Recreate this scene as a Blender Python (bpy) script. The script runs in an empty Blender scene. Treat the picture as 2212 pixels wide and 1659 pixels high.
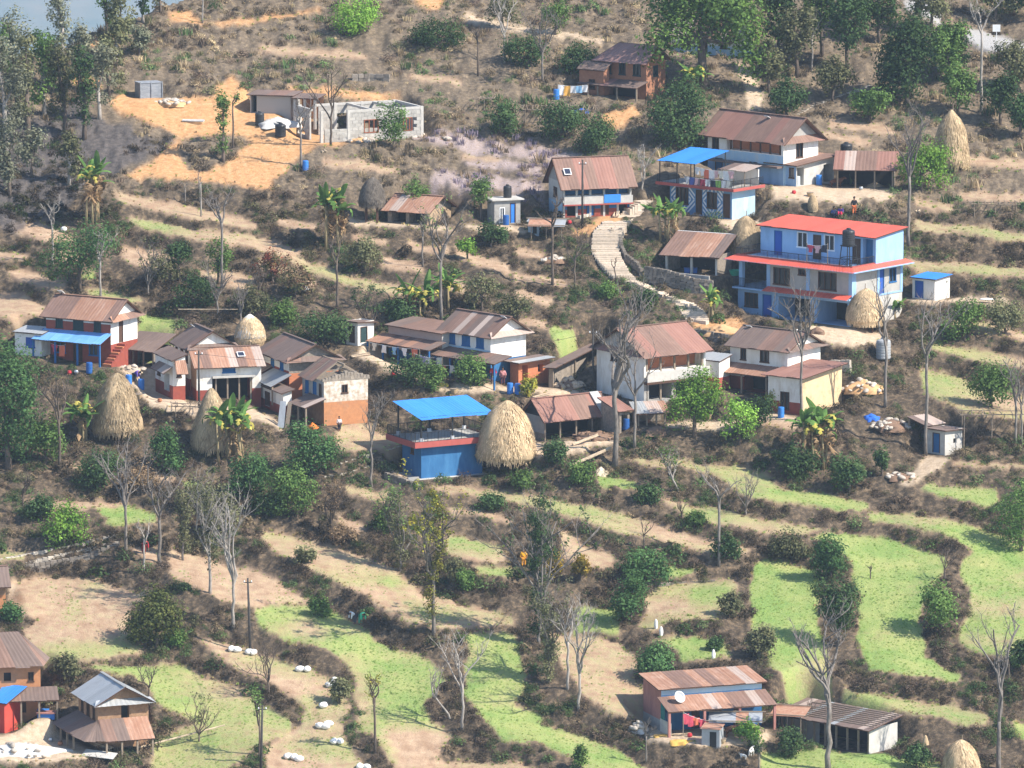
import bpy, bmesh, math, random
import numpy as np
from mathutils import Vector, Matrix
# ------------------------------------------------------------------ camera, light, exposure
S = bpy.context.scene
COL = S.collection
PITCH = math.radians(9.0)
FPX = 14373.0                      # focal length in units of a 2212 px wide picture
RNG = 600.0
D0 = RNG * math.cos(PITCH)
HC = RNG * math.sin(PITCH)
cam_d = bpy.data.cameras.new('camera'); cam = bpy.data.objects.new('camera', cam_d); COL.objects.link(cam)
cam_d.sensor_width = 36.0; cam_d.lens = 36.0 * FPX / 2212.0
cam_d.clip_start = 1.0; cam_d.clip_end = 30000.0
cam.location = (0, -D0, HC); cam.rotation_euler = (math.pi / 2 - PITCH, 0, 0)
S.camera = cam
SUN_EL, SUN_AZ = math.radians(44), math.radians(22)   # azimuth: from +x (right of picture) towards the viewer
sd = Vector((math.cos(SUN_AZ) * math.cos(SUN_EL), -math.sin(SUN_AZ) * math.cos(SUN_EL), math.sin(SUN_EL)))
W = bpy.data.worlds.new('World'); S.world = W; W.use_nodes = True
nt = W.node_tree; nt.nodes.clear()
wo = nt.nodes.new('ShaderNodeOutputWorld'); wb = nt.nodes.new('ShaderNodeBackground'); sk = nt.nodes.new('ShaderNodeTexSky')
sk.sky_type = 'NISHITA'; sk.sun_disc = False; sk.sun_elevation = SUN_EL; sk.sun_rotation = math.atan2(sd.x, sd.y)
sk.air_density = 1.0; sk.dust_density = 1.0; sk.altitude = 1500
wb.inputs['Strength'].default_value = 0.15
nt.links.new(sk.outputs[0], wb.inputs['Color']); nt.links.new(wb.outputs[0], wo.inputs['Surface'])
sl = bpy.data.lights.new('sun', 'SUN'); sl.energy = 5.0; sl.angle = math.radians(0.6); sl.color = (1.0, 0.93, 0.82)
sun = bpy.data.objects.new('sun', sl); COL.objects.link(sun)
sun.rotation_euler = (-sd).to_track_quat('-Z', 'Y').to_euler()
S.view_settings.view_transform = 'Standard'; S.view_settings.look = 'None'
S.view_settings.exposure = 0.80; S.view_settings.gamma = 1.0; S.view_settings.use_curve_mapping = False
S.render.engine = 'CYCLES'
S.cycles.use_denoising = True
S.cycles.max_bounces = 6; S.cycles.diffuse_bounces = 3; S.cycles.glossy_bounces = 2; S.cycles.transmission_bounces = 3
S.cycles.volume_bounces = 0; S.cycles.transparent_max_bounces = 6
S.cycles.use_adaptive_sampling = True; S.cycles.adaptive_threshold = 0.015

# ------------------------------------------------------------------ helpers: materials
def nmat(name):
    m = bpy.data.materials.new(name); m.use_nodes = True
    m.node_tree.nodes.clear(); return m, m.node_tree.nodes, m.node_tree.links
MATS = {}
def pm(name, c1, c2=None, scale=3.0, rough=0.9, bump=0.0, stretch=None, rnd=0.0, metal=0.0, spec=0.2, dirt=None, detail=5.0):
    """plain procedural surface: two tones mixed by noise, per-object brightness variation, fine bump"""
    if name in MATS: return MATS[name]
    m, N, L = nmat(name)
    out = N.new('ShaderNodeOutputMaterial'); b = N.new('ShaderNodeBsdfPrincipled'); L.new(b.outputs[0], out.inputs[0])
    b.inputs['Roughness'].default_value = rough; b.inputs['Metallic'].default_value = metal
    b.inputs['Specular IOR Level'].default_value = spec
    c2 = c2 or tuple(x * 0.72 for x in c1)
    tc = N.new('ShaderNodeTexCoord'); mp = N.new('ShaderNodeMapping'); L.new(tc.outputs['Object'], mp.inputs[0])
    if stretch: mp.inputs['Scale'].default_value = stretch
    oi = N.new('ShaderNodeObjectInfo')
    ad = N.new('ShaderNodeVectorMath'); ad.operation = 'MULTIPLY_ADD'
    cx = N.new('ShaderNodeCombineXYZ'); mu = N.new('ShaderNodeMath'); mu.operation = 'MULTIPLY'; mu.inputs[1].default_value = 37.0
    L.new(oi.outputs['Random'], mu.inputs[0]); L.new(mu.outputs[0], cx.inputs[0]); L.new(mu.outputs[0], cx.inputs[1])
    ad.inputs[1].default_value = (1, 1, 1); L.new(mp.outputs[0], ad.inputs[0]); L.new(cx.outputs[0], ad.inputs[2])
    n = N.new('ShaderNodeTexNoise'); n.inputs['Scale'].default_value = scale; n.inputs['Detail'].default_value = detail; n.inputs['Roughness'].default_value = 0.62
    L.new(ad.outputs[0], n.inputs['Vector'])
    r = N.new('ShaderNodeValToRGB'); r.color_ramp.elements[0].position = 0.34; r.color_ramp.elements[1].position = 0.66
    r.color_ramp.elements[0].color = (*c1, 1); r.color_ramp.elements[1].color = (*c2, 1)
    L.new(n.outputs['Fac'], r.inputs[0]); col = r.outputs[0]
    if dirt:
        n2 = N.new('ShaderNodeTexNoise'); n2.inputs['Scale'].default_value = 0.9; n2.inputs['Detail'].default_value = 6; n2.inputs['Roughness'].default_value = 0.7
        L.new(ad.outputs[0], n2.inputs['Vector'])
        r2 = N.new('ShaderNodeValToRGB'); r2.color_ramp.elements[0].position = 0.52; r2.color_ramp.elements[1].position = 0.75
        L.new(n2.outputs['Fac'], r2.inputs[0])
        mx = N.new('ShaderNodeMix'); mx.data_type = 'RGBA'; L.new(r2.outputs[0], mx.inputs[0]); L.new(col, mx.inputs[6]); mx.inputs[7].default_value = (*dirt, 1)
        col = mx.outputs[2]
    if rnd:
        hv = N.new('ShaderNodeHueSaturation'); mr = N.new('ShaderNodeMapRange')
        mr.inputs[3].default_value = 1 - rnd; mr.inputs[4].default_value = 1 + rnd
        L.new(oi.outputs['Random'], mr.inputs[0]); L.new(mr.outputs[0], hv.inputs['Value']); L.new(col, hv.inputs['Color']); col = hv.outputs[0]
    L.new(col, b.inputs['Base Color'])
    if bump:
        bp = N.new('ShaderNodeBump'); bp.inputs['Strength'].default_value = bump; bp.inputs['Distance'].default_value = 0.05
        L.new(n.outputs['Fac'], bp.inputs['Height']); L.new(bp.outputs[0], b.inputs['Normal'])
    MATS[name] = m; return m
def leafmat(name, c1, c2, trans=0.3, inst=False, rnd=0.25):
    """foliage: tone varies from clump to clump (noise) and from plant to plant; some light passes through"""
    if name in MATS: return MATS[name]
    m, N, L = nmat(name)
    out = N.new('ShaderNodeOutputMaterial'); mixs = N.new('ShaderNodeMixShader'); d = N.new('ShaderNodeBsdfDiffuse'); t = N.new('ShaderNodeBsdfTranslucent')
    L.new(d.outputs[0], mixs.inputs[1]); L.new(t.outputs[0], mixs.inputs[2]); mixs.inputs[0].default_value = trans; L.new(mixs.outputs[0], out.inputs[0])
    oi = N.new('ShaderNodeObjectInfo')
    if inst:
        at = N.new('ShaderNodeAttribute'); at.attribute_type = 'INSTANCER'; at.attribute_name = 'tint'; col = at.outputs['Color']
    else:
        ge = N.new('ShaderNodeNewGeometry')
        n = N.new('ShaderNodeTexNoise'); n.inputs['Scale'].default_value = 1.3; n.inputs['Detail'].default_value = 3; L.new(ge.outputs['Position'], n.inputs['Vector'])
        r = N.new('ShaderNodeValToRGB'); r.color_ramp.elements[0].position = 0.35; r.color_ramp.elements[1].position = 0.65
        r.color_ramp.elements[0].color = (*c1, 1); r.color_ramp.elements[1].color = (*c2, 1); L.new(n.outputs['Fac'], r.inputs[0]); col = r.outputs[0]
    ri = N.new('ShaderNodeNewGeometry'); hv = N.new('ShaderNodeHueSaturation'); mr = N.new('ShaderNodeMapRange'); mr.inputs[3].default_value = 0.65; mr.inputs[4].default_value = 1.4
    L.new(ri.outputs['Random Per Island'], mr.inputs[0]); L.new(mr.outputs[0], hv.inputs['Value']); L.new(col, hv.inputs['Color'])
    h2 = N.new('ShaderNodeHueSaturation'); m2 = N.new('ShaderNodeMapRange'); m2.inputs[3].default_value = 1 - rnd; m2.inputs[4].default_value = 1 + rnd
    L.new(oi.outputs['Random'], m2.inputs[0]); L.new(m2.outputs[0], h2.inputs['Value']); L.new(hv.outputs[0], h2.inputs['Color'])
    L.new(h2.outputs[0], d.inputs[0]); L.new(h2.outputs[0], t.inputs[0])
    MATS[name] = m; return m

# ------------------------------------------------------------------ helpers: meshes and objects
class MB:
    def __init__(s): s.v = []; s.f = []
    def quad(s, a, b, c, d):
        i = len(s.v); s.v += [tuple(a), tuple(b), tuple(c), tuple(d)]; s.f.append((i, i+1, i+2, i+3)); return s
    def tri(s, a, b, c):
        i = len(s.v); s.v += [tuple(a), tuple(b), tuple(c)]; s.f.append((i, i+1, i+2)); return s
    def hexa(s, p):
        i = len(s.v); s.v += [tuple(q) for q in p]
        s.f += [tuple(i+k for k in q) for q in ((0,3,2,1),(4,5,6,7),(0,1,5,4),(1,2,6,5),(2,3,7,6),(3,0,4,7))]; return s
    def box(s, x0, x1, y0, y1, z0, z1):
        return s.hexa([(x0,y0,z0),(x1,y0,z0),(x1,y1,z0),(x0,y1,z0),(x0,y0,z1),(x1,y0,z1),(x1,y1,z1),(x0,y1,z1)])
    def bar(s, a, b, w, h=None):
        """square bar between two points"""
        a, b = Vector(a), Vector(b); h = h or w; d = (b - a)
        if d.length < 1e-6: return s
        d.normalize(); up = Vector((0,0,1)) if abs(d.z) < 0.9 else Vector((1,0,0))
        r = d.cross(up).normalized() * w/2; u = r.cross(d).normalized() * h/2
        return s.hexa([a-r-u, a+r-u, b+r-u, b-r-u, a-r+u, a+r+u, b+r+u, b-r+u])
    def tube(s, pts, rad, n=6, cap=True):
        pts = [Vector(p) for p in pts]; i0 = len(s.v); m = len(pts); ref = Vector((0.31, 0.95, 0.12))
        for k, p in enumerate(pts):
            d = (pts[min(k+1, m-1)] - pts[max(k-1, 0)]); d = d.normalized() if d.length > 1e-9 else Vector((0,0,1))
            a = d.cross(ref); a = a.normalized() if a.length > 1e-3 else Vector((1,0,0)); b = d.cross(a)
            for q in range(n):
                t = 2*math.pi*q/n; s.v.append(tuple(p + (a*math.cos(t) + b*math.sin(t)) * rad[k]))
        for k in range(m-1):
            for q in range(n):
                a0 = i0+k*n+q; a1 = i0+k*n+(q+1) % n; s.f.append((a0, a1, a1+n, a0+n))
        if cap:
            s.f.append(tuple(i0+q for q in range(n))[::-1]); s.f.append(tuple(i0+(m-1)*n+q for q in range(n)))
        return s
    def lathe(s, prof, n=14, c=(0,0,0)):
        i0 = len(s.v)
        for r, z in prof:
            for q in range(n):
                t = 2*math.pi*q/n; s.v.append((c[0]+r*math.cos(t), c[1]+r*math.sin(t), c[2]+z))
        for k in range(len(prof)-1):
            for q in range(n):
                a0 = i0+k*n+q; a1 = i0+k*n+(q+1) % n; s.f.append((a0, a1, a1+n, a0+n))
        s.f.append(tuple(i0+q for q in range(n))[::-1]); s.f.append(tuple(i0+(len(prof)-1)*n+q for q in range(n)))
        return s
    def mesh(s, name, mat, smooth=False):
        me = bpy.data.meshes.new(name); me.from_pydata(s.v, [], s.f)
        if mat: me.materials.append(mat)
        if smooth: me.polygons.foreach_set('use_smooth', [True]*len(me.polygons))
        me.update(); return me
    def build(s, name, mat, parent=None, loc=None, smooth=False):
        o = bpy.data.objects.new(name, s.mesh(name, mat, smooth)); COL.objects.link(o)
        if parent: o.parent = parent
        if loc is not None: o.location = loc
        return o
def npmesh(name, V, F, mat, smooth=False):
    """mesh from numpy arrays; F is (n,3) or (n,4)"""
    me = bpy.data.meshes.new(name); nv, nf, k = len(V), len(F), F.shape[1]
    me.vertices.add(nv); me.vertices.foreach_set('co', np.asarray(V, np.float32).ravel())
    me.loops.add(nf*k); me.loops.foreach_set('vertex_index', F.astype(np.int32).ravel())
    me.polygons.add(nf); me.polygons.foreach_set('loop_start', np.arange(0, nf*k, k, dtype=np.int32))
    try: me.polygons.foreach_set('loop_total', np.full(nf, k, np.int32))
    except Exception: pass
    if smooth: me.polygons.foreach_set('use_smooth', np.ones(nf, bool))
    if mat: me.materials.append(mat)
    me.update(calc_edges=True); return me
def link(name, me, parent=None, loc=None):
    o = bpy.data.objects.new(name, me); COL.objects.link(o)
    if parent: o.parent = parent
    if loc is not None: o.location = loc
    return o
def tag(o, label, cat, group=None, kind=None):
    o['label'] = label; o['category'] = cat
    if group: o['group'] = group
    if kind: o['kind'] = kind
    return o
def thing(name, label, cat, loc=(0,0,0), rz=0.0, group=None):
    o = bpy.data.objects.new(name, None); COL.objects.link(o); o.empty_display_size = 0.3
    o.location = loc; o.rotation_euler = (0, 0, rz); return tag(o, label, cat, group)
def struct(o): o['kind'] = 'structure'; return o
def copy_thing(src, loc, rz, label=None, scale=None):
    r = src.copy(); COL.objects.link(r); r.location = loc; r.rotation_euler = (0, 0, rz)
    if scale: r.scale = scale
    if label: r['label'] = label
    for ch in src.children:
        c = ch.copy(); COL.objects.link(c); c.parent = r
        for g in ch.children:
            d = g.copy(); COL.objects.link(d); d.parent = c
    return r
# ------------------------------------------------------------------ plots of the buildings (near bottom corner, turn, extents on the sheet)
BLD = {}
def plot(key, cx, cy, rz, lx, hx, wx=None, Wm=None, fr=0.9):
    BLD[key] = dict(cx=cx, cy=cy, rz=math.radians(rz), lx=lx, hx=hx, wx=wx, Wm=Wm, fr=fr)
plot('A', 240,788,-29,145,98,wx=52,fr=2.6); plot('A2', 90,772,-29,60,48,wx=22); plot('B', 332,795,-29,70,37,wx=38)
plot('C', 410,852,-69,38,107,wx=95,fr=2.5); plot('C2', 374,862,-69,44,84,wx=26); plot('D', 425,862,15,138,77,wx=26,fr=1.5)
plot('E', 625,852,-67,66,75,wx=105,fr=1.5); plot('F', 700,918,-65,50,95,wx=94,fr=2.4); plot('F2', 612,893,-67,62,48,wx=18)
plot('G', 1060,818,-46,104,92,wx=76,fr=2.6); plot('G2', 955,792,-46,118,72,Wm=3.2,fr=2.2); plot('G3', 1120,832,-50,18,50,wx=68)
plot('G4', 1195,838,-20,10,44,wx=100); plot('H', 773,750,-44,26,50,wx=34)
plot('I', 1216,470,16,148,73,wx=30,fr=1.2); plot('J', 1692,398,-45,158,95,wx=78); plot('J2', 1720,402,-45,53,45,wx=85)
plot('K', 1581,474,-40,131,62,wx=52,fr=1.2); plot('L', 1930,408,-6,122,42,Wm=3.0); plot('M', 1549,597,-27,110,42,Wm=3.2)
plot('N', 1839,706,-40,238,118,wx=117,fr=1.5); plot('O', 2019,648,-40,46,44,wx=35)
plot('P', 1391,864,36,135,102,wx=100); plot('Q', 1701,852,-38,121,99,wx=75,fr=2.4); plot('Q2', 1729,893,-38,68,80,wx=95); plot('Q3', 1553,842,-38,70,62,wx=24)
plot('R', 910,1030,28,132,71,wx=42,fr=1.6); plot('S', 1176,950,32,140,51,wx=44); plot('S2', 1338,934,32,22,50,Wm=3.0); plot('T', 1377,918,10,62,28,Wm=2.4)
plot('U', 2041,980,-45,36,53,wx=40); plot('W', 1428,1578,20,222,92,wx=37,fr=3.2); plot('X', 1877,1628,-43,186,55,wx=66)
plot('Y', 212,1616,-69,50,100,wx=108,fr=2.8); plot('Z', -70,1540,8,158,106,Wm=4.5,fr=2.4); plot('AA', 10,1580,-30,70,68,wx=34); plot('BB', -60,1324,10,72,62,Wm=4.0)
plot('CC', 1396,214,-38,100,77,wx=42,fr=2.2); plot('CC2', 1304,206,-38,52,54,wx=12); plot('DD', 1602,124,-30,150,48,wx=24)
plot('EE', 628,246,-16,88,38,Wm=3.0); plot('EE2', 682,262,-16,48,48,Wm=2.6); plot('FF', 303,212,20,46,31,Wm=1.8); plot('GG', 1068,484,20,56,50,Wm=2.0)
plot('HH', 923,482,-27,86,29,wx=50); plot('V1', 693,308,25,219,66,Wm=6.3,fr=1.5)
def sinp(py): return math.sin(PITCH + (py - 829.5)/FPX)
PADS = []
for k, d in BLD.items():
    g = math.tan(-PITCH - (d['cy']-829.5)/FPX)
    yb = (HC + g*D0)/(math.tan(math.radians(19)) - g)
    s = FPX/((yb + D0)/math.cos(PITCH)); a = abs(d['rz']); sp = sinp(d['cy']); sg = 1 if d['rz'] >= 0 else -1
    d['s'] = s; d['L'] = d['lx']/(s*math.cos(a)); d['W'] = d['Wm'] or d['wx']/(s*math.sin(a)); d['h'] = d['hx']/(s*math.cos(PITCH)); d['sg'] = sg
    n = np.array((d['cx'], d['cy'] + 5.0)); f = np.array((sg*d['lx'], -d['L']*math.sin(a)*s*sp)); w = np.array((-sg*d['W']*math.sin(a)*s, -d['W']*math.cos(a)*s*sp))
    PADS.append([tuple(n), tuple(n+f), tuple(n+f+w), tuple(n+w)])
    PADS.append([tuple(n), tuple(n+f), tuple(n+f+(0, 5*d['fr'])), tuple(n+(0, 5*d['fr']))])
# ------------------------------------------------------------------ terrain: terraced hillside
# plan of the hillside, traced on a 2212 x 1659 sheet: (outline, greenness 0..1)
FIELDS = [
 ([(247,417),(372,440),(437,450),(475,462),(556,482),(553,494),(480,484),(430,472),(350,454),(262,432)],.15),
 ([(277,472),(337,480),(412,495),(470,502),(553,515),(585,522),(662,547),(660,560),(553,534),(475,517),(410,509),(312,494)],.35),
 ([(628,555),(688,570),(738,590),(803,610),(878,617),(883,637),(823,627),(743,607),(688,587),(628,568)],.3),
 ([(265,532),(300,535),(370,547),(372,585),(337,600),(317,578),(265,558)],0.),
 ([(32,483),(82,485),(157,508),(155,522),(125,524),(32,495)],0.),
 ([(20,585),(62,590),(142,610),(140,624),(125,624),(25,600)],0.),
 ([(-60,640),(50,638),(92,660),(92,677),(15,680),(-60,680)],.1),
 ([(292,683),(325,683),(382,700),(378,722),(292,724)],.85),
 ([(175,630),(250,633),(312,648),(270,652)],.5),
 ([(175,595),(212,588),(210,604),(182,604)],.8),
 ([(425,587),(525,590),(553,605),(545,632),(512,624),(475,604)],.1),
 ([(823,558),(903,565),(913,584),(820,577)],.0),
 ([(978,528),(1015,550),(1070,563),(1108,573),(1108,587),(1023,572),(985,550)],.05),
 ([(963,598),(1013,613),(1003,629),(958,617)],.1),
 ([(1106,630),(1191,640),(1190,652),(1106,642)],.0),
 ([(1790,260),(1900,270),(1940,280),(1940,289),(1790,273)],.05),([(1775,288),(1880,301),(1885,311),(1780,301)],.05),([(2060,338),(2240,350),(2240,362),(2060,352)],.1),([(2070,415),(2240,425),(2240,437),(2070,428)],.1),([(560,100),(700,112),(800,120),(800,127),(700,120),(560,108)],.1),([(880,160),(1000,172),(1000,180),(880,168)],.1),([(1000,330),(1090,345),(1090,352),(1000,338)],.1),([(700,345),(800,352),(860,365),(860,373),(800,362),(700,355)],.1),
 ([(120,545),(190,556),(190,566),(120,556)],.0),([(560,562),(620,577),(690,612),(690,622),(610,590),(560,574)],.1),([(880,520),(960,535),(960,545),(880,532)],.0),([(1115,540),(1180,548),(1180,558),(1115,552)],.0),([(1110,592),(1230,607),(1230,617),(1110,603)],.0),([(1110,688),(1180,698),(1180,708),(1110,699)],.0),([(2050,690),(2150,705),(2240,730),(2240,742),(2150,718),(2050,702)],.3),([(1975,432),(2060,442),(2060,451),(1975,443)],.2),([(600,472),(690,490),(690,500),(600,484)],.0),([(760,507),(830,517),(830,525),(760,517)],.0),([(0,545),(60,552),(60,562),(0,556)],.0),
 ([(1186,706),(1256,711),(1250,732),(1190,730)],.75),
 ([(1966,480),(2071,487),(2240,512),(2240,526),(2071,500),(1966,497)],.5),
 ([(1959,565),(2059,570),(2151,578),(2260,580),(2260,594),(2134,594),(1966,579)],.3),
 ([(2009,740),(2159,763),(2260,785),(2260,800),(2140,787),(2009,757)],.45),
 ([(1985,800),(2080,815),(2160,850),(2240,860),(2240,910),(2160,905),(2080,890),(2000,850)],.35),
 ([(1640,885),(1720,900),(1720,925),(1600,930),(1590,905)],.0),
 ([(200,1094),(270,1090),(340,1107),(342,1129),(220,1141),(225,1124)],1.),
 ([(67,1080),(162,1082),(262,1087),(270,1094),(200,1099),(107,1106)],.1),
 ([(-60,1187),(55,1190),(50,1209),(-60,1214)],.5),
 ([(280,1177),(342,1182),(345,1216),(315,1214)],.05),
 ([(367,1190),(450,1202),(490,1222),(553,1227),(640,1277),(673,1302),(553,1311),(530,1312),(480,1302),(430,1272),(362,1246)],.08),
 ([(137,1000),(192,1000),(190,1016),(150,1014)],0.),
 ([(282,1017),(375,1025),(370,1039),(290,1034)],0.),
 ([(397,1037),(440,1042),(428,1058),(395,1053)],.9),
 ([(728,928),(853,938),(868,967),(743,979)],.2),
 ([(745,1045),(803,1060),(858,1065),(855,1092),(803,1082),(748,1064)],.6),
 ([(910,1045),(963,1050),(1106,1062),(1191,1079),(1356,1109),(1403,1122),(1456,1152),(1628,1184),(1596,1201),(1566,1206),(1488,1181),(1393,1164),(1331,1154),(1291,1134),(1201,1109),(1106,1087),(1028,1072),(963,1064)],.3),
 ([(963,1092),(998,1095),(1106,1115),(1106,1134),(1028,1119),(968,1106)],.15),
 ([(728,1110),(770,1120),(793,1144),(770,1149),(728,1129)],.05),
 ([(560,1139),(628,1159),(728,1177),(770,1197),(853,1224),(865,1244),(903,1269),(925,1287),(978,1294),(988,1307),(1078,1319),(1110,1337),(1106,1346),(1040,1356),(990,1359),(918,1351),(878,1339),(815,1309),(803,1291),(765,1276),(710,1246),(603,1201),(560,1166)],.35),
 ([(968,1157),(1078,1172),(1097,1202),(1090,1216),(1028,1211),(965,1201)],.3),
 ([(1028,1219),(1108,1229),(1108,1246),(1028,1244)],.6),
 ([(1206,1137),(1251,1155),(1256,1172),(1331,1197),(1328,1221),(1296,1226),(1216,1206),(1211,1164)],.15),
 ([(1346,995),(1406,992),(1470,995),(1545,1008),(1600,1003),(1660,1025),(1690,1055),(1760,1062),(1835,1078),(1877,1087),(1880,1100),(1810,1108),(1760,1092),(1660,1084),(1606,1072),(1568,1039),(1540,1024),(1470,1012),(1406,1009)],.72),
 ([(1286,1030),(1376,1036),(1376,1057),(1290,1055)],.95),
 ([(1431,1074),(1486,1085),(1490,1092),(1543,1092),(1563,1102),(1659,1124),(1789,1142),(1734,1156),(1659,1151),(1606,1141),(1513,1124),(1483,1117),(1470,1102),(1431,1087)],.45),
 ([(1446,1222),(1516,1230),(1486,1246),(1430,1246)],.9),
 ([(1984,1057),(2009,1042),(2149,1057),(2161,1079),(2134,1099),(2084,1081),(2019,1069)],.75),
 ([(2056,995),(2154,1000),(2240,1008),(2240,1016),(2159,1012),(2059,1004)],.4),
 ([(1876,1107),(1959,1107),(2034,1120),(2109,1137),(2199,1177),(2300,1190),(2300,1440),(2150,1417),(2100,1407),(2068,1390),(2083,1350),(2098,1310),(2088,1270),(2071,1240),(2071,1217),(2096,1189),(2079,1174),(2034,1151),(1959,1136),(1884,1124)],.85),
 ([(1744,1164),(1779,1154),(1834,1150),(1909,1160),(1959,1172),(2014,1192),(2048,1207),(2033,1244),(2009,1269),(1998,1319),(1981,1344),(2006,1389),(2001,1419),(2036,1444),(2076,1459),(2069,1471),(1984,1466),(1934,1459),(1876,1446),(1859,1409),(1849,1384),(1854,1344),(1859,1294),(1836,1257),(1841,1222),(1819,1192),(1800,1170)],.9),
 ([(1620,1225),(1650,1202),(1684,1205),(1709,1217),(1759,1230),(1764,1264),(1770,1319),(1774,1369),(1782,1400),(1790,1440),(1805,1490),(1760,1500),(1720,1470),(1680,1452),(1660,1440),(1645,1390),(1625,1350),(1616,1290)],.85),
 ([(20,1252),(200,1247),(265,1267),(325,1282),(325,1296),(287,1309),(275,1344),(287,1384),(314,1394),(300,1411),(185,1429),(100,1416),(62,1396),(45,1364),(85,1339),(60,1327),(30,1287)],.12),
 ([(180,1442),(225,1437),(400,1440),(437,1460),(487,1475),(532,1492),(553,1505),(595,1537),(632,1556),(630,1579),(610,1591),(568,1604),(540,1622),(500,1652),(450,1700),(330,1700),(330,1602),(420,1562),(337,1520),(322,1480),(280,1460)],.55),
 ([(430,1380),(470,1383),(515,1398),(545,1410),(603,1427),(635,1440),(670,1445),(710,1467),(715,1484),(735,1499),(755,1527),(742,1552),(740,1574),(745,1594),(760,1624),(795,1652),(830,1710),(585,1710),(573,1612),(615,1589),(652,1564),(655,1532),(642,1514),(590,1477),(560,1462),(530,1452),(510,1442),(480,1427)],.25),
 ([(553,1313),(673,1307),(728,1325),(798,1360),(805,1384),(840,1395),(903,1415),(925,1424),(955,1457),(965,1469),(945,1494),(922,1522),(927,1557),(955,1574),(985,1592),(950,1622),(945,1637),(840,1651),(828,1621),(816,1609),(801,1587),(771,1582),(776,1562),(776,1539),(761,1514),(768,1484),(763,1457),(736,1434),(711,1409),(673,1396),(628,1386),(603,1379),(553,1356)],.6),
 ([(1010,1367),(1106,1364),(1120,1390),(1132,1440),(1138,1475),(1132,1500),(1110,1525),(1175,1542),(1173,1569),(1195,1575),(1256,1587),(1333,1617),(1370,1637),(1440,1700),(1268,1700),(1246,1636),(1161,1606),(1106,1603),(1090,1606),(1051,1557),(1021,1527),(1006,1500),(1008,1457)],.55),
 ([(858,1642),(943,1641),(1053,1649),(1110,1642),(1150,1660),(1150,1720),(840,1720)],.2),
 ([(1241,1312),(1331,1312),(1338,1337),(1333,1366),(1271,1366),(1241,1369)],.95),
 ([(1181,1372),(1268,1371),(1343,1389),(1346,1404),(1373,1419),(1373,1459),(1390,1494),(1393,1546),(1346,1546),(1311,1534),(1281,1516),(1256,1496),(1228,1459),(1186,1396)],.2),
 ([(1393,1299),(1418,1265),(1583,1252),(1590,1269),(1578,1327),(1548,1337),(1456,1341),(1406,1366),(1374,1356),(1393,1327)],.35),
 ([(1403,1382),(1506,1375),(1563,1382),(1583,1417),(1506,1429),(1466,1431),(1461,1406),(1443,1394)],.6),
 ([(1809,1487),(1884,1497),(1969,1515),(2034,1522),(2134,1542),(2133,1569),(2084,1569),(2034,1551),(1959,1541),(1884,1521),(1809,1509)],.55),
 ([(2180,1555),(2260,1575),(2260,1620),(2190,1587)],.85),
 ([(1640,1624),(1800,1618),(1909,1627),(2034,1652),(2060,1720),(1640,1720)],.95),
]
GREENS = [  # greener stretches inside the fields: (outline, strength)
 ([(590,528),(640,536),(665,552),(650,556),(600,540)],.7),([(60,1395),(180,1390),(300,1385),(310,1412),(185,1430),(90,1418)],.75),
 ([(140,1262),(230,1250),(265,1272),(180,1278)],.6),([(150,1300),(185,1300),(180,1340),(110,1345)],.45),
 ([(340,1500),(450,1488),(530,1500),(540,1530),(430,1545),(345,1530)],.7),
 ([(700,1200),(770,1210),(860,1245),(890,1290),(830,1270),(760,1235)],.75),([(860,1290),(930,1300),(1080,1330),(1100,1345),(960,1350),(880,1330)],.85),
 ([(1000,1175),(1078,1180),(1095,1205),(1030,1205)],.8),([(650,1440),(710,1470),(745,1530),(720,1560),(700,1520),(690,1480)],.8),
 ([(580,1310),(680,1312),(790,1370),(900,1430),(950,1470),(900,1500),(800,1460),(720,1400),(640,1350)],.75),
 ([(800,1480),(930,1500),(920,1560),(830,1570),(790,1530)],.6),([(1010,1380),(1110,1375),(1120,1460),(1020,1450)],.75),([(1200,1585),(1330,1620),(1400,1660),(1300,1650),(1220,1610)],.8),
 ([(1470,1265),(1580,1260),(1575,1325),(1500,1330)],.8),([(1480,1385),(1570,1395),(1575,1415),(1480,1425)],.6),
 ([(1420,1130),(1460,1150),(1450,1165),(1390,1155)],.7),([(1010,1060),(1180,1080),(1170,1085),(1010,1068)],.5),([(1200,1085),(1330,1110),(1400,1125),(1390,1130),(1210,1100)],.65),
 ([(1560,1020),(1680,1040),(1680,1070),(1600,1060)],.9),([(1950,1120),(2100,1145),(2212,1190),(2212,1260),(2110,1250),(2090,1200)],.95),
]
SOILS = [ # barer stretches inside green fields
 ([(1870,1445),(1900,1440),(2060,1462),(2060,1470),(1930,1462)],.8),([(1700,1425),(1790,1420),(1800,1480),(1740,1495)],.6),
 ([(2060,1380),(2212,1370),(2212,1440),(2100,1405)],.35),([(1620,1340),(1700,1330),(1770,1345),(1770,1360),(1640,1370)],.3),
 ([(830,1575),(980,1590),(940,1640),(840,1645)],.5),([(660,1320),(610,1350),(700,1400),(780,1460),(800,1560),(770,1580),(730,1430)],.45)]
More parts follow.
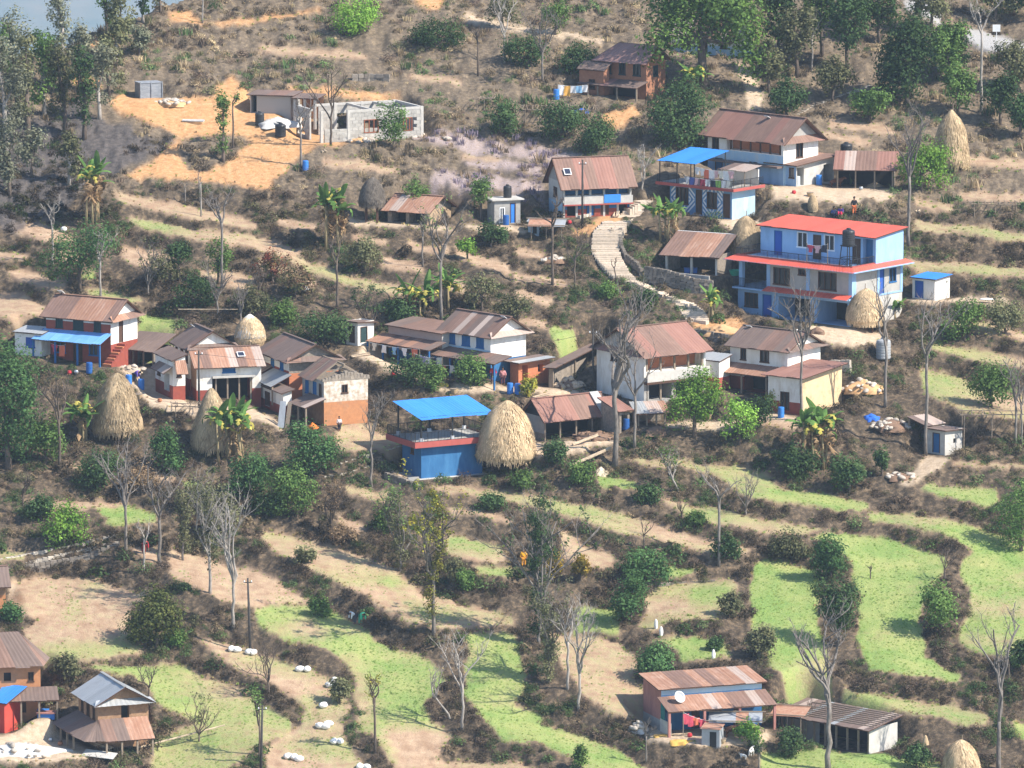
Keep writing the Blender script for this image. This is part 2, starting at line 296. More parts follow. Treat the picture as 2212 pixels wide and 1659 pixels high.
ORANGE = [[(232,215),(262,198),(300,208),(375,214),(467,205),(553,215),(640,225),(745,285),(770,302),(720,312),(640,318),(560,302),(470,290),(400,296),(385,292),(350,270),(265,250)],[(545,296),(600,302),(690,318),(640,350),(600,385),(585,414),(420,388),(268,382),(330,352),(365,325),(378,296),(394,296),(388,330),(400,365),(450,374),(490,352),(520,322)],
 [(357,25),(405,17),(437,42),(553,41),(653,28),(693,18),(695,24),(653,36),(553,51),(425,50),(370,48)],
 [(150,165),(175,160),(215,175),(214,200),(160,185)],[(195,92),(220,85),(218,100),(200,103)],
 [(888,-20),(978,-20),(953,25),(903,12)],[(470,180),(500,165),(540,195),(545,215),(468,210)],[(620,190),(680,188),(860,205),(850,216),(640,205)],[(1300,240),(1380,228),(1390,250),(1330,275),(1300,265)],
 [(1495,698),(1600,685),(1620,705),(1560,722),(1500,715)],[(1280,480),(1310,460),(1345,455),(1360,435),(1375,440),(1340,478),(1290,500),(1245,512),(1235,500)]]
PALE = [[(1003,28),(1078,48),(1106,55),(1226,68),(1306,86),(1306,98),(1226,80),(1106,67),(1078,60),(1003,42)],
 [(1590,140),(1615,145),(1630,175),(1650,215),(1640,240),(1605,235),(1610,190),(1590,160)],
 [(1670,395),(1930,405),(1930,430),(1800,440),(1660,430)],[(1745,700),(1830,702),(1910,725),(1900,745),(1800,742),(1740,725)],
 [(800,735),(830,750),(890,800),(960,830),(1100,835),(1180,835),(1300,845),(1300,860),(1110,850),(950,845),(850,805),(770,770)],
 [(250,790),(340,800),(420,870),(520,880),(560,890),(640,935),(540,905),(420,895),(330,880),(300,850)],
 [(820,1010),(868,1000),(905,1035),(870,1030)],[(1020,930),(1180,955),(1330,940),(1330,955),(1200,985),(1160,990)],
 [(753,470),(835,475),(960,490),(975,500),(830,492),(753,482)],[(1000,485),(1110,490),(1160,500),(1100,505),(1000,495)],
 [(1395,1560),(1520,1565),(1660,1575),(1660,1605),(1510,1612),(1400,1598)],[(-40,1585),(115,1580),(200,1620),(190,1640),(60,1650),(-40,1640)],
 [(1440,905),(1560,915),(1640,890),(1735,905),(1735,915),(1640,905),(1560,930),(1440,925)],[(20,1262),(32,1262),(60,1330),(45,1345),(28,1300)],[(2000,985),(2060,985),(2000,1030),(1960,1055),(1950,1048)],
 [(1960,640),(2180,648),(2180,662),(1960,655)],[(1540,470),(1650,480),(1650,500),(1580,500)]]
PURPLE = [[(870,278),(953,276),(1053,305),(1106,312),(1190,320),(1280,335),(1196,346),(1106,340),(1028,327),(903,304)],[(923,373),(1015,378),(1103,388),(1183,402),(1183,420),(1103,414),(923,402)],[(1000,345),(1106,350),(1196,362),(1181,377),(1106,367),(1000,360)]]
SHADED = [[(-180,250),(60,270),(170,210),(240,260),(300,290),(385,300),(360,335),(270,370),(200,400),(120,480),(-180,500)]]  # upper left slope whose shade is painted into ground and scrub colours
ROAD = [[(2085,62),(2107,60),(2212,94),(2320,125),(2320,150),(2212,116),(2125,108),(2085,85)],[(1950,0),(2030,0),(2035,62),(2010,45),(1960,20)]]

GX0, GX1, GY0, GY1, ST = -200, 2412, -140, 1800, 4
pxs = np.arange(GX0, GX1+1, ST, dtype=float); pys = np.arange(GY0, GY1+1, ST, dtype=float)
NX, NY = len(pxs), len(pys)
PX, PY = np.meshgrid(pxs, pys)
rs = np.random.default_rng(5)
def blur(a, sx, sy=None):
    sy = sy or sx
    for ax, s in ((1, sx), (0, sy)):
        r = max(1, int(3*s)); k = np.exp(-0.5*(np.arange(-r, r+1)/s)**2); k /= k.sum()
        n = a.shape[ax]; pad = [(0,0),(0,0)]; pad[ax] = (r, r); b = np.pad(a, pad, mode='edge')
        m = n + 2*r; size = 1 << int(math.ceil(math.log2(m + 2*r + 1)))
        fb = np.fft.rfft(b, size, axis=ax); fk = np.fft.rfft(k, size); fk = fk[None, :] if ax == 1 else fk[:, None]
        c = np.fft.irfft(fb*fk, size, axis=ax)
        a = c[:, 2*r:2*r+n] if ax == 1 else c[2*r:2*r+n, :]
    return a
def noise2(shape, s, seed):
    r = np.random.default_rng(seed).standard_normal(shape); b = blur(r, s); return b / b.std()
WX = 2.6*noise2(PX.shape, 4, 1) + 1.6*noise2(PX.shape, 1.5, 2); WY = 1.6*noise2(PX.shape, 4, 3) + 1.1*noise2(PX.shape, 1.5, 4)
def inpoly(poly, X, Y):
    p = np.array(poly, float); r = np.zeros(X.shape, bool)
    x0, y0 = p[:,0].min()-12, p[:,1].min()-12; x1, y1 = p[:,0].max()+12, p[:,1].max()+12
    sel = (X >= x0) & (X <= x1) & (Y >= y0) & (Y <= y1); xs, ys = X[sel], Y[sel]; q = np.zeros(xs.shape, bool)
    for i in range(len(p)):
        ax, ay = p[i]; bx, by = p[i-1]
        if ay == by: continue
        q ^= ((ay > ys) != (by > ys)) & (xs < (bx-ax)*(ys-ay)/(by-ay)+ax)
    r[sel] = q; return r
def cover(polys, wob=1.0):
    m = np.zeros(PX.shape)
    for p in polys: m[inpoly(p, PX+wob*WX, PY+wob*WY)] = 1
    return m
M_soil = np.zeros(PX.shape); M_green = np.zeros(PX.shape)
for poly, g in FIELDS:
    k = inpoly(poly, PX+WX, PY+WY)
    if np.mean([q[1] for q in poly]) < 760: k |= inpoly(poly, PX+WX, PY+WY-4) | inpoly(poly, PX+WX, PY+WY+3)
    M_soil[k] = 1; M_green[k] = g
gb = np.zeros(PX.shape); sb = np.zeros(PX.shape)
for poly, g in GREENS: gb[inpoly(poly, PX+3*WX, PY+2*WY)] = g
for poly, g in SOILS: sb[inpoly(poly, PX+3*WX, PY+2*WY)] = g
pv = noise2(PX.shape, 14, 31); ph = blur(np.random.default_rng(32).standard_normal(PX.shape), 22, 3.2); ph /= ph.std()
M_green = np.clip(np.maximum(M_green, blur(gb, 4)) - blur(sb, 4) + .13*pv*(M_green > .2) + .15*ph*(M_green > .2), 0, 1) * M_soil
M_or = cover(ORANGE, 1.5); M_pale = cover(PALE, 1.2); M_pur = cover(PURPLE, 1.5); M_shaded = cover(SHADED, 3); M_road = cover(ROAD, .3)
M_up = np.clip((470 - PY + 0.03*(PX-600))/120, 0, 1)      # rough upper slope of dry grass
bank = 1 - np.clip(M_soil + M_or + M_pale + M_road, 0, 1)
TS = math.tan(math.radians(19))
SL = np.where(M_up > 0.5, 0.42, 1.05)
SL = np.where(M_soil > 0, 0.10, SL); SL = np.where(M_pur > 0, 0.2, SL); SL = np.where(M_or > 0, 0.28, SL); SL = np.where(M_pale > 0, 0.10, SL); SL = np.where(M_road > 0, 0.06, SL)
for p in PADS: SL[inpoly(p, PX, PY)] = 0.03
SL = blur(SL, 0.9)
vv = (829.5 - pys)/FPX
gg = (vv*math.cos(PITCH) - math.sin(PITCH))/(math.cos(PITCH) + vv*math.sin(PITCH))
ux = ((pxs - 1106)/FPX)[None, :] / (math.cos(PITCH) + vv*math.sin(PITCH))[:, None]
G2 = np.repeat(gg[:, None], NX, 1)
Wt = 1/(SL - G2); W0 = 1/(TS - G2)
Wn = Wt * (blur(W0, 32)/blur(Wt, 38, 30))
YP = (HC + G2*D0)/(TS - G2)
# depth of the ground beyond the mean slope: terraces kept, sideways drift suppressed (spectral least squares)
rate = np.zeros(PX.shape)
rate[:-1] = -((gg[:-1]-gg[1:])[:, None])*(YP[1:]+D0)*(Wn - W0)[:-1]     # d(Y-YP) per row, rows run downhill
def solve(r, lam, eps):
    ny, nx = r.shape; R = np.zeros((2*ny, 2*nx)); R[:ny, :nx] = r; R[:ny, nx:] = r[:, ::-1]
    R[ny:, :] = -R[:ny, :][::-1]
    ky = 2*np.pi*np.fft.fftfreq(2*ny)[:, None]; kx = 2*np.pi*np.fft.fftfreq(2*nx)[None, :]
    den = ky*ky + lam*kx*kx + eps*eps; den[0, 0] = 1
    return np.real(np.fft.ifft2(np.fft.fft2(R)*(-1j*ky)/den))[:ny, :nx]
DY = solve(rate, 1.6, 2*np.pi/110)
Y = YP + DY
for r in range(NY-2, -1, -1): Y[r] = np.maximum(Y[r], Y[r+1]+0.012)
Y = blur(Y, 0.6)
Z = HC + G2*(Y+D0); X = ux*(Y+D0)
# beyond the crest the hill falls away
CR = np.interp(pxs, [-200,0,118,200,280,330,400,480,700,2412], [150,122,108,72,46,20,0,-40,-110,-120])
for c in range(NX):
    r0 = int(np.searchsorted(pys, CR[c]))
    k = np.arange(r0, 0, -1)[:] if r0 > 0 else []
    for j, r in enumerate(range(r0-1, -1, -1)):
        d = (j+1)*0.9; Y[r, c] = Y[r0, c] + d; X[r, c] = X[r0, c]*(1+d/800); Z[r, c] = Z[r0, c] - 0.45*d - 0.004*d*d
nz = noise2(PX.shape, 2.2, 11); nz2 = noise2(PX.shape, 0.9, 12)
Z += bank*(0.10*nz + 0.05*nz2) + (M_or+M_pale)*0.02*nz2 + M_soil*0.012*nz2
def ground(px, py):
    fx = min(max((px-GX0)/ST, 0), NX-1.001); fy = min(max((py-GY0)/ST, 0), NY-1.001)
    i, j = int(fx), int(fy); a, b = fx-i, fy-j
    f = lambda A: (A[j,i]*(1-a)+A[j,i+1]*a)*(1-b) + (A[j+1,i]*(1-a)+A[j+1,i+1]*a)*b
    return Vector((f(X), f(Y), f(Z)))
def ppm(px, py):
    p = ground(px, py); return FPX/math.sqrt((p.y+D0)**2 + p.x**2 + (HC-p.z)**2)
M_foot = np.zeros(PX.shape)
def flatten(corner_fn, L, Wd, zb, fr=0.9, bk=0.15, fall=1.6):
    """level the plot of a building: corner_fn maps world x,y arrays to local x,y"""
    lx, ly = corner_fn(X, Y)
    dx = np.maximum(np.abs(lx) - L/2 - 0.35, 0); dy = np.maximum(np.maximum(-Wd/2 - fr - ly, ly - Wd/2 - bk), 0)
    d = np.sqrt(dx*dx + dy*dy); w = np.clip(1 - d/fall, 0, 1); w = w*w*(3-2*w)
    Z[...] = Z*(1-w) + (zb-0.04)*w; M_foot[d < 0.25] = 1
for k, d in BLD.items():
    q = ground(d['cx'], d['cy']); c, s_ = math.cos(d['rz']), math.sin(d['rz']); lx_, ly_ = -d['sg']*d['L']/2, -d['W']/2
    d['loc'] = Vector((q.x - (c*lx_ - s_*ly_), q.y - (s_*lx_ + c*ly_), q.z))
for k, d in BLD.items():
    c, s_ = math.cos(d['rz']), math.sin(d['rz']); o = d['loc']
    flatten(lambda A, B: (c*(A-o.x)+s_*(B-o.y), -s_*(A-o.x)+c*(B-o.y)), d['L'], d['W'], o.z, fr=d['fr'])
def terrain_mat():
    m, N, L = nmat('hillside_ground')
    out = N.new('ShaderNodeOutputMaterial'); b = N.new('ShaderNodeBsdfPrincipled'); L.new(b.outputs[0], out.inputs[0])
    b.inputs['Roughness'].default_value = 0.95; b.inputs['Specular IOR Level'].default_value = 0.1
    ge = N.new('ShaderNodeNewGeometry')
    def noise(sc, det=5, rough=0.6, st=None):
        n = N.new('ShaderNodeTexNoise'); n.inputs['Scale'].default_value = sc; n.inputs['Detail'].default_value = det; n.inputs['Roughness'].default_value = rough
        if st:
            mp = N.new('ShaderNodeMapping'); mp.inputs['Scale'].default_value = st; L.new(ge.outputs['Position'], mp.inputs[0]); L.new(mp.outputs[0], n.inputs['Vector'])
        else: L.new(ge.outputs['Position'], n.inputs['Vector'])
        return n.outputs['Fac']
    def ramp(f, stops):
        r = N.new('ShaderNodeValToRGB'); e = r.color_ramp.elements
        while len(e) < len(stops): e.new(0.5)
        for q, (p, c) in zip(e, stops): q.position = p; q.color = (*c, 1)
        L.new(f, r.inputs[0]); return r.outputs[0]
    def mix(f, a, c):
        x = N.new('ShaderNodeMix'); x.data_type = 'RGBA'
        if isinstance(f, float): x.inputs[0].default_value = f
        else: L.new(f, x.inputs[0])
        L.new(a, x.inputs[6]); L.new(c, x.inputs[7]); return x.outputs[2]
    def math_(op, a, c, cl=True):
        x = N.new('ShaderNodeMath'); x.operation = op; x.use_clamp = cl
        for k, q in enumerate((a, c)):
            if isinstance(q, float): x.inputs[k].default_value = q
            else: L.new(q, x.inputs[k])
        return x.outputs[0]
    def attr(nm):
        a = N.new('ShaderNodeAttribute'); a.attribute_name = nm; s = N.new('ShaderNodeSeparateColor'); L.new(a.outputs['Color'], s.inputs[0]); return s.outputs[0], s.outputs[1], s.outputs[2], a.outputs['Alpha']
    soil, green, orange, pale = attr('cover_a'); pur, shaded, road, up = attr('cover_b')
    n1 = noise(0.9); n2 = noise(6.0, 6, 0.7); n3 = noise(0.25, 3); n4 = noise(2.2, 6, 0.7)
    base = ramp(n4, [(.3, (.045,.037,.029)), (.5, (.095,.072,.05)), (.68, (.23,.165,.105))])
    dry = ramp(n4, [(.28, (.085,.068,.05)), (.5, (.155,.12,.085)), (.72, (.29,.22,.145))])
    base = mix(up, base, dry)
    so = mix(n2, ramp(n1, [(.3, (.33,.215,.14)), (.55, (.42,.29,.195)), (.75, (.47,.35,.23))]), ramp(n1, [(.3, (.28,.18,.115)), (.7, (.50,.37,.25))]))
    gr = ramp(n2, [(.3, (.14,.225,.062)), (.55, (.195,.285,.082)), (.75, (.27,.33,.11))])
    gr = mix(math_('MULTIPLY', math_('SUBTRACT', n3, 0.35), 2.2), gr, ramp(n2, [(.3, (.32,.34,.12)), (.7, (.42,.385,.17))]))
    # crop cover: patchy where thin
    gf = math_('MULTIPLY', math_('SUBTRACT', math_('ADD', math_('MULTIPLY', green, 1.35, False), math_('MULTIPLY', math_('ADD', n1, n4, False), 0.9, False), False), 1.05, False), 1.2)
    fld = mix(gf, so, gr)
    c = mix(soil, base, fld)
    og = mix(n1, ramp(n4, [(.3, (.42,.215,.09)), (.55, (.54,.305,.145)), (.75, (.62,.40,.23))]), ramp(n4, [(.3, (.30,.15,.075)), (.5, (.52,.29,.135)), (.7, (.56,.38,.23))])); c = mix(orange, c, og)
    pl = ramp(n4, [(.3, (.40,.29,.19)), (.7, (.60,.48,.35))]); c = mix(pale, c, pl)
    pu = ramp(n2, [(.35, (.26,.20,.15)), (.6, (.36,.29,.29))]); c = mix(pur, c, pu)
    bu = ramp(n4, [(.3, (.045,.042,.045)), (.7, (.13,.115,.11))]); c = mix(math_('MULTIPLY', shaded, 0.85), c, bu)  # shade of the upper left slope, mixed in as a darker ground tone
    rd = ramp(n2, [(.3, (.30,.29,.28)), (.7, (.42,.41,.40))]); c = mix(road, c, rd)
    L.new(c, b.inputs['Base Color'])
    bp = N.new('ShaderNodeBump'); bp.inputs['Strength'].default_value = 0.9; bp.inputs['Distance'].default_value = 0.12; L.new(noise(4.5, 7, 0.75), bp.inputs['Height']); L.new(bp.outputs[0], b.inputs['Normal'])
    return m
VV = np.stack([X, Y, Z], -1).reshape(-1, 3)
idx = np.arange(NX*NY).reshape(NY, NX)
FF = np.stack([idx[1:, :-1], idx[1:, 1:], idx[:-1, 1:], idx[:-1, :-1]], -1).reshape(-1, 4)
me = npmesh('terrain', VV, FF, terrain_mat(), True)
sf = lambda a: blur(a.astype(float), 0.8)
for nm, ch in (('cover_a', (M_soil, M_green, M_or, M_pale)), ('cover_b', (M_pur, M_shaded, M_road, M_up))):
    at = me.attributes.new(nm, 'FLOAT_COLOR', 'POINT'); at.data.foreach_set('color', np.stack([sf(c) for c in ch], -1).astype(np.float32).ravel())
terrain = struct(link('terrain', me)); terrain['label'] = 'terraced hillside of small fields, banks and dirt yards'
# the far side of the valley, seen past the crest at the upper left, and the air between
xs = np.linspace(-5200, 3600, 60); ys = np.linspace(6500, 12500, 50); FX, FY = np.meshgrid(xs, ys)
fz = -1350 + 0.20*(FY-6500) + 90*noise2(FX.shape, 4, 21) + 22*noise2(FX.shape, 1.2, 22); fz = np.minimum(fz, 60)
fi = np.arange(60*50).reshape(50, 60)
far = struct(link('hills', npmesh('hills', np.stack([FX, FY, fz], -1).reshape(-1, 3), np.stack([fi[:-1, :-1], fi[:-1, 1:], fi[1:, 1:], fi[1:, :-1]], -1).reshape(-1, 4), pm('far_forest', (.05,.075,.04), (.14,.12,.07), 0.012, bump=0.0), True)))
far['label'] = 'hazy blue far side of the valley'
hz = MB().box(-5600, 4000, -D0-40, 12900, -1800, HC+20).build('haze', None); hz['kind'] = 'stuff'; hz['label'] = 'thin blue haze over the valley'
m, N, L = nmat('haze_air'); o_ = N.new('ShaderNodeOutputMaterial'); vp = N.new('ShaderNodeVolumePrincipled'); L.new(vp.outputs[0], o_.inputs['Volume'])
vp.inputs['Color'].default_value = (0.60, 0.78, 1.0, 1); vp.inputs['Density'].default_value = 0.00008; vp.inputs['Anisotropy'].default_value = 0.0
hz.data.materials.append(m)
# ------------------------------------------------------------------ building kit
def tin(name, c1, c2, c3, rough=0.75, metal=0.0):
    """weathered corrugated sheet: rust patches and streaks that run down the slope (UV: across, along)"""
    if name in MATS: return MATS[name]
    m, N, L = nmat(name)
    out = N.new('ShaderNodeOutputMaterial'); b = N.new('ShaderNodeBsdfPrincipled'); L.new(b.outputs[0], out.inputs[0])
    b.inputs['Roughness'].default_value = rough; b.inputs['Metallic'].default_value = metal; b.inputs['Specular IOR Level'].default_value = 0.25
    uv = N.new('ShaderNodeUVMap'); oi = N.new('ShaderNodeObjectInfo')
    ad = N.new('ShaderNodeVectorMath'); ad.operation = 'ADD'; mu = N.new('ShaderNodeMath'); mu.operation = 'MULTIPLY'; mu.inputs[1].default_value = 53.0
    L.new(oi.outputs['Random'], mu.inputs[0]); L.new(uv.outputs[0], ad.inputs[0]); L.new(mu.outputs[0], ad.inputs[1])
    def noise(sx, sy, det=5):
        mp = N.new('ShaderNodeMapping'); mp.inputs['Scale'].default_value = (sx, sy, 1); L.new(ad.outputs[0], mp.inputs[0])
        n = N.new('ShaderNodeTexNoise'); n.inputs['Scale'].default_value = 1; n.inputs['Detail'].default_value = det; n.inputs['Roughness'].default_value = 0.65; L.new(mp.outputs[0], n.inputs['Vector']); return n.outputs['Fac']
    r = N.new('ShaderNodeValToRGB'); e = r.color_ramp.elements; e.new(0.5)
    for q, p, c in zip(e, (.32, .52, .7), (c1, c2, c3)): q.position = p; q.color = (*c, 1)
    mx = N.new('ShaderNodeMix'); mx.data_type = 'FLOAT'; mx.inputs[0].default_value = 0.45; L.new(noise(7, 0.5), mx.inputs[2]); L.new(noise(1.1, 0.9), mx.inputs[3])
    L.new(mx.outputs[0], r.inputs[0])
    hv = N.new('ShaderNodeHueSaturation'); mr = N.new('ShaderNodeMapRange'); mr.inputs[3].default_value = 0.91; mr.inputs[4].default_value = 1.09
    L.new(oi.outputs['Random'], mr.inputs[0]); L.new(mr.outputs[0], hv.inputs['Value']); L.new(r.outputs[0], hv.inputs['Color']); L.new(hv.outputs[0], b.inputs['Base Color'])
    MATS[name] = m; return m
T_brown = tin('rusty_brown_sheet', (.165,.098,.076), (.21,.13,.10), (.27,.165,.13))
T_dark = tin('dark_rusty_sheet', (.13,.092,.079), (.17,.122,.102), (.22,.152,.12))
T_rust = tin('orange_rust_sheet', (.27,.13,.08), (.33,.185,.125), (.45,.31,.24))
T_pale = tin('faded_tin_sheet', (.34,.28,.245), (.40,.315,.27), (.30,.175,.12))
T_grey = tin('grey_tin_sheet', (.36,.38,.40), (.45,.46,.46), (.30,.30,.30), 0.45, 0.35)
T_red = tin('red_painted_sheet', (.58,.10,.065), (.62,.115,.075), (.54,.12,.09), 0.5)
T_blue = tin('blue_painted_sheet', (.035,.20,.62), (.045,.23,.68), (.05,.22,.60), 0.5)
T_sky = tin('glossy_blue_sheet', (.10,.28,.62), (.16,.36,.70), (.22,.42,.74), 0.35)
T_mar = tin('maroon_sheet', (.23,.115,.088), (.27,.14,.108), (.30,.165,.13))
C_white = pm('whitewash', (.78,.76,.72), (.68,.65,.59), 2.2, dirt=(.48,.41,.33), bump=.2, stretch=(1,1,.4))
C_red = pm('red_mud_plaster', (.30,.075,.05), (.24,.06,.042), 2.5, bump=.25)
C_blue = pm('pale_blue_paint', (.25,.40,.61), (.30,.45,.65), 2.0, dirt=(.20,.32,.48), stretch=(1,1,.35))
C_blue2 = pm('deep_blue_paint', (.028,.115,.265), (.04,.15,.32), 1.6, dirt=(.06,.19,.37), stretch=(1,1,.35))
C_sky = pm('light_blue_wash', (.32,.49,.64), (.42,.56,.66), 2.0, dirt=(.56,.57,.56), stretch=(1,1,.4))
C_conc = pm('grey_cement', (.36,.345,.32), (.29,.28,.265), 2.2, dirt=(.22,.21,.20), bump=.2)
C_lconc = pm('pale_cement', (.52,.50,.46), (.43,.41,.38), 2.0, dirt=(.36,.34,.31), bump=.2)
C_stone = pm('rubble_stone', (.30,.25,.20), (.18,.155,.13), 5.0, bump=.8, dirt=(.40,.33,.26))
C_mud = pm('orange_mud_wall', (.52,.24,.11), (.42,.19,.09), 2.5, dirt=(.34,.20,.12), bump=.4)
C_brown = pm('brown_mud_stone', (.36,.21,.12), (.25,.15,.09), 4.0, dirt=(.42,.28,.17), bump=.7)
C_brick = pm('orange_brick', (.52,.20,.10), (.44,.16,.08), 3.0, bump=.3)
C_pink = pm('faded_pink_wall', (.40,.19,.16), (.32,.145,.125), 2.2, dirt=(.22,.13,.11), bump=.3, stretch=(1,1,.4))
C_peel = pm('peeling_whitewash', (.72,.68,.60), (.42,.32,.23), 3.2, dirt=(.36,.25,.17), bump=.6)
C_maroon = pm('maroon_trim', (.40,.10,.085), (.34,.085,.07), 2.0)
C_redp = pm('bright_red_wall', (.52,.07,.05), (.46,.06,.045), 1.5)
C_dark = pm('painted_interior_shade', (.03,.028,.027), (.02,.02,.02), 2.0)  # near-black colour paints in the shade inside sheds and openings
C_glass = pm('dark_window_glass', (.025,.03,.035), (.04,.045,.05), 1.0, rough=0.15, spec=0.5)
C_wood = pm('dark_brown_wood', (.11,.06,.04), (.07,.04,.028), 4.0, stretch=(8,8,1))
C_pwood = pm('weathered_pole_wood', (.30,.24,.18), (.20,.155,.115), 4.0, stretch=(8,8,1))
C_bdoor = pm('blue_door_paint', (.03,.09,.36), (.04,.11,.40), 1.5)
C_bfr = pm('blue_frame_paint', (.03,.14,.34), (.025,.11,.28), 1.5)
C_gfr = pm('green_black_frame', (.03,.06,.06), (.02,.04,.045), 1.5)
C_wfr = pm('white_frame_paint', (.80,.80,.80), (.74,.74,.74), 1.5)
C_iron = pm('black_iron', (.022,.023,.025), (.03,.03,.032), 4.0, rough=.6)
C_yel = pm('cream_plaster', (.66,.50,.30), (.58,.42,.25), 1.8, dirt=(.42,.30,.18), bump=.3)
C_block = pm('mortared_stone_block', (.44,.42,.385), (.34,.325,.30), 3.0, rnd=.16, bump=.5)
C_sol = pm('solar_cells', (.02,.025,.045), (.03,.035,.06), 2.0, rough=.2, spec=.6)

class House:
    FD = 1.3
    def __init__(s, key, name, label, cat, group=None, root=None):
        d = BLD[key]; s.d = d; s.L, s.W, s.h, s.s = d['L'], d['W'], d['h'], d['s']; s.loc = d['loc'].copy(); s.rz = d['rz']
        s.rng = random.Random(hash(key) % 9973 if False else sum(map(ord, key))*31)
        if root is None: s.o = thing(name, label, cat, s.loc, s.rz, group); s.M = Matrix()
        else:
            s.o = root.o; q = (Matrix.Translation(root.loc) @ Matrix.Rotation(root.rz, 4, 'Z')).inverted() @ (Matrix.Translation(s.loc) @ Matrix.Rotation(s.rz, 4, 'Z')); s.M = q
        s.roof = None
    def m(s, px): return px/(s.s*math.cos(PITCH))      # vertical sheet units -> metres
    def put(s, mb, name, mat, parent=None, smooth=False):
        if s.M != Matrix(): mb.v = [tuple(s.M @ Vector(v)) for v in mb.v]
        return mb.build(name, mat, parent or s.o, smooth=smooth)
    def P(s, face, u, v, d=0.0):
        L, W = s.L/2, s.W/2
        if face == 'F': return (-L+u, -W+d, v)
        if face == 'R': return (L-d, -W+u, v)
        if face == 'L': return (-L+d, W-u, v)
        return (L-u, W-d, v)
    def fbox(s, mb, face, u0, u1, v0, v1, d0, d1):
        p = lambda u, v, d: s.P(face, u, v, d)
        return mb.hexa([p(u0,v0,d0), p(u1,v0,d0), p(u1,v0,d1), p(u0,v0,d1), p(u0,v1,d0), p(u1,v1,d0), p(u1,v1,d1), p(u0,v1,d1)])
    def walls(s, mat=None, bands=None, ops=(), faces='FRLB', h=None, wt=0.22, names=None):
        """bands: {face: [(top height fraction, material), ...]} from the ground up; ops: (face,u0,u1,v0,v1,kind,material[,depth])"""
        h = h or s.h; bands = bands or {}
        for face in faces:
            Lf = s.L if face in 'FB' else s.W; bl = bands.get(face) or bands.get('*') or [(1.0, mat)]
            fo = [(o[1]*Lf, o[2]*Lf, o[3]*h, o[4]*h, o) for o in ops if o[0] == face]
            us = sorted({0.0, Lf, *[q for o in fo for q in o[:2]]}); vs = sorted({-s.FD, h, *[q for o in fo for q in o[2:4]], *[b[0]*h for b in bl]})
            mbs = [MB() for _ in bl]
            def band(v):
                for i, b in enumerate(bl):
                    if v < b[0]*h: return i
                return len(bl)-1
            for i in range(len(us)-1):
                for j in range(len(vs)-1):
                    uc, vc = (us[i]+us[i+1])/2, (vs[j]+vs[j+1])/2
                    if any(o[0] < uc < o[1] and o[2] < vc < o[3] for o in fo): continue
                    mbs[band(vc)].quad(s.P(face,us[i],vs[j]), s.P(face,us[i+1],vs[j]), s.P(face,us[i+1],vs[j+1]), s.P(face,us[i],vs[j+1]))
            for u0, u1, v0, v1, o in fo:
                k = o[5]; dp = o[7] if len(o) > 7 else (0.14 if k in ('win','shut','door') else 1.2)
                mb = mbs[band((v0+v1)/2)]; p = lambda u, v, d: s.P(face, u, v, d)
                mb.quad(p(u0,v0,0), p(u0,v1,0), p(u0,v1,dp), p(u0,v0,dp)).quad(p(u1,v0,0), p(u1,v1,0), p(u1,v1,dp), p(u1,v0,dp))
                mb.quad(p(u0,v1,0), p(u1,v1,0), p(u1,v1,dp), p(u0,v1,dp)).quad(p(u0,v0,0), p(u1,v0,0), p(u1,v0,dp), p(u0,v0,dp))
                m_ = o[6]; fw = 0.07
                if k in ('win', 'shut'):
                    f = MB(); s.fbox(f,face,u0,u0+fw,v0,v1,-.03,.10); s.fbox(f,face,u1-fw,u1,v0,v1,-.03,.10); s.fbox(f,face,u0+fw,u1-fw,v1-fw,v1,-.028,.10); s.fbox(f,face,u0-.05,u1+.05,v0-.05,v0+fw,-.06,.10)
                    n = 2 if (u1-u0) < 1.3 else 3
                    for q in range(1, n):
                        uu = u0+(u1-u0)*q/n; s.fbox(f,face,uu-.025,uu+.025,v0+fw,v1-fw,.0,.09)
                    w = s.put(f, 'window', m_)
                    s.put(MB().quad(p(u0,v0,dp), p(u1,v0,dp), p(u1,v1,dp), p(u0,v1,dp)), 'pane', C_glass, w)
                    if k == 'shut':
                        for q in range(2):
                            a = u0+fw+(u1-u0-2*fw)*q/2; b_ = u0+fw+(u1-u0-2*fw)*(q+1)/2
                            g = MB(); s.fbox(g,face,a+.012,b_-.012,v0+fw,v1-fw,.03,.065); s.put(g, 'shutter', m_, w)
                elif k == 'door':
                    f = MB(); s.fbox(f,face,u0,u0+fw,v0,v1,-.02,.10); s.fbox(f,face,u1-fw,u1,v0,v1,-.02,.10); s.fbox(f,face,u0+fw,u1-fw,v1-fw,v1,-.018,.10)
                    w = s.put(f, 'door_frame', C_wood if m_ is not C_bdoor else C_bfr)
                    g = MB(); s.fbox(g,face,u0+fw,u1-fw,v0,v1-fw,.05,.09); s.fbox(g,face,u0+fw+.08,u1-fw-.08,v0+.15,(v0+v1)/2-.05,.035,.05); s.fbox(g,face,u0+fw+.08,u1-fw-.08,(v0+v1)/2+.05,v1-fw-.12,.035,.05)
                    s.put(g, 'door', m_)
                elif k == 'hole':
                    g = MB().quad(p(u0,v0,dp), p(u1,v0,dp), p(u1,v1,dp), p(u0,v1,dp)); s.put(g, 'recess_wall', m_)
            for b, mb in zip(bl, mbs):
                if mb.f: s.put(mb, 'wall', b[1])
    def roofpart(s, bars, mat=None):
        mb = MB()
        for a, b, w in bars: mb.bar(a, b, w)
        r = s.put(mb, 'roof', mat or C_wood); s.roof = r; return r
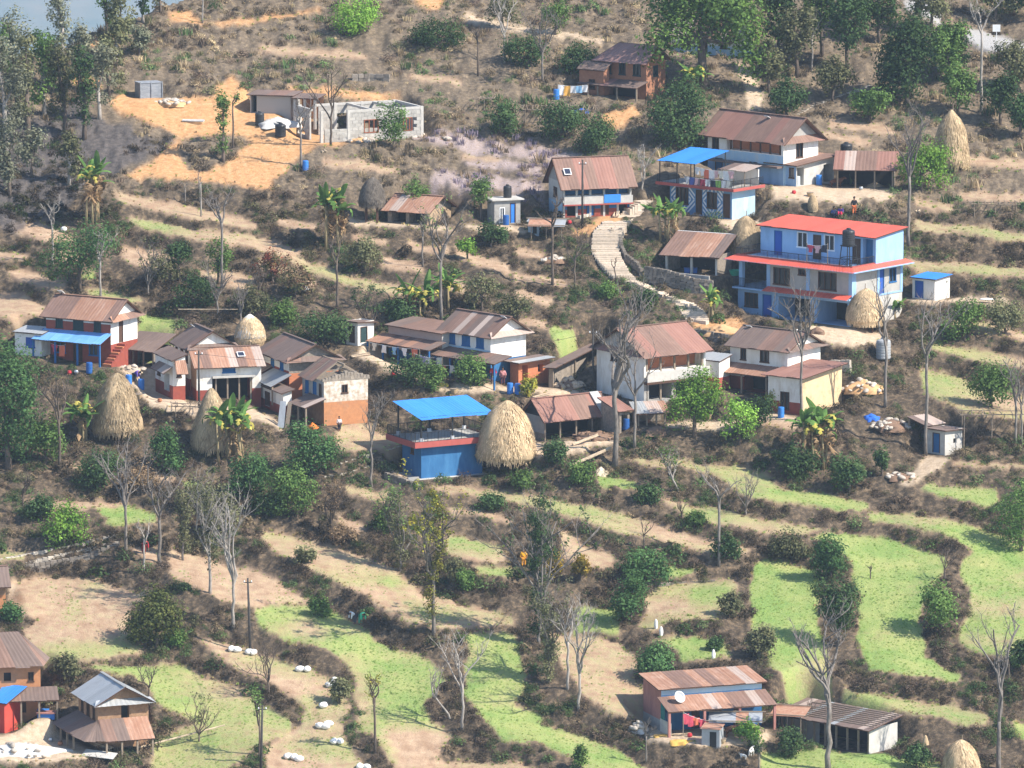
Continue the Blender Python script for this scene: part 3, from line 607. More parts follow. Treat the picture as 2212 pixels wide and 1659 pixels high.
    def sheets(s, a, b, c, d, mats, roof=None, wid=0.95, sag=0.0, up=0.05, skip=()):
        """cover the slope a-b (eave) .. d-c (top) with overlapping corrugated sheets"""
        a, b, c, d = (Vector(q) for q in (a, b, c, d)); nrm = (b-a).cross(d-a).normalized()
        if nrm.z < 0: nrm = -nrm
        n = max(2, round(((b-a).length + (c-d).length)/2/wid)); mats = mats if isinstance(mats, (list, tuple)) else [mats]
        me0 = None
        for k in range(n):
            if k in skip: continue
            t0, t1 = k/n - .02/n, (k+1)/n + .04/n; j = nrm*(up + .012*(k % 2) + s.rng.uniform(0, .012)); slip = s.rng.uniform(-.03, .02)
            V, F, UV = [], [], []; ms = 6
            for r_ in range(2):
                for i in range(ms+1):
                    t = t0+(t1-t0)*i/ms; e = a.lerp(b, t); g = d.lerp(c, t); q = e.lerp(g, (slip if r_ == 0 else 1.0))
                    V.append(tuple(q + j + nrm*(.009 if i % 2 else -.009))); UV.append((t*(b-a).length, r_*(g-e).length))
            for i in range(ms): F.append((i, i+1, ms+2+i, ms+1+i))
            if s.M != Matrix(): V = [tuple(s.M @ Vector(v)) for v in V]
            me = bpy.data.meshes.new('sheet'); me.from_pydata(V, [], F); me.materials.append(s.rng.choice(mats))
            ul = me.uv_layers.new(name='UVMap')
            for lp in me.loops: ul.data[lp.index].uv = UV[lp.vertex_index]
            link('sheet', me, roof or s.roof)
    def gable(s, rise, mats, ox=0.35, oy=0.45, gmat=None, ends='LR', skirt=None, wid=0.95, h=None, front=True, back=True, skipf=()):
        h = h or s.h; L, W = s.L/2, s.W/2; sl = rise/W; e = h - sl*oy
        for f, sx in (('L', -1), ('R', 1)):
            if f in ends: s.put(MB().tri((sx*L,-W,h), (sx*L,W,h), (sx*L,0,h+rise)), 'gable', gmat)
        bars = [((-L-ox,0,h+rise), (L+ox,0,h+rise), .12)]
        for sy in (-1, 1):
            bars.append(((-L-ox, sy*(W+oy*.9), e), (L+ox, sy*(W+oy*.9), e), .09))
            for sx in (-1, 1): bars.append(((sx*(L+ox*.95), sy*(W+oy), e), (sx*(L+ox*.95), 0, h+rise), .10))
        r = s.roofpart(bars)
        if front: s.sheets((-L-ox,-W-oy,e), (L+ox,-W-oy,e), (L+ox,0,h+rise), (-L-ox,0,h+rise), mats, r, wid, skip=skipf)
        if back: s.sheets((-L-ox,W+oy,e), (L+ox,W+oy,e), (L+ox,0,h+rise), (-L-ox,0,h+rise), mats, r, wid*1.8)
        if front and back: s.put(MB().bar((-L-ox,0,h+rise+.10), (L+ox,0,h+rise+.10), .28, .05), 'ridge_cap', s.rng.choice(mats) if isinstance(mats, (list, tuple)) else mats, r)
        if skirt:    # small pent roof across the gable end, level with the eaves
            for f in skirt:
                sx = -1 if f == 'L' else 1
                s.sheets((sx*(L+.62),-W-oy,e), (sx*(L+.62),W+oy,e), (sx*(L-.02),W+.1,h+.16), (sx*(L-.02),-W-.1,h+.16), mats, r, 1.2, up=.03)
    def mono(s, rise, mats, ox=0.3, of=0.4, ob=0.2, gmat=None, h=None, wid=0.95, sidefill='LR', skip=()):
        """single slope, rising from front to back (or falling when rise < 0)"""
        h = h or s.h; L, W = s.L/2, s.W/2; sl = rise/(2*W)
        if rise > 0: tri = lambda x: [(x,-W,h), (x,W,h), (x,W,h+rise)]
        else: tri = lambda x: [(x,-W,h), (x,W,h), (x,W,h+rise)]
        for f, x in (('L', -L), ('R', L)):
            if f in sidefill and gmat and abs(rise) > .05: s.put(MB().tri(*tri(x)), 'gable', gmat)
        if gmat and rise > .05: s.put(MB().quad((-L,W,h), (L,W,h), (L,W,h+rise), (-L,W,h+rise)), 'wall', gmat)
        y0, y1 = -W-of, W+ob; z0, z1 = h-sl*of, h+rise+sl*ob
        r = s.roofpart([((-L-ox,y0+.05,z0), (L+ox,y0+.05,z0), .09), ((-L-ox,y1,z1), (L+ox,y1,z1), .09), ((-L-ox+.03,y0,z0), (-L-ox+.03,y1,z1), .09), ((L+ox-.03,y0,z0), (L+ox-.03,y1,z1), .09)])
        s.sheets((-L-ox,y0,z0), (L+ox,y0,z0), (L+ox,y1,z1), (-L-ox,y1,z1), mats, r, wid, skip=skip); return r
    def lean(s, face, u0, u1, za, ze, depth, mats, posts=3, pm_=None, pr=.07, wid=0.95, zfloor=0.0, skip=()):
        """lean-to roof on one face; heights in metres, u in fractions"""
        Lf = s.L if face in 'FB' else s.W; a, b = u0*Lf, u1*Lf; p = lambda u, v, d: s.P(face, u, v, d)
        r = s.roofpart([(p(a,ze,-depth+.05), p(b,ze,-depth+.05), .09), (p(a+.05,za,-.06), p(a+.05,ze,-depth), .08), (p(b-.05,za,-.06), p(b-.05,ze,-depth), .08)])
        s.sheets(p(a,ze,-depth), p(b,ze,-depth), p(b,za,-.02), p(a,za,-.02), mats, r, wid, skip=skip)
        for k in range(posts):
            u = a+.12+(b-a-.24)*k/max(1, posts-1); q = MB(); q.bar(p(u,zfloor-s.FD*.6,-depth+.15), p(u,ze,-depth+.15), pr*2); s.put(q, 'post', pm_ or C_pwood)
    def posts(s, face, n, h, mat=None, w=.14, inset=.08, u0=0.0, u1=1.0):
        Lf = s.L if face in 'FB' else s.W
        for k in range(n):
            u = Lf*(u0+(u1-u0)*k/max(1, n-1)); u = min(max(u, .1), Lf-.1); s.put(MB().bar(s.P(face,u,-s.FD*.6,inset), s.P(face,u,h,inset), w), 'post', mat or C_pwood)
    def slab(s, z, t, mat, of=.5, ob=.5, ol=.5, orr=.5, name='floor_slab'):
        return s.put(MB().box(-s.L/2-ol, s.L/2+orr, -s.W/2-of, s.W/2+ob, z, z+t), name, mat)
    def rail(s, pts, z, hgt=.85, mat=None, gap=.16, name='railing'):
        """iron railing along a local polyline: top and bottom rail in one part, each upright a sub-part sharing one mesh"""
        mb = MB(); mat = mat or C_iron
        for a, b in zip(pts[:-1], pts[1:]):
            mb.bar((a[0],a[1],z+hgt), (b[0],b[1],z+hgt), .045); mb.bar((a[0],a[1],z+.1), (b[0],b[1],z+.1), .03)
        r = s.put(mb, name, mat); up = None
        for a, b in zip(pts[:-1], pts[1:]):
            n = max(1, int((Vector(b)-Vector(a)).length/gap))
            for k in range(n+1):
                q = Vector(a).lerp(Vector(b), k/n); w = .05 if k % 8 == 0 else .024
                s.put(MB().bar((q[0],q[1],z), (q[0],q[1],z+hgt), w), 'baluster', mat, r)
    def solar(s, x, y, z, tilt, w=.5, l=.7):
        p = thing('solar_panel', s.sol_label, 'solar panel', tuple(s.wpt((x, y, z))), s.rz)
        c, q = math.cos(tilt), math.sin(tilt)
        def slab(x0, x1, y0, y1, n0, n1): return [(xx, yy*c - n*q, yy*q + n*c) for n in (n0, n1) for xx, yy in ((x0,y0),(x1,y0),(x1,y1),(x0,y1))]
        MB().hexa(slab(-w/2, w/2, -l/2, l/2, .0, .03)).build('panel_frame', C_wfr, p)
        MB().hexa(slab(-w/2+.07, w/2-.07, -l/2+.07, l/2-.07, .031, .036)).build('solar_cells', C_sol, p)
        MB().bar((0,0,-.25), (0,0,.0), .05).build('bracket', C_iron, p); return p
    def wpt(s, v): return Matrix.Translation(s.d['loc']) @ Matrix.Rotation(s.d['rz'], 4, 'Z') @ Vector(v)
# ------------------------------------------------------------------ the houses and sheds
BR = [T_brown, T_brown, T_brown, T_dark, T_rust]
DK = [T_dark, T_dark, T_brown]
RU = [T_rust, T_pale, T_rust, T_brown]
# --- white and red house with the blue lean-to
h = House('A', 'village_house', 'white and red two-storey house with bright blue lean-to roof and outside stairs', 'house')
h.walls(bands={'F': [(.86, C_red), (1, C_white)], 'R': [(.42, C_red), (1, C_white)], '*': [(.5, C_red), (1, C_white)]},
  ops=[('F',.15,.26,.70,.93,'shut',C_gfr),('F',.42,.58,.68,.93,'shut',C_gfr),('F',.74,.85,.68,.93,'shut',C_gfr),('F',.42,.56,0,.48,'door',C_wood),('F',.66,.8,.15,.45,'win',C_bfr),('F',.14,.3,.15,.45,'win',C_bfr),('R',.30,.46,.42,.93,'door',C_wood)])
h.gable(h.m(33), BR + [T_rust], ox=.4, oy=.5, gmat=C_white, skirt='R'); h.lean('F', -.04, 1.02, h.m(64), h.m(47), 2.1, T_sky, posts=4, pm_=C_bfr)
n = 8                              # outside stair along the gable wall
for k in range(n):
    z = h.h*.42*(k+1)/n; y0 = -h.W/2 - 1.5 + (h.W*.30+1.5)*k/n; MB().box(h.L/2+.01, h.L/2+.85, y0, y0+(h.W*.34+1.5)/n, z-.5 if k else -.6, z).build('step', C_red if k % 2 else C_brick, h.o)
MB().hexa([(h.L/2+.86,-h.W/2-1.5,-.6),(h.L/2+.98,-h.W/2-1.5,-.6),(h.L/2+.98,-h.W/2*.4,-.6),(h.L/2+.86,-h.W/2*.4,-.6),(h.L/2+.86,-h.W/2-1.5,.15),(h.L/2+.98,-h.W/2-1.5,.15),(h.L/2+.98,-h.W/2*.4,h.h*.42),(h.L/2+.86,-h.W/2*.4,h.h*.42)]).build('stair_wall', C_red, h.o)
h.sol_label = 'small solar panel on the ridge of the white and red house'; h.solar(-h.L/2+.3, -.1, h.h+h.m(33)+.25, -.6)
a = House('A2', '', '', '', root=h); a.walls(C_white, ops=[('F',.42,.75,.35,.8,'shut',C_bdoor)]); a.mono(.25, T_grey, gmat=C_white, of=.15, ox=.15)
b = House('B', 'open_shed', 'brown tin-roofed open shed between the white and red house and its neighbour', 'shed')
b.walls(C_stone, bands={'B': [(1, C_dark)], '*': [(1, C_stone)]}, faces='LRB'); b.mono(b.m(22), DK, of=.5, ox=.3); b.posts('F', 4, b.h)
# --- white house, turned end-on
c = House('C', 'village_house', 'white house end-on behind the brick-sided house, dark brown roof', 'house')
c.walls(bands={'*': [(.35, C_red), (1, C_white)]}, ops=[('F',.1,.24,.66,.9,'win',C_wood),('F',.42,.58,.66,.9,'win',C_wood),('F',.74,.9,.66,.9,'win',C_wood)])
c.gable(c.m(31), DK, ox=.35, oy=.4, gmat=C_white, skirt='R'); c.sol_label = 'solar panel on the dark brown roof of the end-on white house'; c.solar(-c.L/2+.2, -.3, c.h+c.m(28), -.6)
a = House('C2', '', '', '', root=c); a.walls(bands={'*': [(.33, C_red), (1, C_white)]}, ops=[('F',.12,.3,.45,.7,'win',C_wood),('F',.5,.8,.15,.6,'hole',C_blue2,.8),('R',.3,.7,.55,.75,'win',C_wood)])
a.mono(.4, T_dark, gmat=C_white, of=.2, ox=.2); a.lean('F', .25, 1.0, a.h*.82, a.h*.66, .9, RU, posts=0); a.lean('R', .1, 1.0, a.h*.98, a.h*.66, .8, T_rust, posts=0)
d = House('D', 'village_house', 'white-fronted house with brown brick end wall and striped rusty roof', 'house')
d.walls(bands={'L': [(.3, C_red), (1, C_brown)], 'F': [(.28, C_red), (1, C_white)], '*': [(1, C_white)]},
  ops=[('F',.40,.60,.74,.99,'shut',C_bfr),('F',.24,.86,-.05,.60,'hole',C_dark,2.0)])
d.posts('F', 4, d.h*.6, u0=.3, u1=.84); d.gable(d.m(27), [T_brown, T_rust, T_brown, T_pale], ox=.3, oy=.55, gmat=C_stone, wid=.8)
MB().box(-d.L*.26, d.L*.40, -d.W/2-.35, -d.W/2+.02, d.h*.61, d.h*.66).build('balcony_floor', C_lconc, d.o)
d.sol_label = 'solar panel lying on the striped rusty roof'; d.solar(d.L*.22, -d.W*.3, d.h+d.m(16), math.atan2(d.m(27), d.W/2), .7, .7)
e = House('E', 'village_house', 'dark-roofed house with red lower wall and stone gable, left of the ruin', 'house')
e.walls(bands={'F': [(.66, C_red), (1, C_white)], 'R': [(.6, C_brick), (1, C_stone)], '*': [(1, C_stone)]}, ops=[('F',.35,.47,.62,.96,'shut',C_bfr),('F',.68,.8,.62,.96,'shut',C_bfr)])
e.gable(e.m(29), DK, ox=.45, oy=.5, gmat=C_stone, skirt='R'); e.lean('F', .45, 1.1, e.h*.58, e.h*.28, 2.0, T_grey, posts=2); e.lean('F', .0, .42, e.h*.62, e.h*.4, 1.4, T_dark, posts=2)
f = House('F', 'ruined_house', 'half-collapsed stone house with peeling whitewash and bare rafters', 'house')
f.walls(bands={'R': [(.52, C_mud), (1, C_peel)], 'F': [(.5, C_brown), (1, C_conc)], '*': [(1, C_stone)]}, ops=[('F',.15,.3,.6,.92,'shut',C_bfr),('F',.5,.66,.6,.92,'shut',C_bfr),('F',.78,.9,.6,.92,'win',C_wood),('R',.40,.54,.70,.90,'win',C_wood)])
rz_ = f.m(34); L_, W_ = f.L/2, f.W/2
r = f.roofpart([((-L_-.2,0,f.h+rz_), (L_-.3,0,f.h+rz_-.1), .16)] + [((x,-W_,f.h+.05), (x,0,f.h+rz_), .13) for x in (-L_+.3, -L_*.3, L_*.3)] + [((x,W_,f.h+.05), (x+.1,0,f.h+rz_-.05), .13) for x in (-L_+.3, -L_*.4, .1, L_*.5)] + [((L_*.6,-W_,f.h), (L_*.75,.2,f.h+rz_*.9), .13), ((L_-.2,W_,f.h+.1), (L_*.2,-.4,f.h+rz_*.8), .12)], C_pwood)
f.sheets((-L_-.2,-W_-.4,f.h-.2), (L_*.35,-W_-.4,f.h-.2), (L_*.25,0,f.h+rz_), (-L_-.2,0,f.h+rz_), DK, r)
rg = random.Random(3); tops = [(-W_+2*W_*k/14) for k in range(15)]      # broken wall heads of loose stones
for k, y in enumerate(tops):
    hh = .55*math.exp(-((y-.2)/1.4)**2)+.12+rg.random()*.2; MB().hexa([(L_-.34,y-.14,f.h-.02),(L_+.03,y-.14,f.h-.02),(L_+.03,y+.17,f.h-.02),(L_-.34,y+.17,f.h-.02),(L_-.26,y-.12,f.h+hh),(L_,y-.1,f.h+hh*.9),(L_,y+.14,f.h+hh),(L_-.3,y+.13,f.h+hh*.85)]).build('loose_stone', C_stone, f.o)
f.lean('F', .35, 1.12, f.h*.62, f.h*.44, 2.1, [T_dark, T_dark, T_pale], posts=3)
a = House('F2', 'low_annex', 'low white and red annex in front of the ruined house', 'shed'); a.walls(bands={'*': [(.38, C_red), (1, C_white)]}, ops=[('F',.3,.5,.1,.75,'door',C_wood)]); a.mono(.2, T_dark, gmat=C_white, of=.3, ox=.3)
# --- long blue house
g = House('G', 'village_house', 'long blue and white house with blue shutters and laundry hung along its porch', 'house')
g.walls(bands={'F': [(.45, C_blue2), (.62, C_sky), (1, C_white)], 'R': [(.4, C_blue2), (1, C_white)], '*': [(1, C_white)]},
  ops=[('F',.10,.26,.64,.93,'shut',C_bfr),('F',.40,.57,.64,.93,'shut',C_bfr),('F',.70,.86,.64,.93,'shut',C_bfr),('F',.1,.25,0,.38,'door',C_wood),('F',.45,.6,.1,.36,'win',C_bfr),('F',.75,.88,0,.38,'door',C_wood)])
g.gable(g.m(32), [T_brown, T_dark, T_brown, T_pale], ox=.45, oy=.5, gmat=C_white, skirt='R', wid=.7); g.lean('F', -.12, 1.45, g.m(52), g.m(40), 2.3, [T_brown, T_dark], posts=6, pm_=C_bfr)
g.sol_label = 'solar panel near the gable of the long blue house'; g.solar(g.L/2-.2, -.3, g.h+g.m(31), -.6)
a = House('G2', '', '', '', root=g)
stripes = []
a.walls(bands={'F': [(.3, C_blue2), (1, pm('pinkish_plaster', (.46,.33,.28), (.40,.29,.25), 1.5))], '*': [(1, C_lconc)]}, ops=[('F',.06,.2,.0,.62,'door',C_wood),('F',.30,.42,.25,.6,'win',C_wood),('F',.55,.66,0,.62,'door',C_wood)])
a.mono(.35, [T_brown, T_dark], gmat=C_lconc, of=.35, ox=.3); a.lean('F', -.1, 1.08, a.h*.72, a.h*.55, 2.2, [T_brown, T_rust, T_dark], posts=5, pm_=C_bfr)
st = pm('white_stripe_paint', (.72,.70,.66), (.66,.63,.58), 3.0)
for u0, u1 in ((.44,.54), (.68,.98)):          # diagonal painted bands on the porch wall
    Lf = a.L; x0, x1, z0, z1 = u0*Lf, u1*Lf, .15, a.h*.60
    k = 0; w = .10
    t = x0 - (z1-z0)
    while t < x1:
        pts = []
        lo, hi = max(x0, t), min(x1, t+(z1-z0))
        if hi - lo > .08:
            q = lambda x, o: a.P('F', x, z0 + (x-t) + o, -.012); MBx = MB().quad(q(lo,0), q(lo,w), q(hi,w), q(hi,0)); a.put(MBx, 'painted_stripe', st)
        t += .24
a = House('G3', 'brick_room', 'orange brick room with flat tin roof at the end of the long blue house', 'shed'); a.walls(C_brick, ops=[('R',.12,.3,0,.85,'hole',C_dark,1.0),('R',.62,.78,.45,.8,'hole',C_dark,.5)]); a.mono(.12, [T_grey, T_dark], gmat=C_brick, of=.5, ox=.6)
a = House('G4', 'firewood_shelter', 'dark open shelter with thatch-edged roof beside the brick room', 'shed'); a.walls(C_stone, faces='LB'); a.mono(.3, [T_dark, T_dark, T_pale], of=.5, ox=.4); a.posts('F', 3, a.h); a.posts('R', 3, a.h)
a = House('H', 'outhouse', 'small white outhouse with blue tin roof and two brown doors', 'outhouse'); a.walls(C_white, ops=[('F',.25,.75,.08,.82,'door',C_wood),('R',.15,.6,.1,.78,'door',C_gfr)]); a.mono(-.15, [T_sky, T_dark], gmat=None, of=.35, ox=.3)
# --- upper village
i = House('I', 'village_house', 'pale blue house with steep brown roof and blue balcony sheet above the steps', 'house')
i.walls(bands={'F': [(.22, C_red), (.36, C_blue2), (1, C_lconc)], 'L': [(.4, C_sky), (1, C_lconc)], '*': [(1, C_lconc)]},
  ops=[('F',.02,.98,.62,.97,'hole',C_blue2,.9),('F',.06,.22,.02,.33,'hole',C_dark,.5),('F',.34,.46,.02,.33,'door',C_bfr),('F',.55,.67,.02,.33,'door',C_wood),('F',.78,.94,.02,.33,'hole',C_dark,.5),('L',.35,.6,.5,.8,'win',C_wood)])
i.gable(i.m(46), [T_brown, T_brown, T_mar], ox=.4, oy=.7, gmat=C_conc); i.posts('F', 6, i.h, C_lconc, w=.2)
i.put(MB().box(-i.L/2-.05, i.L/2+.05, -i.W/2-.5, -i.W/2-.02, i.h*.34, i.h*.38), 'balcony_floor', C_maroon); i.put(MB().box(-i.L/2, i.L/2, -i.W/2-.48, -i.W/2-.40, i.h*.38, i.h*.60), 'balcony_wall', C_lconc)
i.put(MB().box(i.L*.08, i.L*.32, -i.W/2-.54, -i.W/2-.485, i.h*.40, i.h*.64), 'blue_sheet', T_blue)
i.sol_label = 'white-framed solar panel on the steep brown roof'; i.solar(-i.L*.40, -i.W*.33, i.h+i.m(22), math.atan2(i.m(46), i.W/2), .7, .8)
j = House('J', 'village_house', 'large white house with brown roof and grey gable, top of the village', 'house')
j.walls(bands={'F': [(.36, C_blue), (.62, C_sky), (1, C_white)], 'R': [(.45, C_sky), (1, C_white)], '*': [(1, C_white)]},
  ops=[('F',.06,.15,.60,.95,'win',C_wood),('F',.25,.97,.64,.97,'hole',C_brick,.9),('F',.1,.2,.0,.42,'door',C_bfr),('F',.32,.44,.12,.38,'win',C_wood),('F',.55,.66,0,.42,'hole',C_dark,.6),('R',.36,.56,.55,.95,'win',C_wood)])
j.posts('F', 6, j.h, C_wood, u0=.3, u1=.95); j.gable(j.m(41), [T_brown, T_brown, T_mar], ox=.7, oy=.6, gmat=C_conc, skirt='R')
j.put(MB().box(-j.L*.42, j.L*.5, -j.W/2-.9, -j.W/2-.02, j.h*.36, j.h*.40), 'porch_roof', T_dark)
j.sol_label = 'grey solar panel on the brown roof of the large white house'; j.solar(j.L*.12, -j.W*.12, j.h+j.m(37), -.5)
a = House('J2', '', '', '', root=j); a.walls(bands={'F': [(1, C_blue)], 'R': [(1, C_lconc)], '*': [(1, C_lconc)]}, ops=[('F',.25,.45,.45,.85,'win',C_wood),('F',.72,.92,.35,.85,'win',C_wood),('R',.02,.2,0,.85,'hole',C_dark,.8),('R',.72,.98,0,.85,'hole',C_dark,1.2)]); a.mono(.5, [T_mar, T_pale, T_brown, T_rust], gmat=C_lconc, of=.5, ox=.5)
# --- house with the painted diamonds
k = House('K', 'diamond_house', 'blue and white diamond-patterned house with a roof terrace and blue canopy', 'house')
k.walls(bands={'F': [(1, pm('dusty_blue_paint', (.12,.24,.42), (.15,.28,.46), 1.2))], 'R': [(1, C_sky)], '*': [(1, C_lconc)]}, ops=[('F',.10,.30,.34,.92,'win',C_wood),('F',.42,.52,.04,.9,'door',C_wood),('F',.60,.76,.30,.86,'win',C_wood),('F',.86,.97,.02,.86,'door',C_wood)])
wst = pm('diamond_white_paint', (.74,.74,.75), (.68,.68,.70), 3.0); x_, w_ = k.L, .14
def clipline(x0, z0, x1, z1, rects):
    n = 60; run = None
    for q in range(n+1):
        t = q/n; x, z = x0+(x1-x0)*t, z0+(z1-z0)*t; ok = not any(r[0] < x < r[1] and r[2] < z < r[3] for r in rects)
        if ok and run is None: run = t
        if (not ok or q == n) and run is not None:
            if t-run > .05: yield (x0+(x1-x0)*run, z0+(z1-z0)*run, x, z)
            run = None
rects = [(.09*x_,.31*x_,.31*k.h,.95*k.h),(.41*x_,.53*x_,0,.93*k.h),(.59*x_,.77*x_,.27*k.h,.89*k.h),(.85*x_,.98*x_,0,.9*k.h)]
for cx_, cz_, R in [(.2*x_, .55*k.h, q) for q in (.62,1.06,1.5,1.94)] + [(.68*x_, .55*k.h, q) for q in (.62,1.06,1.5,1.94,2.38)]:
    lo, hi = (.02*x_, .42*x_) if cx_ < .4*x_ else (.53*x_, .98*x_)
    for sx, sz in ((1,1),(1,-1),(-1,1),(-1,-1)):
        x0, z0, x1, z1 = cx_+sx*R, cz_, cx_, cz_+sz*R
        for (xa, za, xb, zb) in clipline(x0, z0, x1, z1, rects + [(-9, lo, -9, 9), (hi, 99, -9, 9), (-9, 99, -9, .1), (-9, 99, k.h-.1, 99)]):
            q = lambda x, z, o: k.P('F', x, z+o, -.014); k.put(MB().quad(q(xa,za,-w_), q(xb,zb,-w_), q(xb,zb,w_*.6), q(xa,za,w_*.6)), 'painted_stripe', wst)
k.slab(k.h+.003, .16, C_lconc, .75, .5, 1.1, .75); k.put(MB().box(-k.L/2-1.12, k.L/2+.78, -k.W/2-.80, -k.W/2-.751, k.h-.05, k.h+.24), 'slab_edge', C_maroon); k.put(MB().box(k.L/2+.753, k.L/2+.80, -k.W/2-.751, k.W/2+.5, k.h-.05, k.h+.24), 'slab_edge', C_maroon)
z = k.h+.165; k.rail([(-k.L/2-1,-k.W/2-.65,0), (k.L/2+.65,-k.W/2-.65,0), (k.L/2+.65,k.W/2+.4,0)], z, .8)
x0, x1, y0, y1 = -k.L/2-1.0, -k.L/2+3.2, -k.W/2-.3, k.W/2+.9; zt = z+2.0
r = k.roofpart([((x0,y0,zt), (x1,y0,zt), .08), ((x0,y1,zt+.75), (x1,y1,zt+.75), .08)], C_iron); k.sheets((x0-.2,y0-.2,zt), (x1+.3,y0-.2,zt), (x1+.3,y1+.2,zt+.8), (x0-.2,y1+.2,zt+.8), T_blue, r)
for x, y, zz in ((x0,y0,zt),(x1,y0,zt),((x0+x1)/2,y0,zt),(x0,y1,zt+.75),(x1,y1,zt+.75)): k.put(MB().bar((x,y,z), (x,y,zz), .08), 'post', C_iron)
x0, x1, y0, y1 = k.L/2-2.6, k.L/2+.3, k.W/2-1.9, k.W/2+.2
k.put(MB().box(x0,x1,y1-.1,y1,z,z+1.5).box(x0,x0+.1,y0,y1-.1,z,z+1.45), 'terrace_shed_wall', C_white); r = k.roofpart([((x0,y0,z+1.5), (x1,y0,z+1.5), .07)]); k.sheets((x0-.2,y0-.2,z+1.45), (x1+.2,y0-.2,z+1.45), (x1+.2,y1+.2,z+1.8), (x0-.2,y1+.2,z+1.8), [T_pale, T_dark], r)
for x in (x0+.1, (x0+x1)/2, x1-.1): k.put(MB().bar((x,y0,z), (x,y0,z+1.5), .07), 'post', C_pwood)
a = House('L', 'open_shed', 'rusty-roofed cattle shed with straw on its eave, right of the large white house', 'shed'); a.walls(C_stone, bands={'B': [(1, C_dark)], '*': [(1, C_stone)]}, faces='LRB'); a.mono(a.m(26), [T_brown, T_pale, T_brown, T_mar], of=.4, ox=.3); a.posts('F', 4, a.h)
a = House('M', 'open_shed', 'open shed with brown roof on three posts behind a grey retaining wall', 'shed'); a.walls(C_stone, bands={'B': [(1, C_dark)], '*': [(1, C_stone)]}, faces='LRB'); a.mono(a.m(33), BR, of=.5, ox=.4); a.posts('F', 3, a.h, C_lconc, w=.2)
a.put(MB().box(-a.L/2-.4, a.L/2+.4, a.W/2+.22, a.W/2+.4, a.h+a.m(33)+.1, a.h+a.m(33)+.16), 'ridge_cap', C_wfr)
# --- the big blue three-storey house
n = House('N', 'three_storey_house', 'big blue three-storey house with red roofs and a black tank on its balcony', 'house')
z1, z2 = n.m(56), n.h; L_, W_ = n.L/2, n.W/2; xs = -L_ + n.L*.27        # left bay of the middle floor is an open veranda
C_grey = pm('grey_stone_plaster', (.40,.385,.36), (.33,.32,.30), 1.4, dirt=(.30,.30,.30), bump=.3)
n.walls(bands={'F': [(1, C_blue)], '*': [(1, C_lconc)]}, h=z1, ops=[('F',.06,.18,.30,.86,'win',C_wood),('F',.22,.30,0,.86,'door',C_bdoor),('F',.36,.64,0,.86,'hole',C_dark,2.5),('F',.70,.97,0,.88,'hole',C_dark,3.0)])
up = House('N', '', '', '', root=n); up.L = n.L*.73; up.M = Matrix.Translation((n.L*.135, 0, z1+.16)); up.FD = 0.0; up.h = z2 - z1 - .16
up.walls(bands={'F': [(1, C_grey)], 'R': [(1, C_grey)], 'L': [(1, C_blue)], '*': [(1, C_blue)]}, ops=[('F',.06,.26,.22,.86,'win',C_wood),('F',.60,.82,.22,.88,'win',C_wood),('F',.36,.45,.66,.9,'win',C_wood),('R',.50,.64,.0,.9,'door',C_bdoor),('R',.74,.88,.35,.88,'win',C_bfr)])
for x in (xs+.02, -L_+n.L*.62, L_-.12): n.put(MB().box(x-.2, x+.2, -W_-.05, -W_+.2, z1+.17, z2), 'column', C_blue)
n.put(MB().box(L_-.18, L_+.05, -W_+.21, -W_+.62, z1+.17, z2), 'column', C_blue); n.put(MB().box(L_-.1, L_+.05, W_*.0, W_*.0+.35, z1+.17, z2), 'column', C_blue); n.put(MB().box(L_-.1, L_+.05, W_-.35, W_+.02, z1+.17, z2), 'column', C_blue)
n.put(MB().box(-L_+.1, -L_+.5, -W_+.0, -W_+.4, z1+.17, z2), 'column', C_blue)
for x in (-L_+n.L*.33, -L_+n.L*.67, L_-.2): n.put(MB().box(x-.2, x+.2, -W_-.06, -W_+.3, -.8, z1), 'column', C_blue)
n.put(MB().box(-L_-.3, L_+.06, -W_-.5, W_, z1+.001, z1+.158), 'floor_slab', C_blue)
r = n.roofpart([((xs-.2,-W_-.9,z1+.12), (L_+.2,-W_-.9,z1+.12), .1)], C_blue); n.sheets((xs,-W_-1.05,z1+.08), (L_+.2,-W_-1.05,z1+.08), (L_+.1,-W_-.08,z1+.42), (xs,-W_-.08,z1+.42), T_red, r)
n.rail([(-L_-.2,-W_-.4,0), (xs,-W_-.4,0)], z1+.16, .85); n.rail([(-L_-.2,W_*.2,0), (-L_-.2,-W_-.4,0)], z1+.16, .85)
o_ = .95                           # sloping red eaves all round the second slab
n.put(MB().box(-L_-.4, L_+.3, -W_-.45, W_+.3, z2+.002, z2+.18), 'floor_slab', C_blue)
r = n.roofpart([((-L_-o_,-W_-o_,z2+.05), (L_+o_,-W_-o_,z2+.05), .1), ((L_+o_,-W_-o_,z2+.05), (L_+o_,W_+.5,z2+.05), .1)], C_blue)
n.sheets((-L_-o_,-W_-o_-.1,z2+.0), (L_+o_,-W_-o_-.1,z2+.0), (L_+.25,-W_-.2,z2+.36), (-L_-.3,-W_-.2,z2+.36), T_red, r); n.sheets((L_+o_,-W_-o_-.1,z2+.0), (L_+o_,W_+.6,z2+.0), (L_+.2,W_+.2,z2+.36), (L_+.25,-W_-.2,z2+.36), T_red, r); n.sheets((-L_-o_,W_+.5,z2+.0), (-L_-o_,-W_-o_-.1,z2+.0), (-L_-.3,-W_-.2,z2+.36), (-L_-.3,W_+.2,z2+.36), T_red, r)
n.put(MB().box(-L_-.2, L_+.15, -W_-.15, -W_+.0, z2+.19, z2+.5), 'parapet', C_maroon); n.put(MB().box(L_+.0, L_+.14, -W_+.01, -W_+3.3, z2+.19, z2+.5), 'parapet', C_maroon)
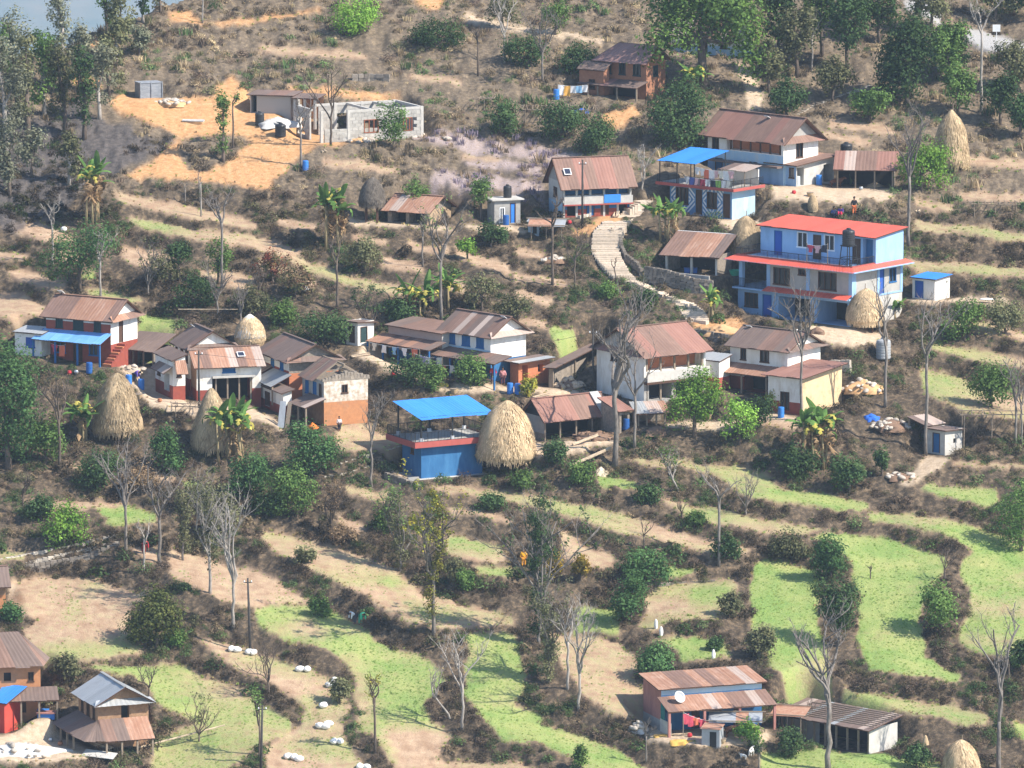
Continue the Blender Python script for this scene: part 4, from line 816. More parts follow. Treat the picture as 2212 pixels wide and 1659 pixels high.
n.rail([(-L_-.12,W_*.1,0), (-L_-.12,-W_-.08,0), (L_+.06,-W_-.08,0), (L_+.06,-W_+3.3,0)], z2+.45, .65, gap=.15)
t = House('N', '', '', '', root=n); d0 = 3.5; t.W = n.W - d0; t.L = n.L + .2; t.h = n.m(62); t.M = Matrix.Translation((0, d0/2, z2+.18)); t.FD = 0.0
t.walls(C_blue, ops=[('F',.12,.19,.0,.86,'door',C_bdoor),('F',.32,.41,.36,.9,'win',C_wfr),('F',.46,.53,0,.86,'door',C_wood),('F',.555,.645,.36,.9,'win',C_wfr),('F',.80,.87,0,.88,'door',C_wood),('F',.89,.975,.0,.9,'hole',C_blue2,.5)])
t.mono(.42, T_red, gmat=C_blue, of=.45, ox=.25, ob=.4)
a = House('O', 'outhouse', 'little white outhouse with blue roof and blue door beside the big house', 'outhouse'); a.walls(C_white, ops=[('F',.12,.5,.02,.86,'door',C_bdoor),('R',.75,.86,.72,.86,'hole',C_dark,.2)]); a.mono(.18, T_blue, gmat=C_white, of=.2, ox=.2)
# --- white house with the open gallery, centre
p = House('P', 'village_house', 'white house with reddish roof and open upper gallery, behind the large bare tree', 'house')
p.walls(C_white, bands={'F': [(.4, C_conc), (1, C_white)], 'L': [(1, C_white)], '*': [(1, C_white)]}, ops=[('F',.03,.97,.62,.95,'hole',C_brick,1.3),('F',.08,.45,0,.36,'hole',C_dark,1.5),('F',.52,.92,0,.36,'hole',C_dark,1.5),('L',.30,.46,.72,.93,'win',C_wood)])
p.posts('F', 5, p.h, C_pwood, u0=.05, u1=.95, w=.16); p.gable(p.m(44), [T_mar, T_mar, T_brown], ox=.45, oy=.6, gmat=C_conc, skirt='L')
p.put(MB().box(-p.L/2-.05, p.L/2+.1, -p.W/2-.55, -p.W/2-.02, p.h*.36, p.h*.41), 'balcony_floor', C_wood); p.put(MB().box(-p.L/2, p.L/2+.1, -p.W/2-.54, -p.W/2-.46, p.h*.41, p.h*.62), 'balcony_wall', C_lconc)
q = House('Q', 'village_house', 'white house with grey-brown roof and two lower wings, below the big blue house', 'house')
q.walls(bands={'F': [(.3, C_red), (1, C_white)], 'R': [(1, C_white)], '*': [(1, C_white)]}, ops=[('F',.18,.28,.66,.92,'win',C_wood),('F',.52,.68,.66,.92,'win',C_wood),('F',.25,.75,0,.38,'hole',C_dark,1.4)])
q.gable(q.m(30), [T_dark, T_brown], ox=.4, oy=.45, gmat=C_white, skirt='R'); q.lean('F', -.05, .85, q.m(58), q.m(42), 1.9, [T_rust, T_pale, T_rust], posts=3)
q.sol_label = 'solar panel on the ridge of the grey-brown roof below the big house'; q.solar(-q.L/2+.5, -.2, q.h+q.m(29), -.5)
a = House('Q2', '', '', '', root=q); a.walls(bands={'F': [(.32, C_red), (1, C_white)], 'R': [(1, C_yel)], '*': [(1, C_white)]}, ops=[('F',.38,.66,.1,.58,'win',C_wood)]); a.mono(.55, [T_mar, T_brown], gmat=C_yel, of=.35, ox=.5)
a = House('Q3', '', '', '', root=q); a.walls(bands={'*': [(.42, C_maroon), (1, C_white)]}, ops=[('F',.6,.68,.05,.4,'hole',C_dark,.3)]); a.mono(.35, T_grey, gmat=C_white, of=.15, ox=.15)
# --- blue kiosk with terrace
r_ = House('R', 'blue_kiosk', 'blue one-room building with a railed roof terrace under a bright blue canopy', 'house')
r_.walls(C_blue2, ops=[('L',.45,.62,.66,.88,'win',C_wood)], h=r_.h)
k = r_; L_, W_ = k.L/2, k.W/2; k.put(MB().box(-L_-.9, L_+.9, -W_-.62, W_+1.4, k.h+.002, k.h+.30), 'floor_slab', C_lconc)
k.put(MB().box(-L_-.94, L_+.94, -W_-.66, -W_-.621, k.h-.10, k.h+.42), 'slab_edge', C_maroon); k.put(MB().box(-L_-.94, -L_-.901, -W_-.62, W_+1.4, k.h-.10, k.h+.42), 'slab_edge', C_maroon); k.put(MB().box(L_+.901, L_+.94, -W_-.62, W_+1.4, k.h-.10, k.h+.42), 'slab_edge', C_maroon)
z = k.h+.31; k.rail([(L_+.8,W_+1.3,0), (-L_-.8,W_+1.3,0), (-L_-.8,-W_-.5,0), (L_+.8,-W_-.5,0), (L_+.8,W_+1.3,0)], z, .92, gap=.14)
zt = z+2.15; x0, x1, y0, y1 = -L_-.1, L_+.8, -W_-.1, W_+1.0
for x in (x0+.1, (x0+x1)/2-.3, x1-.3):
    for y, zz in ((y0+.1, zt), (y1-.2, zt+.62)):
        k.put(MB().bar((x,y,z), (x,y,zz), .12), 'post', C_iron); k.put(MB().box(x-.14,x+.14,y-.14,y+.14,z+.001,z+.34), 'post_base', C_wfr)
r = k.roofpart([((x0,y0+.1,zt), (x1,y0+.1,zt), .09), ((x0,y1,zt+.66), (x1,y1,zt+.66), .09)], C_iron); k.sheets((x0-.2,y0-.5,zt-.12), (x1+.2,y0-.5,zt-.12), (x1+.2,y1+.3,zt+.76), (x0-.2,y1+.3,zt+.76), T_blue, r)
k.put(MB().box(-L_-1.6, L_+.3, -W_-.55, W_+.2, -.9, -.02), 'plinth', C_lconc); k.put(MB().box(-L_-1.7, -L_-.6, -W_-.75, -W_-.56, -1.9, .30), 'plinth_wall', C_conc)
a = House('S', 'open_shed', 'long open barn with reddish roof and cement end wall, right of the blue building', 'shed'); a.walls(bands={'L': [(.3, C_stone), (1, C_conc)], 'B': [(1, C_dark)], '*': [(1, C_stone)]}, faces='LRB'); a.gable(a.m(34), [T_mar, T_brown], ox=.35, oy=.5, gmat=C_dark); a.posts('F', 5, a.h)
MB().hexa([(a.L/2-1.0,-a.W/2-.52,a.h-.1),(a.L/2-.1,-a.W/2-.52,a.h-.1),(a.L/2-.1,-.1,a.h+a.m(34)),(a.L/2-1.0,-.1,a.h+a.m(34)),(a.L/2-1.0,-a.W/2-.52,a.h-.04),(a.L/2-.1,-a.W/2-.52,a.h-.04),(a.L/2-.1,-.1,a.h+a.m(34)+.2),(a.L/2-1.0,-.1,a.h+a.m(34)+.2)]).build('patch_sheet', T_grey, a.o)
a = House('S2', 'small_shed', 'narrow rusty-roofed lean-to at the end of the open barn', 'shed'); a.walls(C_stone, ops=[('F',.2,.8,0,.8,'hole',C_dark,.8)]); a.mono(.7, T_mar, gmat=C_stone, of=.3, ox=.3)
a = House('T', 'small_shed', 'tiny shed with a striped rust and tin roof on poles', 'shed'); a.walls(C_stone, faces='LB'); a.mono(.5, [T_rust, T_grey, T_pale], of=.5, ox=.3, wid=.7); a.posts('F', 4, a.h)
a = House('U', 'outhouse', 'grey cement outhouse with blue door under a long sloping roof', 'outhouse'); a.walls(C_lconc, ops=[('F',.3,.72,.05,.86,'door',C_bfr),('R',.48,.68,.42,.62,'hole',C_dark,.2)]); a.mono(-.1, T_dark, of=.3, ox=.3); a.lean('L', -.1, 1.0, a.h+.1, a.h+.7, 2.4, [T_pale, T_dark], posts=2, pm_=C_pwood)
# --- lower right
w = House('W', 'pink_house', 'long pink-walled house with rust-streaked porch roof and satellite dish', 'house')
w.walls(bands={'L': [(.25, C_conc), (1, C_pink)], 'F': [(.84, C_blue2), (1, C_sky)], '*': [(1, C_pink)]}, ops=[('F',.30,.38,0,.6,'door',C_wood),('F',.5,.6,.2,.6,'win',C_wood),('F',.72,.8,0,.6,'door',C_wood)])
w.mono(.45, [T_rust, T_pale, T_rust, T_brown], gmat=C_pink, of=.35, ox=.35); w.lean('F', -.04, 1.03, w.h*.80, w.h*.58, 2.6, [T_rust, T_pale, T_rust, T_brown, T_rust], posts=4, pm_=C_pink, pr=.1)
w.put(MB().box(-w.L/2-.1, -w.L/2, -w.W/2-2.3, -w.W/2-.01, -.9, w.h*.3), 'porch_wall', C_lconc); w.put(MB().box(-w.L/2-.06, -w.L/2-.02, -w.W/2-.9, -w.W/2-.05, w.h*.3, w.h*.70), 'green_door', pm('teal_door', (.02,.14,.14), (.03,.18,.17), 2))
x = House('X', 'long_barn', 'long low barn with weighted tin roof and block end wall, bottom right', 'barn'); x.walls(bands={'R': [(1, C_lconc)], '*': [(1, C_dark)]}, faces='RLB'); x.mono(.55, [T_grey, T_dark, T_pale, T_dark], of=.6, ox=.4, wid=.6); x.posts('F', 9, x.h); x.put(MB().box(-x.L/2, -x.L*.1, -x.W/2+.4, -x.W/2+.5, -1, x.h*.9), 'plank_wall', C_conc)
rg = random.Random(9)
for q_ in range(9):                # long poles laid on the roof to hold the sheets
    y_ = -x.W/2+.1+q_*x.W/9; zz = x.h + .55*(y_+x.W/2)/x.W + .12; x.put(MB().tube([(-x.L*.35+rg.uniform(-.5,.8),y_,zz), (x.L/2+.3,y_+.2,zz+.02)], [.05,.035], 5), 'roof_pole', C_pwood, x.roof)
# --- lower left
y = House('Y', 'stone_house', 'two-storey mud and stone house with a grey tin roof and brown skirt roofs', 'house')
y.walls(C_brown, ops=[('F',.14,.26,.58,.86,'win',C_wood),('F',.42,.58,.56,.86,'win',C_wood),('F',.74,.86,.58,.86,'win',C_wood),('R',.46,.62,.55,.9,'hole',C_dark,.5),('F',.4,.6,0,.34,'door',C_wood)])
y.gable(y.m(32), [T_grey, T_grey], ox=.6, oy=.45, gmat=C_brown, skirt='R'); y.lean('F', -.05, 1.0, y.h*.56, y.h*.32, 2.2, [T_dark, T_brown, T_dark], posts=4); y.lean('R', .0, .96, y.h*.62, y.h*.24, 2.1, [T_dark, T_brown, T_dark, T_rust], posts=4)
k = y; p_ = lambda v: Vector(v); a0, a1, a2 = (k.L/2, -k.W/2, k.h*.60), (k.L/2+2.1, -k.W/2, k.h*.24), (k.L/2, -k.W/2-2.2, k.h*.32)     # hip between the two skirts
k.sheets(a2, (k.L/2+1.5,-k.W/2-1.6,k.h*.25), a0, a0, [T_dark], k.roof); k.sheets((k.L/2+1.5,-k.W/2-1.6,k.h*.25), a1, a0, a0, [T_dark], k.roof)
zz = House('Z', 'mud_house', 'orange mud house with dark rusty hipped roof at the left edge', 'house'); zz.walls(C_mud, ops=[('F',.50,.6,.66,.84,'hole',C_dark,.4),('F',.83,.91,.64,.84,'win',C_wood),('F',.7,.8,0,.3,'door',C_wood)])
L_, W_ = zz.L/2, zz.W/2; e_ = zz.h-.15; t_ = zz.h+2.3; r = zz.roofpart([((-L_-.5,0,t_), (L_-1.7,0,t_), .12)])
zz.sheets((-L_-.6,-W_-.6,e_), (L_+.2,-W_-.6,e_), (L_-1.7,0,t_), (-L_-.6,0,t_), DK, r); zz.sheets((-L_-.6,W_+.6,e_), (L_+.2,W_+.6,e_), (L_-1.7,0,t_), (-L_-.6,0,t_), DK, r, 2.0)
zz.sheets((L_+.2,-W_-.6,e_), (L_+.95,0,e_+.1), (L_-1.7,0,t_), (L_-1.7,0,t_), DK, r); zz.sheets((L_+.95,0,e_+.1), (L_+.2,W_+.6,e_), (L_-1.7,0,t_), (L_-1.7,0,t_), DK, r); zz.lean('F', .2, 1.22, zz.h*.52, zz.h*.34, 2.2, DK, posts=5)
a = House('AA', 'red_hut', 'bright red hut with a blue roof at the lower left edge', 'hut'); a.walls(C_redp, ops=[('F',.3,.6,0,.8,'door',C_bdoor)]); a.mono(.75, T_blue, gmat=C_redp, of=.3, ox=.4)
a = House('BB', 'brick_house', 'brick house corner with dark roof at the left edge', 'house'); a.walls(bands={'*': [(.6, C_mud), (1, C_brown)]}); a.gable(1.1, DK, ox=.4, oy=.5, gmat=C_brown)
# --- top of the slope
c = House('CC', 'brick_house', 'brick house with purplish hipped roof and dark porch, top centre', 'house')
c.walls(C_brick if False else pm('dull_brick', (.36,.17,.10), (.27,.13,.08), 3.0, bump=.3), ops=[('F',.12,.26,.62,.95,'win',C_gfr),('F',.42,.56,.62,.95,'win',C_gfr),('F',.72,.88,.62,.95,'win',C_gfr),('R',.35,.6,.6,.9,'win',C_gfr),('F',.2,.8,0,.36,'hole',C_dark,.8)])
L_, W_ = c.L/2, c.W/2; e_ = c.h-.1; t_ = c.h+c.m(34); r = c.roofpart([((-L_+1.3,0,t_), (L_,0,t_), .12)])
TP = tin('purplish_sheet', (.22,.13,.115), (.28,.165,.145), (.34,.20,.17)); c.sheets((-L_-.5,-W_-.6,e_), (L_+.4,-W_-.6,e_), (L_+.3,0,t_), (-L_+1.3,0,t_), TP, r); c.sheets((-L_-.5,W_+.6,e_), (L_+.4,W_+.6,e_), (L_+.3,0,t_), (-L_+1.3,0,t_), TP, r, 2); c.sheets((-L_-.5,W_+.6,e_), (-L_-.5,-W_-.6,e_), (-L_+1.3,0,t_), (-L_+1.3,0,t_), TP, r)
c.put(MB().tri((L_,-W_,c.h), (L_,W_,c.h), (L_,0,t_-.05)), 'gable', C_brown); c.lean('F', -.22, 1.05, c.h*.48, c.h*.34, 2.0, [T_dark, TP], posts=4)
a = House('CC2', '', '', '', root=c); a.walls(pm('dull_brick', (0,0,0)), ops=[('F',.4,.65,.2,.6,'win',C_wood)]); a.mono(.5, [T_dark, T_pale], gmat=C_brown, of=.2, ox=.2)
a = House('DD', 'white_house', 'white house with patchy roof half hidden behind the tallest green tree', 'house'); a.walls(C_white, bands={'*': [(.4, C_sky), (1, C_white)]}, ops=[('F',.15,.28,.2,.8,'win',C_wood),('F',.42,.52,0,.75,'door',C_wood),('F',.7,.8,.3,.8,'win',C_wood)]); a.gable(a.m(24), [T_pale, T_rust, T_brown], ox=.4, oy=.5, gmat=C_white)
# --- building site
a = House('EE', 'site_shed', 'flat-roofed shed of corrugated sheets on the orange building site', 'shed'); tg = tin('dusty_tin_wall', (.30,.29,.27), (.38,.36,.33), (.24,.23,.22)); a.walls(tg, ops=[('F',.02,.16,0,.95,'hole',C_dark,1.0)]); a.mono(.1, [T_dark, T_brown], of=.3, ox=.3)
a = House('EE2', 'site_shelter', 'open shelter with pale posts between the site shed and the unfinished house', 'shed'); a.walls(C_mud, faces='B'); a.mono(.15, [T_brown, T_dark], of=.2, ox=.2); a.posts('F', 3, a.h, C_lconc, w=.22)
a = House('FF', 'tarp_cubicle', 'small cubicle wrapped in grey tarpaulin on the building site', 'tent'); tp = pm('grey_tarpaulin', (.20,.22,.25), (.29,.31,.34), 2.0, rough=.6, bump=.6, stretch=(1,1,4)); a.walls(tp); a.slab(a.h+.002, .05, tp, .05,.05,.05,.05, 'tarp_top')
for x_ in (-.5,.0,.5): a.put(MB().tube([(x_*a.L,-a.W/2-.02,-.3),(x_*a.L+.03,-a.W/2-.04,a.h*.5),(x_*a.L,-a.W/2-.02,a.h+.15)], [.05,.07,.05], 5), 'tarp_fold', tp)
a = House('GG', 'outhouse', 'grey outhouse with blue door and black tank on its roof', 'outhouse'); a.walls(C_conc, ops=[('F',.60,.82,.02,.88,'door',T_blue),('F',.2,.4,.05,.7,'win',C_wfr)]); a.slab(a.h+.002, .12, C_lconc, .25,.15,.3,.3)
a = House('HH', 'small_shed', 'stone shed with a streaky orange rust roof beside the banana clump', 'shed'); a.walls(C_stone, bands={'R': [(1, pm('tan_stone', (.42,.31,.2), (.30,.21,.14), 5, bump=.8))], '*': [(1, C_stone)]}, ops=[('F',.1,.46,0,.9,'hole',C_dark,1.4),('F',.54,.92,0,.9,'hole',C_dark,1.4)]); a.gable(a.m(24), [T_rust, T_pale, T_rust], ox=.5, oy=.5, gmat=C_stone)
# --- unfinished block house: roofless walls of separate blocks between concrete columns
v = House('V1', 'unfinished_house', 'unfinished roofless house of grey stone blocks and concrete columns', 'house')
L_, W_ = v.L/2, v.W/2; hb = v.h
def blockwall(face, u0, u1, v0, v1, holes=()):
    bw, bh = .62, .33; j = 0; z = v0
    base = v.put(v.fbox(MB(), face, u0, u1, -1.2, v0+.0, .02, .24), 'footing', C_conc)
    core = MB()
    while z < v1-.05:
        zt = min(v1, z+bh); u = u0 - (bw/2 if j % 2 else 0)
        while u < u1-.02:
            a_, b_ = max(u, u0), min(u+bw, u1)
            if b_-a_ > .1 and not any(a_ < q[1]-.05 and b_ > q[0]+.05 and z < q[3]-.05 and zt > q[2]+.05 for q in holes):
                v.put(v.fbox(MB(), face, a_+.012, b_-.012, z+.012, zt-.012, .03+rg.uniform(-.015,.015), .22), 'stone_block', C_block)
                core_ = v.fbox(core, face, a_, b_, z, zt, .05, .20)
            u += bw
        z = zt; j += 1
    if core.f: v.put(core, 'mortar', C_lconc)
f_ = v.L
blockwall('F', f_*.28, f_*.99, .0, hb-.25, [(f_*.42, f_*.56, .75, 2.0), (f_*.80, f_*.89, .75, 2.0)]); blockwall('F', f_*.04, f_*.27, .0, 1.2); blockwall('R', .25, v.W-.2, .0, hb-.25); blockwall('B', .2, f_*.78, .0, hb-.25, [(f_*.2, f_*.32, .6, 1.8), (f_*.5, f_*.58, .6, 1.8)]); blockwall('L', .2, v.W*.55, 0, hb-.25, [(1.0,1.9,.3,2.0)])
for u in (.0, .26, .62, .975): v.put(v.fbox(MB(), 'F', u*f_, u*f_+.28, -1.2, hb+.02, .0, .27), 'concrete_column', C_lconc)
for u in (.02, .35, .62, .97): v.put(v.fbox(MB(), 'B', u*(f_-.3), u*(f_-.3)+.28, -1.2, hb+.02, .0, .27), 'concrete_column', C_lconc)
for fc, a_, b_ in (('F', .27*f_, f_-.02), ('R', .28, v.W-.28), ('B', .02, f_*.8), ('L', .3, v.W*.6)): v.put(v.fbox(MB(), fc, a_, b_, hb-.245, hb-.01, .01, .25), 'ring_beam', C_lconc)
v.put(MB().box(-.1, .12, -W_+.26, W_-.26, hb-.24, hb-.02), 'ring_beam', C_lconc); v.put(MB().box(L_*.5, L_*.5+.2, -W_+.26, W_-.26, hb-.24, hb-.02), 'ring_beam', C_lconc)
C_bfrm = pm('rusty_window_frame', (.30,.10,.05), (.24,.08,.04), 3)
for u0, u1 in ((.42,.56), (.80,.89)):
    g_ = MB(); a_, b_ = u0*f_, u1*f_
    for q in (a_, (a_*2+b_)/3, (a_+2*b_)/3, b_-.07): v.fbox(g_, 'F', q, q+.07, .72, 2.0, -.02, .1)
    v.fbox(g_, 'F', a_, b_, 1.93, 2.0, -.025, .1); v.fbox(g_, 'F', a_, b_, .70, .77, -.025, .1); v.put(g_, 'window_frame', C_bfrm)
# ------------------------------------------------------------------ vegetation kit
B_grey = pm('grey_bark', (.24,.21,.185), (.10,.088,.078), 3.0, rough=.95, stretch=(2,2,.6), rnd=.15)
B_pale = pm('pale_bark', (.40,.36,.32), (.17,.15,.13), 2.6, rough=.95, stretch=(2,2,.6), rnd=.12)
B_brown = pm('brown_bark', (.15,.115,.09), (.07,.056,.046), 3.0, rough=.95, stretch=(2,2,.6), rnd=.15)
G_mid = leafmat('mid_green_leaves', (.085,.155,.045), (.15,.23,.065))
G_dark = leafmat('dark_green_leaves', (.045,.085,.035), (.085,.135,.05))
G_lime = leafmat('fresh_green_leaves', (.14,.27,.045), (.23,.38,.07))
G_olive = leafmat('olive_leaves', (.12,.13,.065), (.19,.185,.095))
G_grey = leafmat('dusty_grey_green_leaves', (.15,.165,.11), (.23,.225,.15))
G_yel = leafmat('yellowing_leaves', (.36,.31,.05), (.20,.24,.05))
G_gold = leafmat('golden_flowers', (.45,.31,.05), (.20,.19,.06))
G_dry = leafmat('dry_brown_leaves', (.20,.14,.085), (.27,.19,.115))
G_jack = leafmat('glossy_deep_green_leaves', (.06,.135,.05), (.115,.20,.07))
def leafquads(C, Nrm, size, rng, asp=0.62):
    n = len(C); r = rng.standard_normal((n, 3)); t = np.cross(Nrm, r); t /= np.linalg.norm(t, axis=1, keepdims=True)+1e-9
    b = np.cross(Nrm, t); b /= np.linalg.norm(b, axis=1, keepdims=True)+1e-9; s = size[:, None]
    V = np.stack([C - t*s*.5, C + b*s*asp*.5 + Nrm*s*.08, C + t*s*.5, C - b*s*asp*.5 + Nrm*s*.08], 1).reshape(-1, 3)
    return V, np.arange(4*n).reshape(n, 4)
def crown_pts(blobs, clumps, per, rng, cr=.28, hollow=.5, gap=.0):
    """leaf positions and outward normals for clumps spread through ellipsoids ((cx,cy,cz),(rx,ry,rz))"""
    C, Nn = [], []; vol = np.array([b[1][0]*b[1][1]*b[1][2] for b in blobs])**.67; vol /= vol.sum()
    for (c, r), f in zip(blobs, vol):
        m = max(4, int(clumps*f)); d = rng.standard_normal((m, 3)); d /= np.linalg.norm(d, axis=1, keepdims=True); rad = hollow + (1-hollow)*rng.random((m, 1))**.6
        rad *= 1 + .16*np.sin(3.1*d[:, :1]+2*d[:, 1:2]*2+rng.random()*6)*1.0
        P = np.array(c) + d*rad*np.array(r)
        if gap: P = P[rng.random(m) > gap*(0.5+0.5*np.sin(P[:, 0]*2.1+P[:, 2]*1.7))]
        k = np.maximum(1, rng.poisson(per, len(P))); Q = np.repeat(P, k, 0); D = np.repeat(d[:len(P)] if not gap else (P-np.array(c)), k, 0)
        off = rng.standard_normal(Q.shape)*cr; nn = D/(np.linalg.norm(D, axis=1, keepdims=True)+1e-9)*.8 + off/cr*.35 + np.array((0,0,.55)) + rng.standard_normal(Q.shape)*.45
        C.append(Q+off); Nn.append(nn/np.linalg.norm(nn, axis=1, keepdims=True))
    return np.concatenate(C), np.concatenate(Nn)
def crown_mesh(name, blobs, clumps, per, leaf, mat, rng, cr=.28, hollow=.5, gap=0.):
    C, Nn = crown_pts(blobs, clumps, per, rng, cr, hollow, gap); V, F = leafquads(C, Nn, leaf*(.65+.7*rng.random(len(C))), rng); return npmesh(name, V, F, mat)
class Limbs:
    def __init__(s, seed): s.mb = MB(); s.r = random.Random(seed); s.tips = []
    def grow(s, p, d, length, rad, depth, up=.35, wob=.25, sides=5, n=5, kids=(3,5), spread=.7, ratio=.5, end=.35):
        r = s.r; pts, rads = [Vector(p)], [rad]; q = Vector(p); d = Vector(d).normalized()
        for k in range(n):
            d = (d + Vector((r.gauss(0,1), r.gauss(0,1), r.gauss(0,.6)))*wob*.5 + Vector((0,0,up))*.3).normalized()
            q = q + d*length/n; pts.append(q.copy()); rads.append(rad*(1-(1-end)*(k+1)/n))
        s.mb.tube(pts, rads, sides)
        if depth == 0: s.tips.append((pts[-1], d)); return
        for _ in range(r.randint(*kids)):
            t = r.uniform(.3, 1.0); k = min(n-1, int(t*n)); base = pts[k].lerp(pts[k+1], t*n-k); a = r.uniform(0, 6.283)
            side = Vector((math.cos(a), math.sin(a), r.uniform(-.1,.5))); dd = (d*.5 + side*spread).normalized()
            s.grow(base, dd, length*ratio*r.uniform(.7,1.25), rads[k]*.6, depth-1, up+.15, wob, 4 if depth < 2 else 5, 4, kids, spread, ratio, .4)
def bare_tree(px, py, h, w, label, seed, bark=None, fork=.42, limbs=4, lean=0.0, thick=1.0, leaf=None, nleaf=0, lsize=.2, name='bare_tree', depth=2, ratio=.45, kids=(4,7), col=None):
    """leafless lopped tree: bole, crooked limbs with stubby twigs, sometimes tufts of leaves at the ends"""
    s = ppm(px, py); H = h/s/math.cos(PITCH); R = w/s/2; r = random.Random(seed); p0 = ground(px, py); bark = bark or B_grey
    t = thing(name, label, 'tree', p0, 0); tr = (.045 + .0085*H)*thick
    top = Vector((lean*H*fork, r.uniform(-.1,.1), H*fork)); tp = [Vector((0,0,-.4))]
    for k in range(1, 6): q = top*(k/5); tp.append(q + Vector((r.gauss(0,.03)*H/6, r.gauss(0,.03)*H/6, 0)))
    tp[-1] = top; MB().tube(tp, [tr*1.35, tr*1.05, tr, tr*.93, tr*.88, tr*.82], 7).build('trunk', bark, t, smooth=True)
    lb = Limbs(seed); Lh = H*(1-fork)
    for k in range(limbs):
        a = 6.283*k/limbs + r.uniform(-.4,.4); out = R/max(Lh,.1)*r.uniform(.5,1.05); st = top if k < 2 else tp[4].lerp(top, r.random())
        d = Vector((math.cos(a)*out + lean*.5, math.sin(a)*out*.8, 1.0)); ln = (H*r.uniform(.86,1.0) - st.z)*math.sqrt(1+out*out*.5)
        lb.grow(st, d, ln, tr*.74, depth, .36, .5, 6, 7, kids, .6, ratio*.8, .42)
    lb.mb.build('crown', bark, t)
    if col:      # leafy shoots up the length of the stems: (material, from, to, radius share, clumps)
        B_ = [((r.uniform(-.45,.45)*R*(.4+z), r.uniform(-.3,.3)*R, H*z), (R*col[3]*r.uniform(.6,1.2), R*col[3]*r.uniform(.6,1.1), H*.075)) for z in np.linspace(col[1], col[2], 9)]
        link('foliage', crown_mesh('foliage', B_, col[4], 13, .21, col[0], np.random.default_rng(seed+7), cr=.2, hollow=.15, gap=.3), t)
    if leaf and nleaf:
        rg = np.random.default_rng(seed); tips = np.array([tuple(q[0]) for q in lb.tips]); rg.shuffle(tips); tips = tips[:max(3, nleaf)]
        Q = np.repeat(tips, 14, 0); off = rg.standard_normal(Q.shape)*.17; nn = off + np.array((0,0,.3)) + .2*rg.standard_normal(Q.shape); nn /= np.linalg.norm(nn, axis=1, keepdims=True)
        V, F = leafquads(Q+off, nn, lsize*(.7+.6*rg.random(len(Q))), rg); link('leaves', npmesh('leaves', V, F, leaf), t)
    return t
def leafy_tree(px, py, h, w, label, seed, mat=None, blobs=None, trunk=.3, dens=1.0, leaf=.24, bark=None, name='leafy_tree', cat='tree', gap=.14, hollow=.4, flat=1.0, thick=1.0):
    """tree or bush with a leaf-by-leaf crown; blobs are (x,z,rx,rz) in crown fractions, z from crown base to top"""
    s = ppm(px, py); H = h/s/math.cos(PITCH); R = w/s/2; rg = np.random.default_rng(seed); r = random.Random(seed); p0 = ground(px, py)
    t = thing(name, label, cat, p0, 0); cb = H*trunk; ch = H-cb
    if blobs is None:
        blobs = [(0,.48,.72,.44)] + [(r.uniform(-.75,.75), r.uniform(.15,.82), r.uniform(.28,.5), r.uniform(.16,.3)) for _ in range(8)]
    B = [((bx*R, r.uniform(-.35,.35)*R, cb+bz*ch), (max(.15,brx*R), max(.15,brx*R*.95), max(.15,brz*ch))) for bx, bz, brx, brz in blobs]
    area = sum(b[1][0]*b[1][2] for b in B); clumps = int(34*dens*area**.85)+14
    tr = (.05+.02*H)*thick; lb = Limbs(seed); top = (r.uniform(-.1,.1)*R, 0, cb+.25*ch)
    tp = [(0,0,-.4), (r.uniform(-.1,.1),0,cb*.5), top]; MB().tube(tp, [tr*1.3, tr, tr*.8], 7).build('trunk', bark or B_brown, t, smooth=True)
    for b in B[:7]: lb.mb.tube([top, Vector(top).lerp(Vector(b[0]), .6)+Vector((0,0,-.1*R)), b[0]], [tr*.6, tr*.4, tr*.15], 5)
    lb.mb.build('limbs', bark or B_brown, t)
    for _ in range(7): a = r.uniform(-.9,.9); b_ = r.uniform(.55,1.0); B.append(((a*R*.8, r.uniform(-.3,.3)*R, cb+(1-.55*abs(a))*ch*b_+.08*ch), (R*.13, R*.13, ch*.13)))
    link('crown', crown_mesh('crown', B, clumps, 15, leaf, mat or G_mid, rg, cr=max(.16,.11*R+.1), hollow=hollow, gap=gap), t); return t
# shared banana leaf blades
def banana_leaf_mesh(name, droop, mat, torn):
    r = random.Random(int(droop*100)+torn); V, F = [], []; n = 9
    for k in range(n+1):
        t = k/n; x = t*math.cos(droop*t*.9); z = t*(1-.2*t) - droop*t*t*.9; w = .16*math.sin(math.pi*min(1, t*.93+.06))**.55*(1-.25*(k % 2)*torn)
        V += [(x, -w, z-.35*w), (x, 0, z), (x, w, z-.35*w)]
    for k in range(n):
        i = 3*k; F += [(i,i+1,i+4,i+3), (i+1,i+2,i+5,i+4)]
    me = bpy.data.meshes.new(name); me.from_pydata(V, [], F); me.materials.append(mat); return me
BN_g = leafmat('banana_leaf_green', (.085,.17,.045), (.14,.24,.065)); BN_d = leafmat('banana_leaf_dry', (.34,.23,.13), (.24,.16,.09)); BN_y = leafmat('banana_leaf_yellow', (.48,.40,.10), (.38,.34,.08))
BLV = [banana_leaf_mesh('leaf', d, m, k) for k, (d, m) in enumerate([(.15,BN_g),(.6,BN_g),(1.1,BN_g),(.9,BN_y),(1.9,BN_d)])]
B_ban = pm('banana_stem', (.36,.27,.16), (.24,.20,.10), 4, stretch=(4,4,.7))
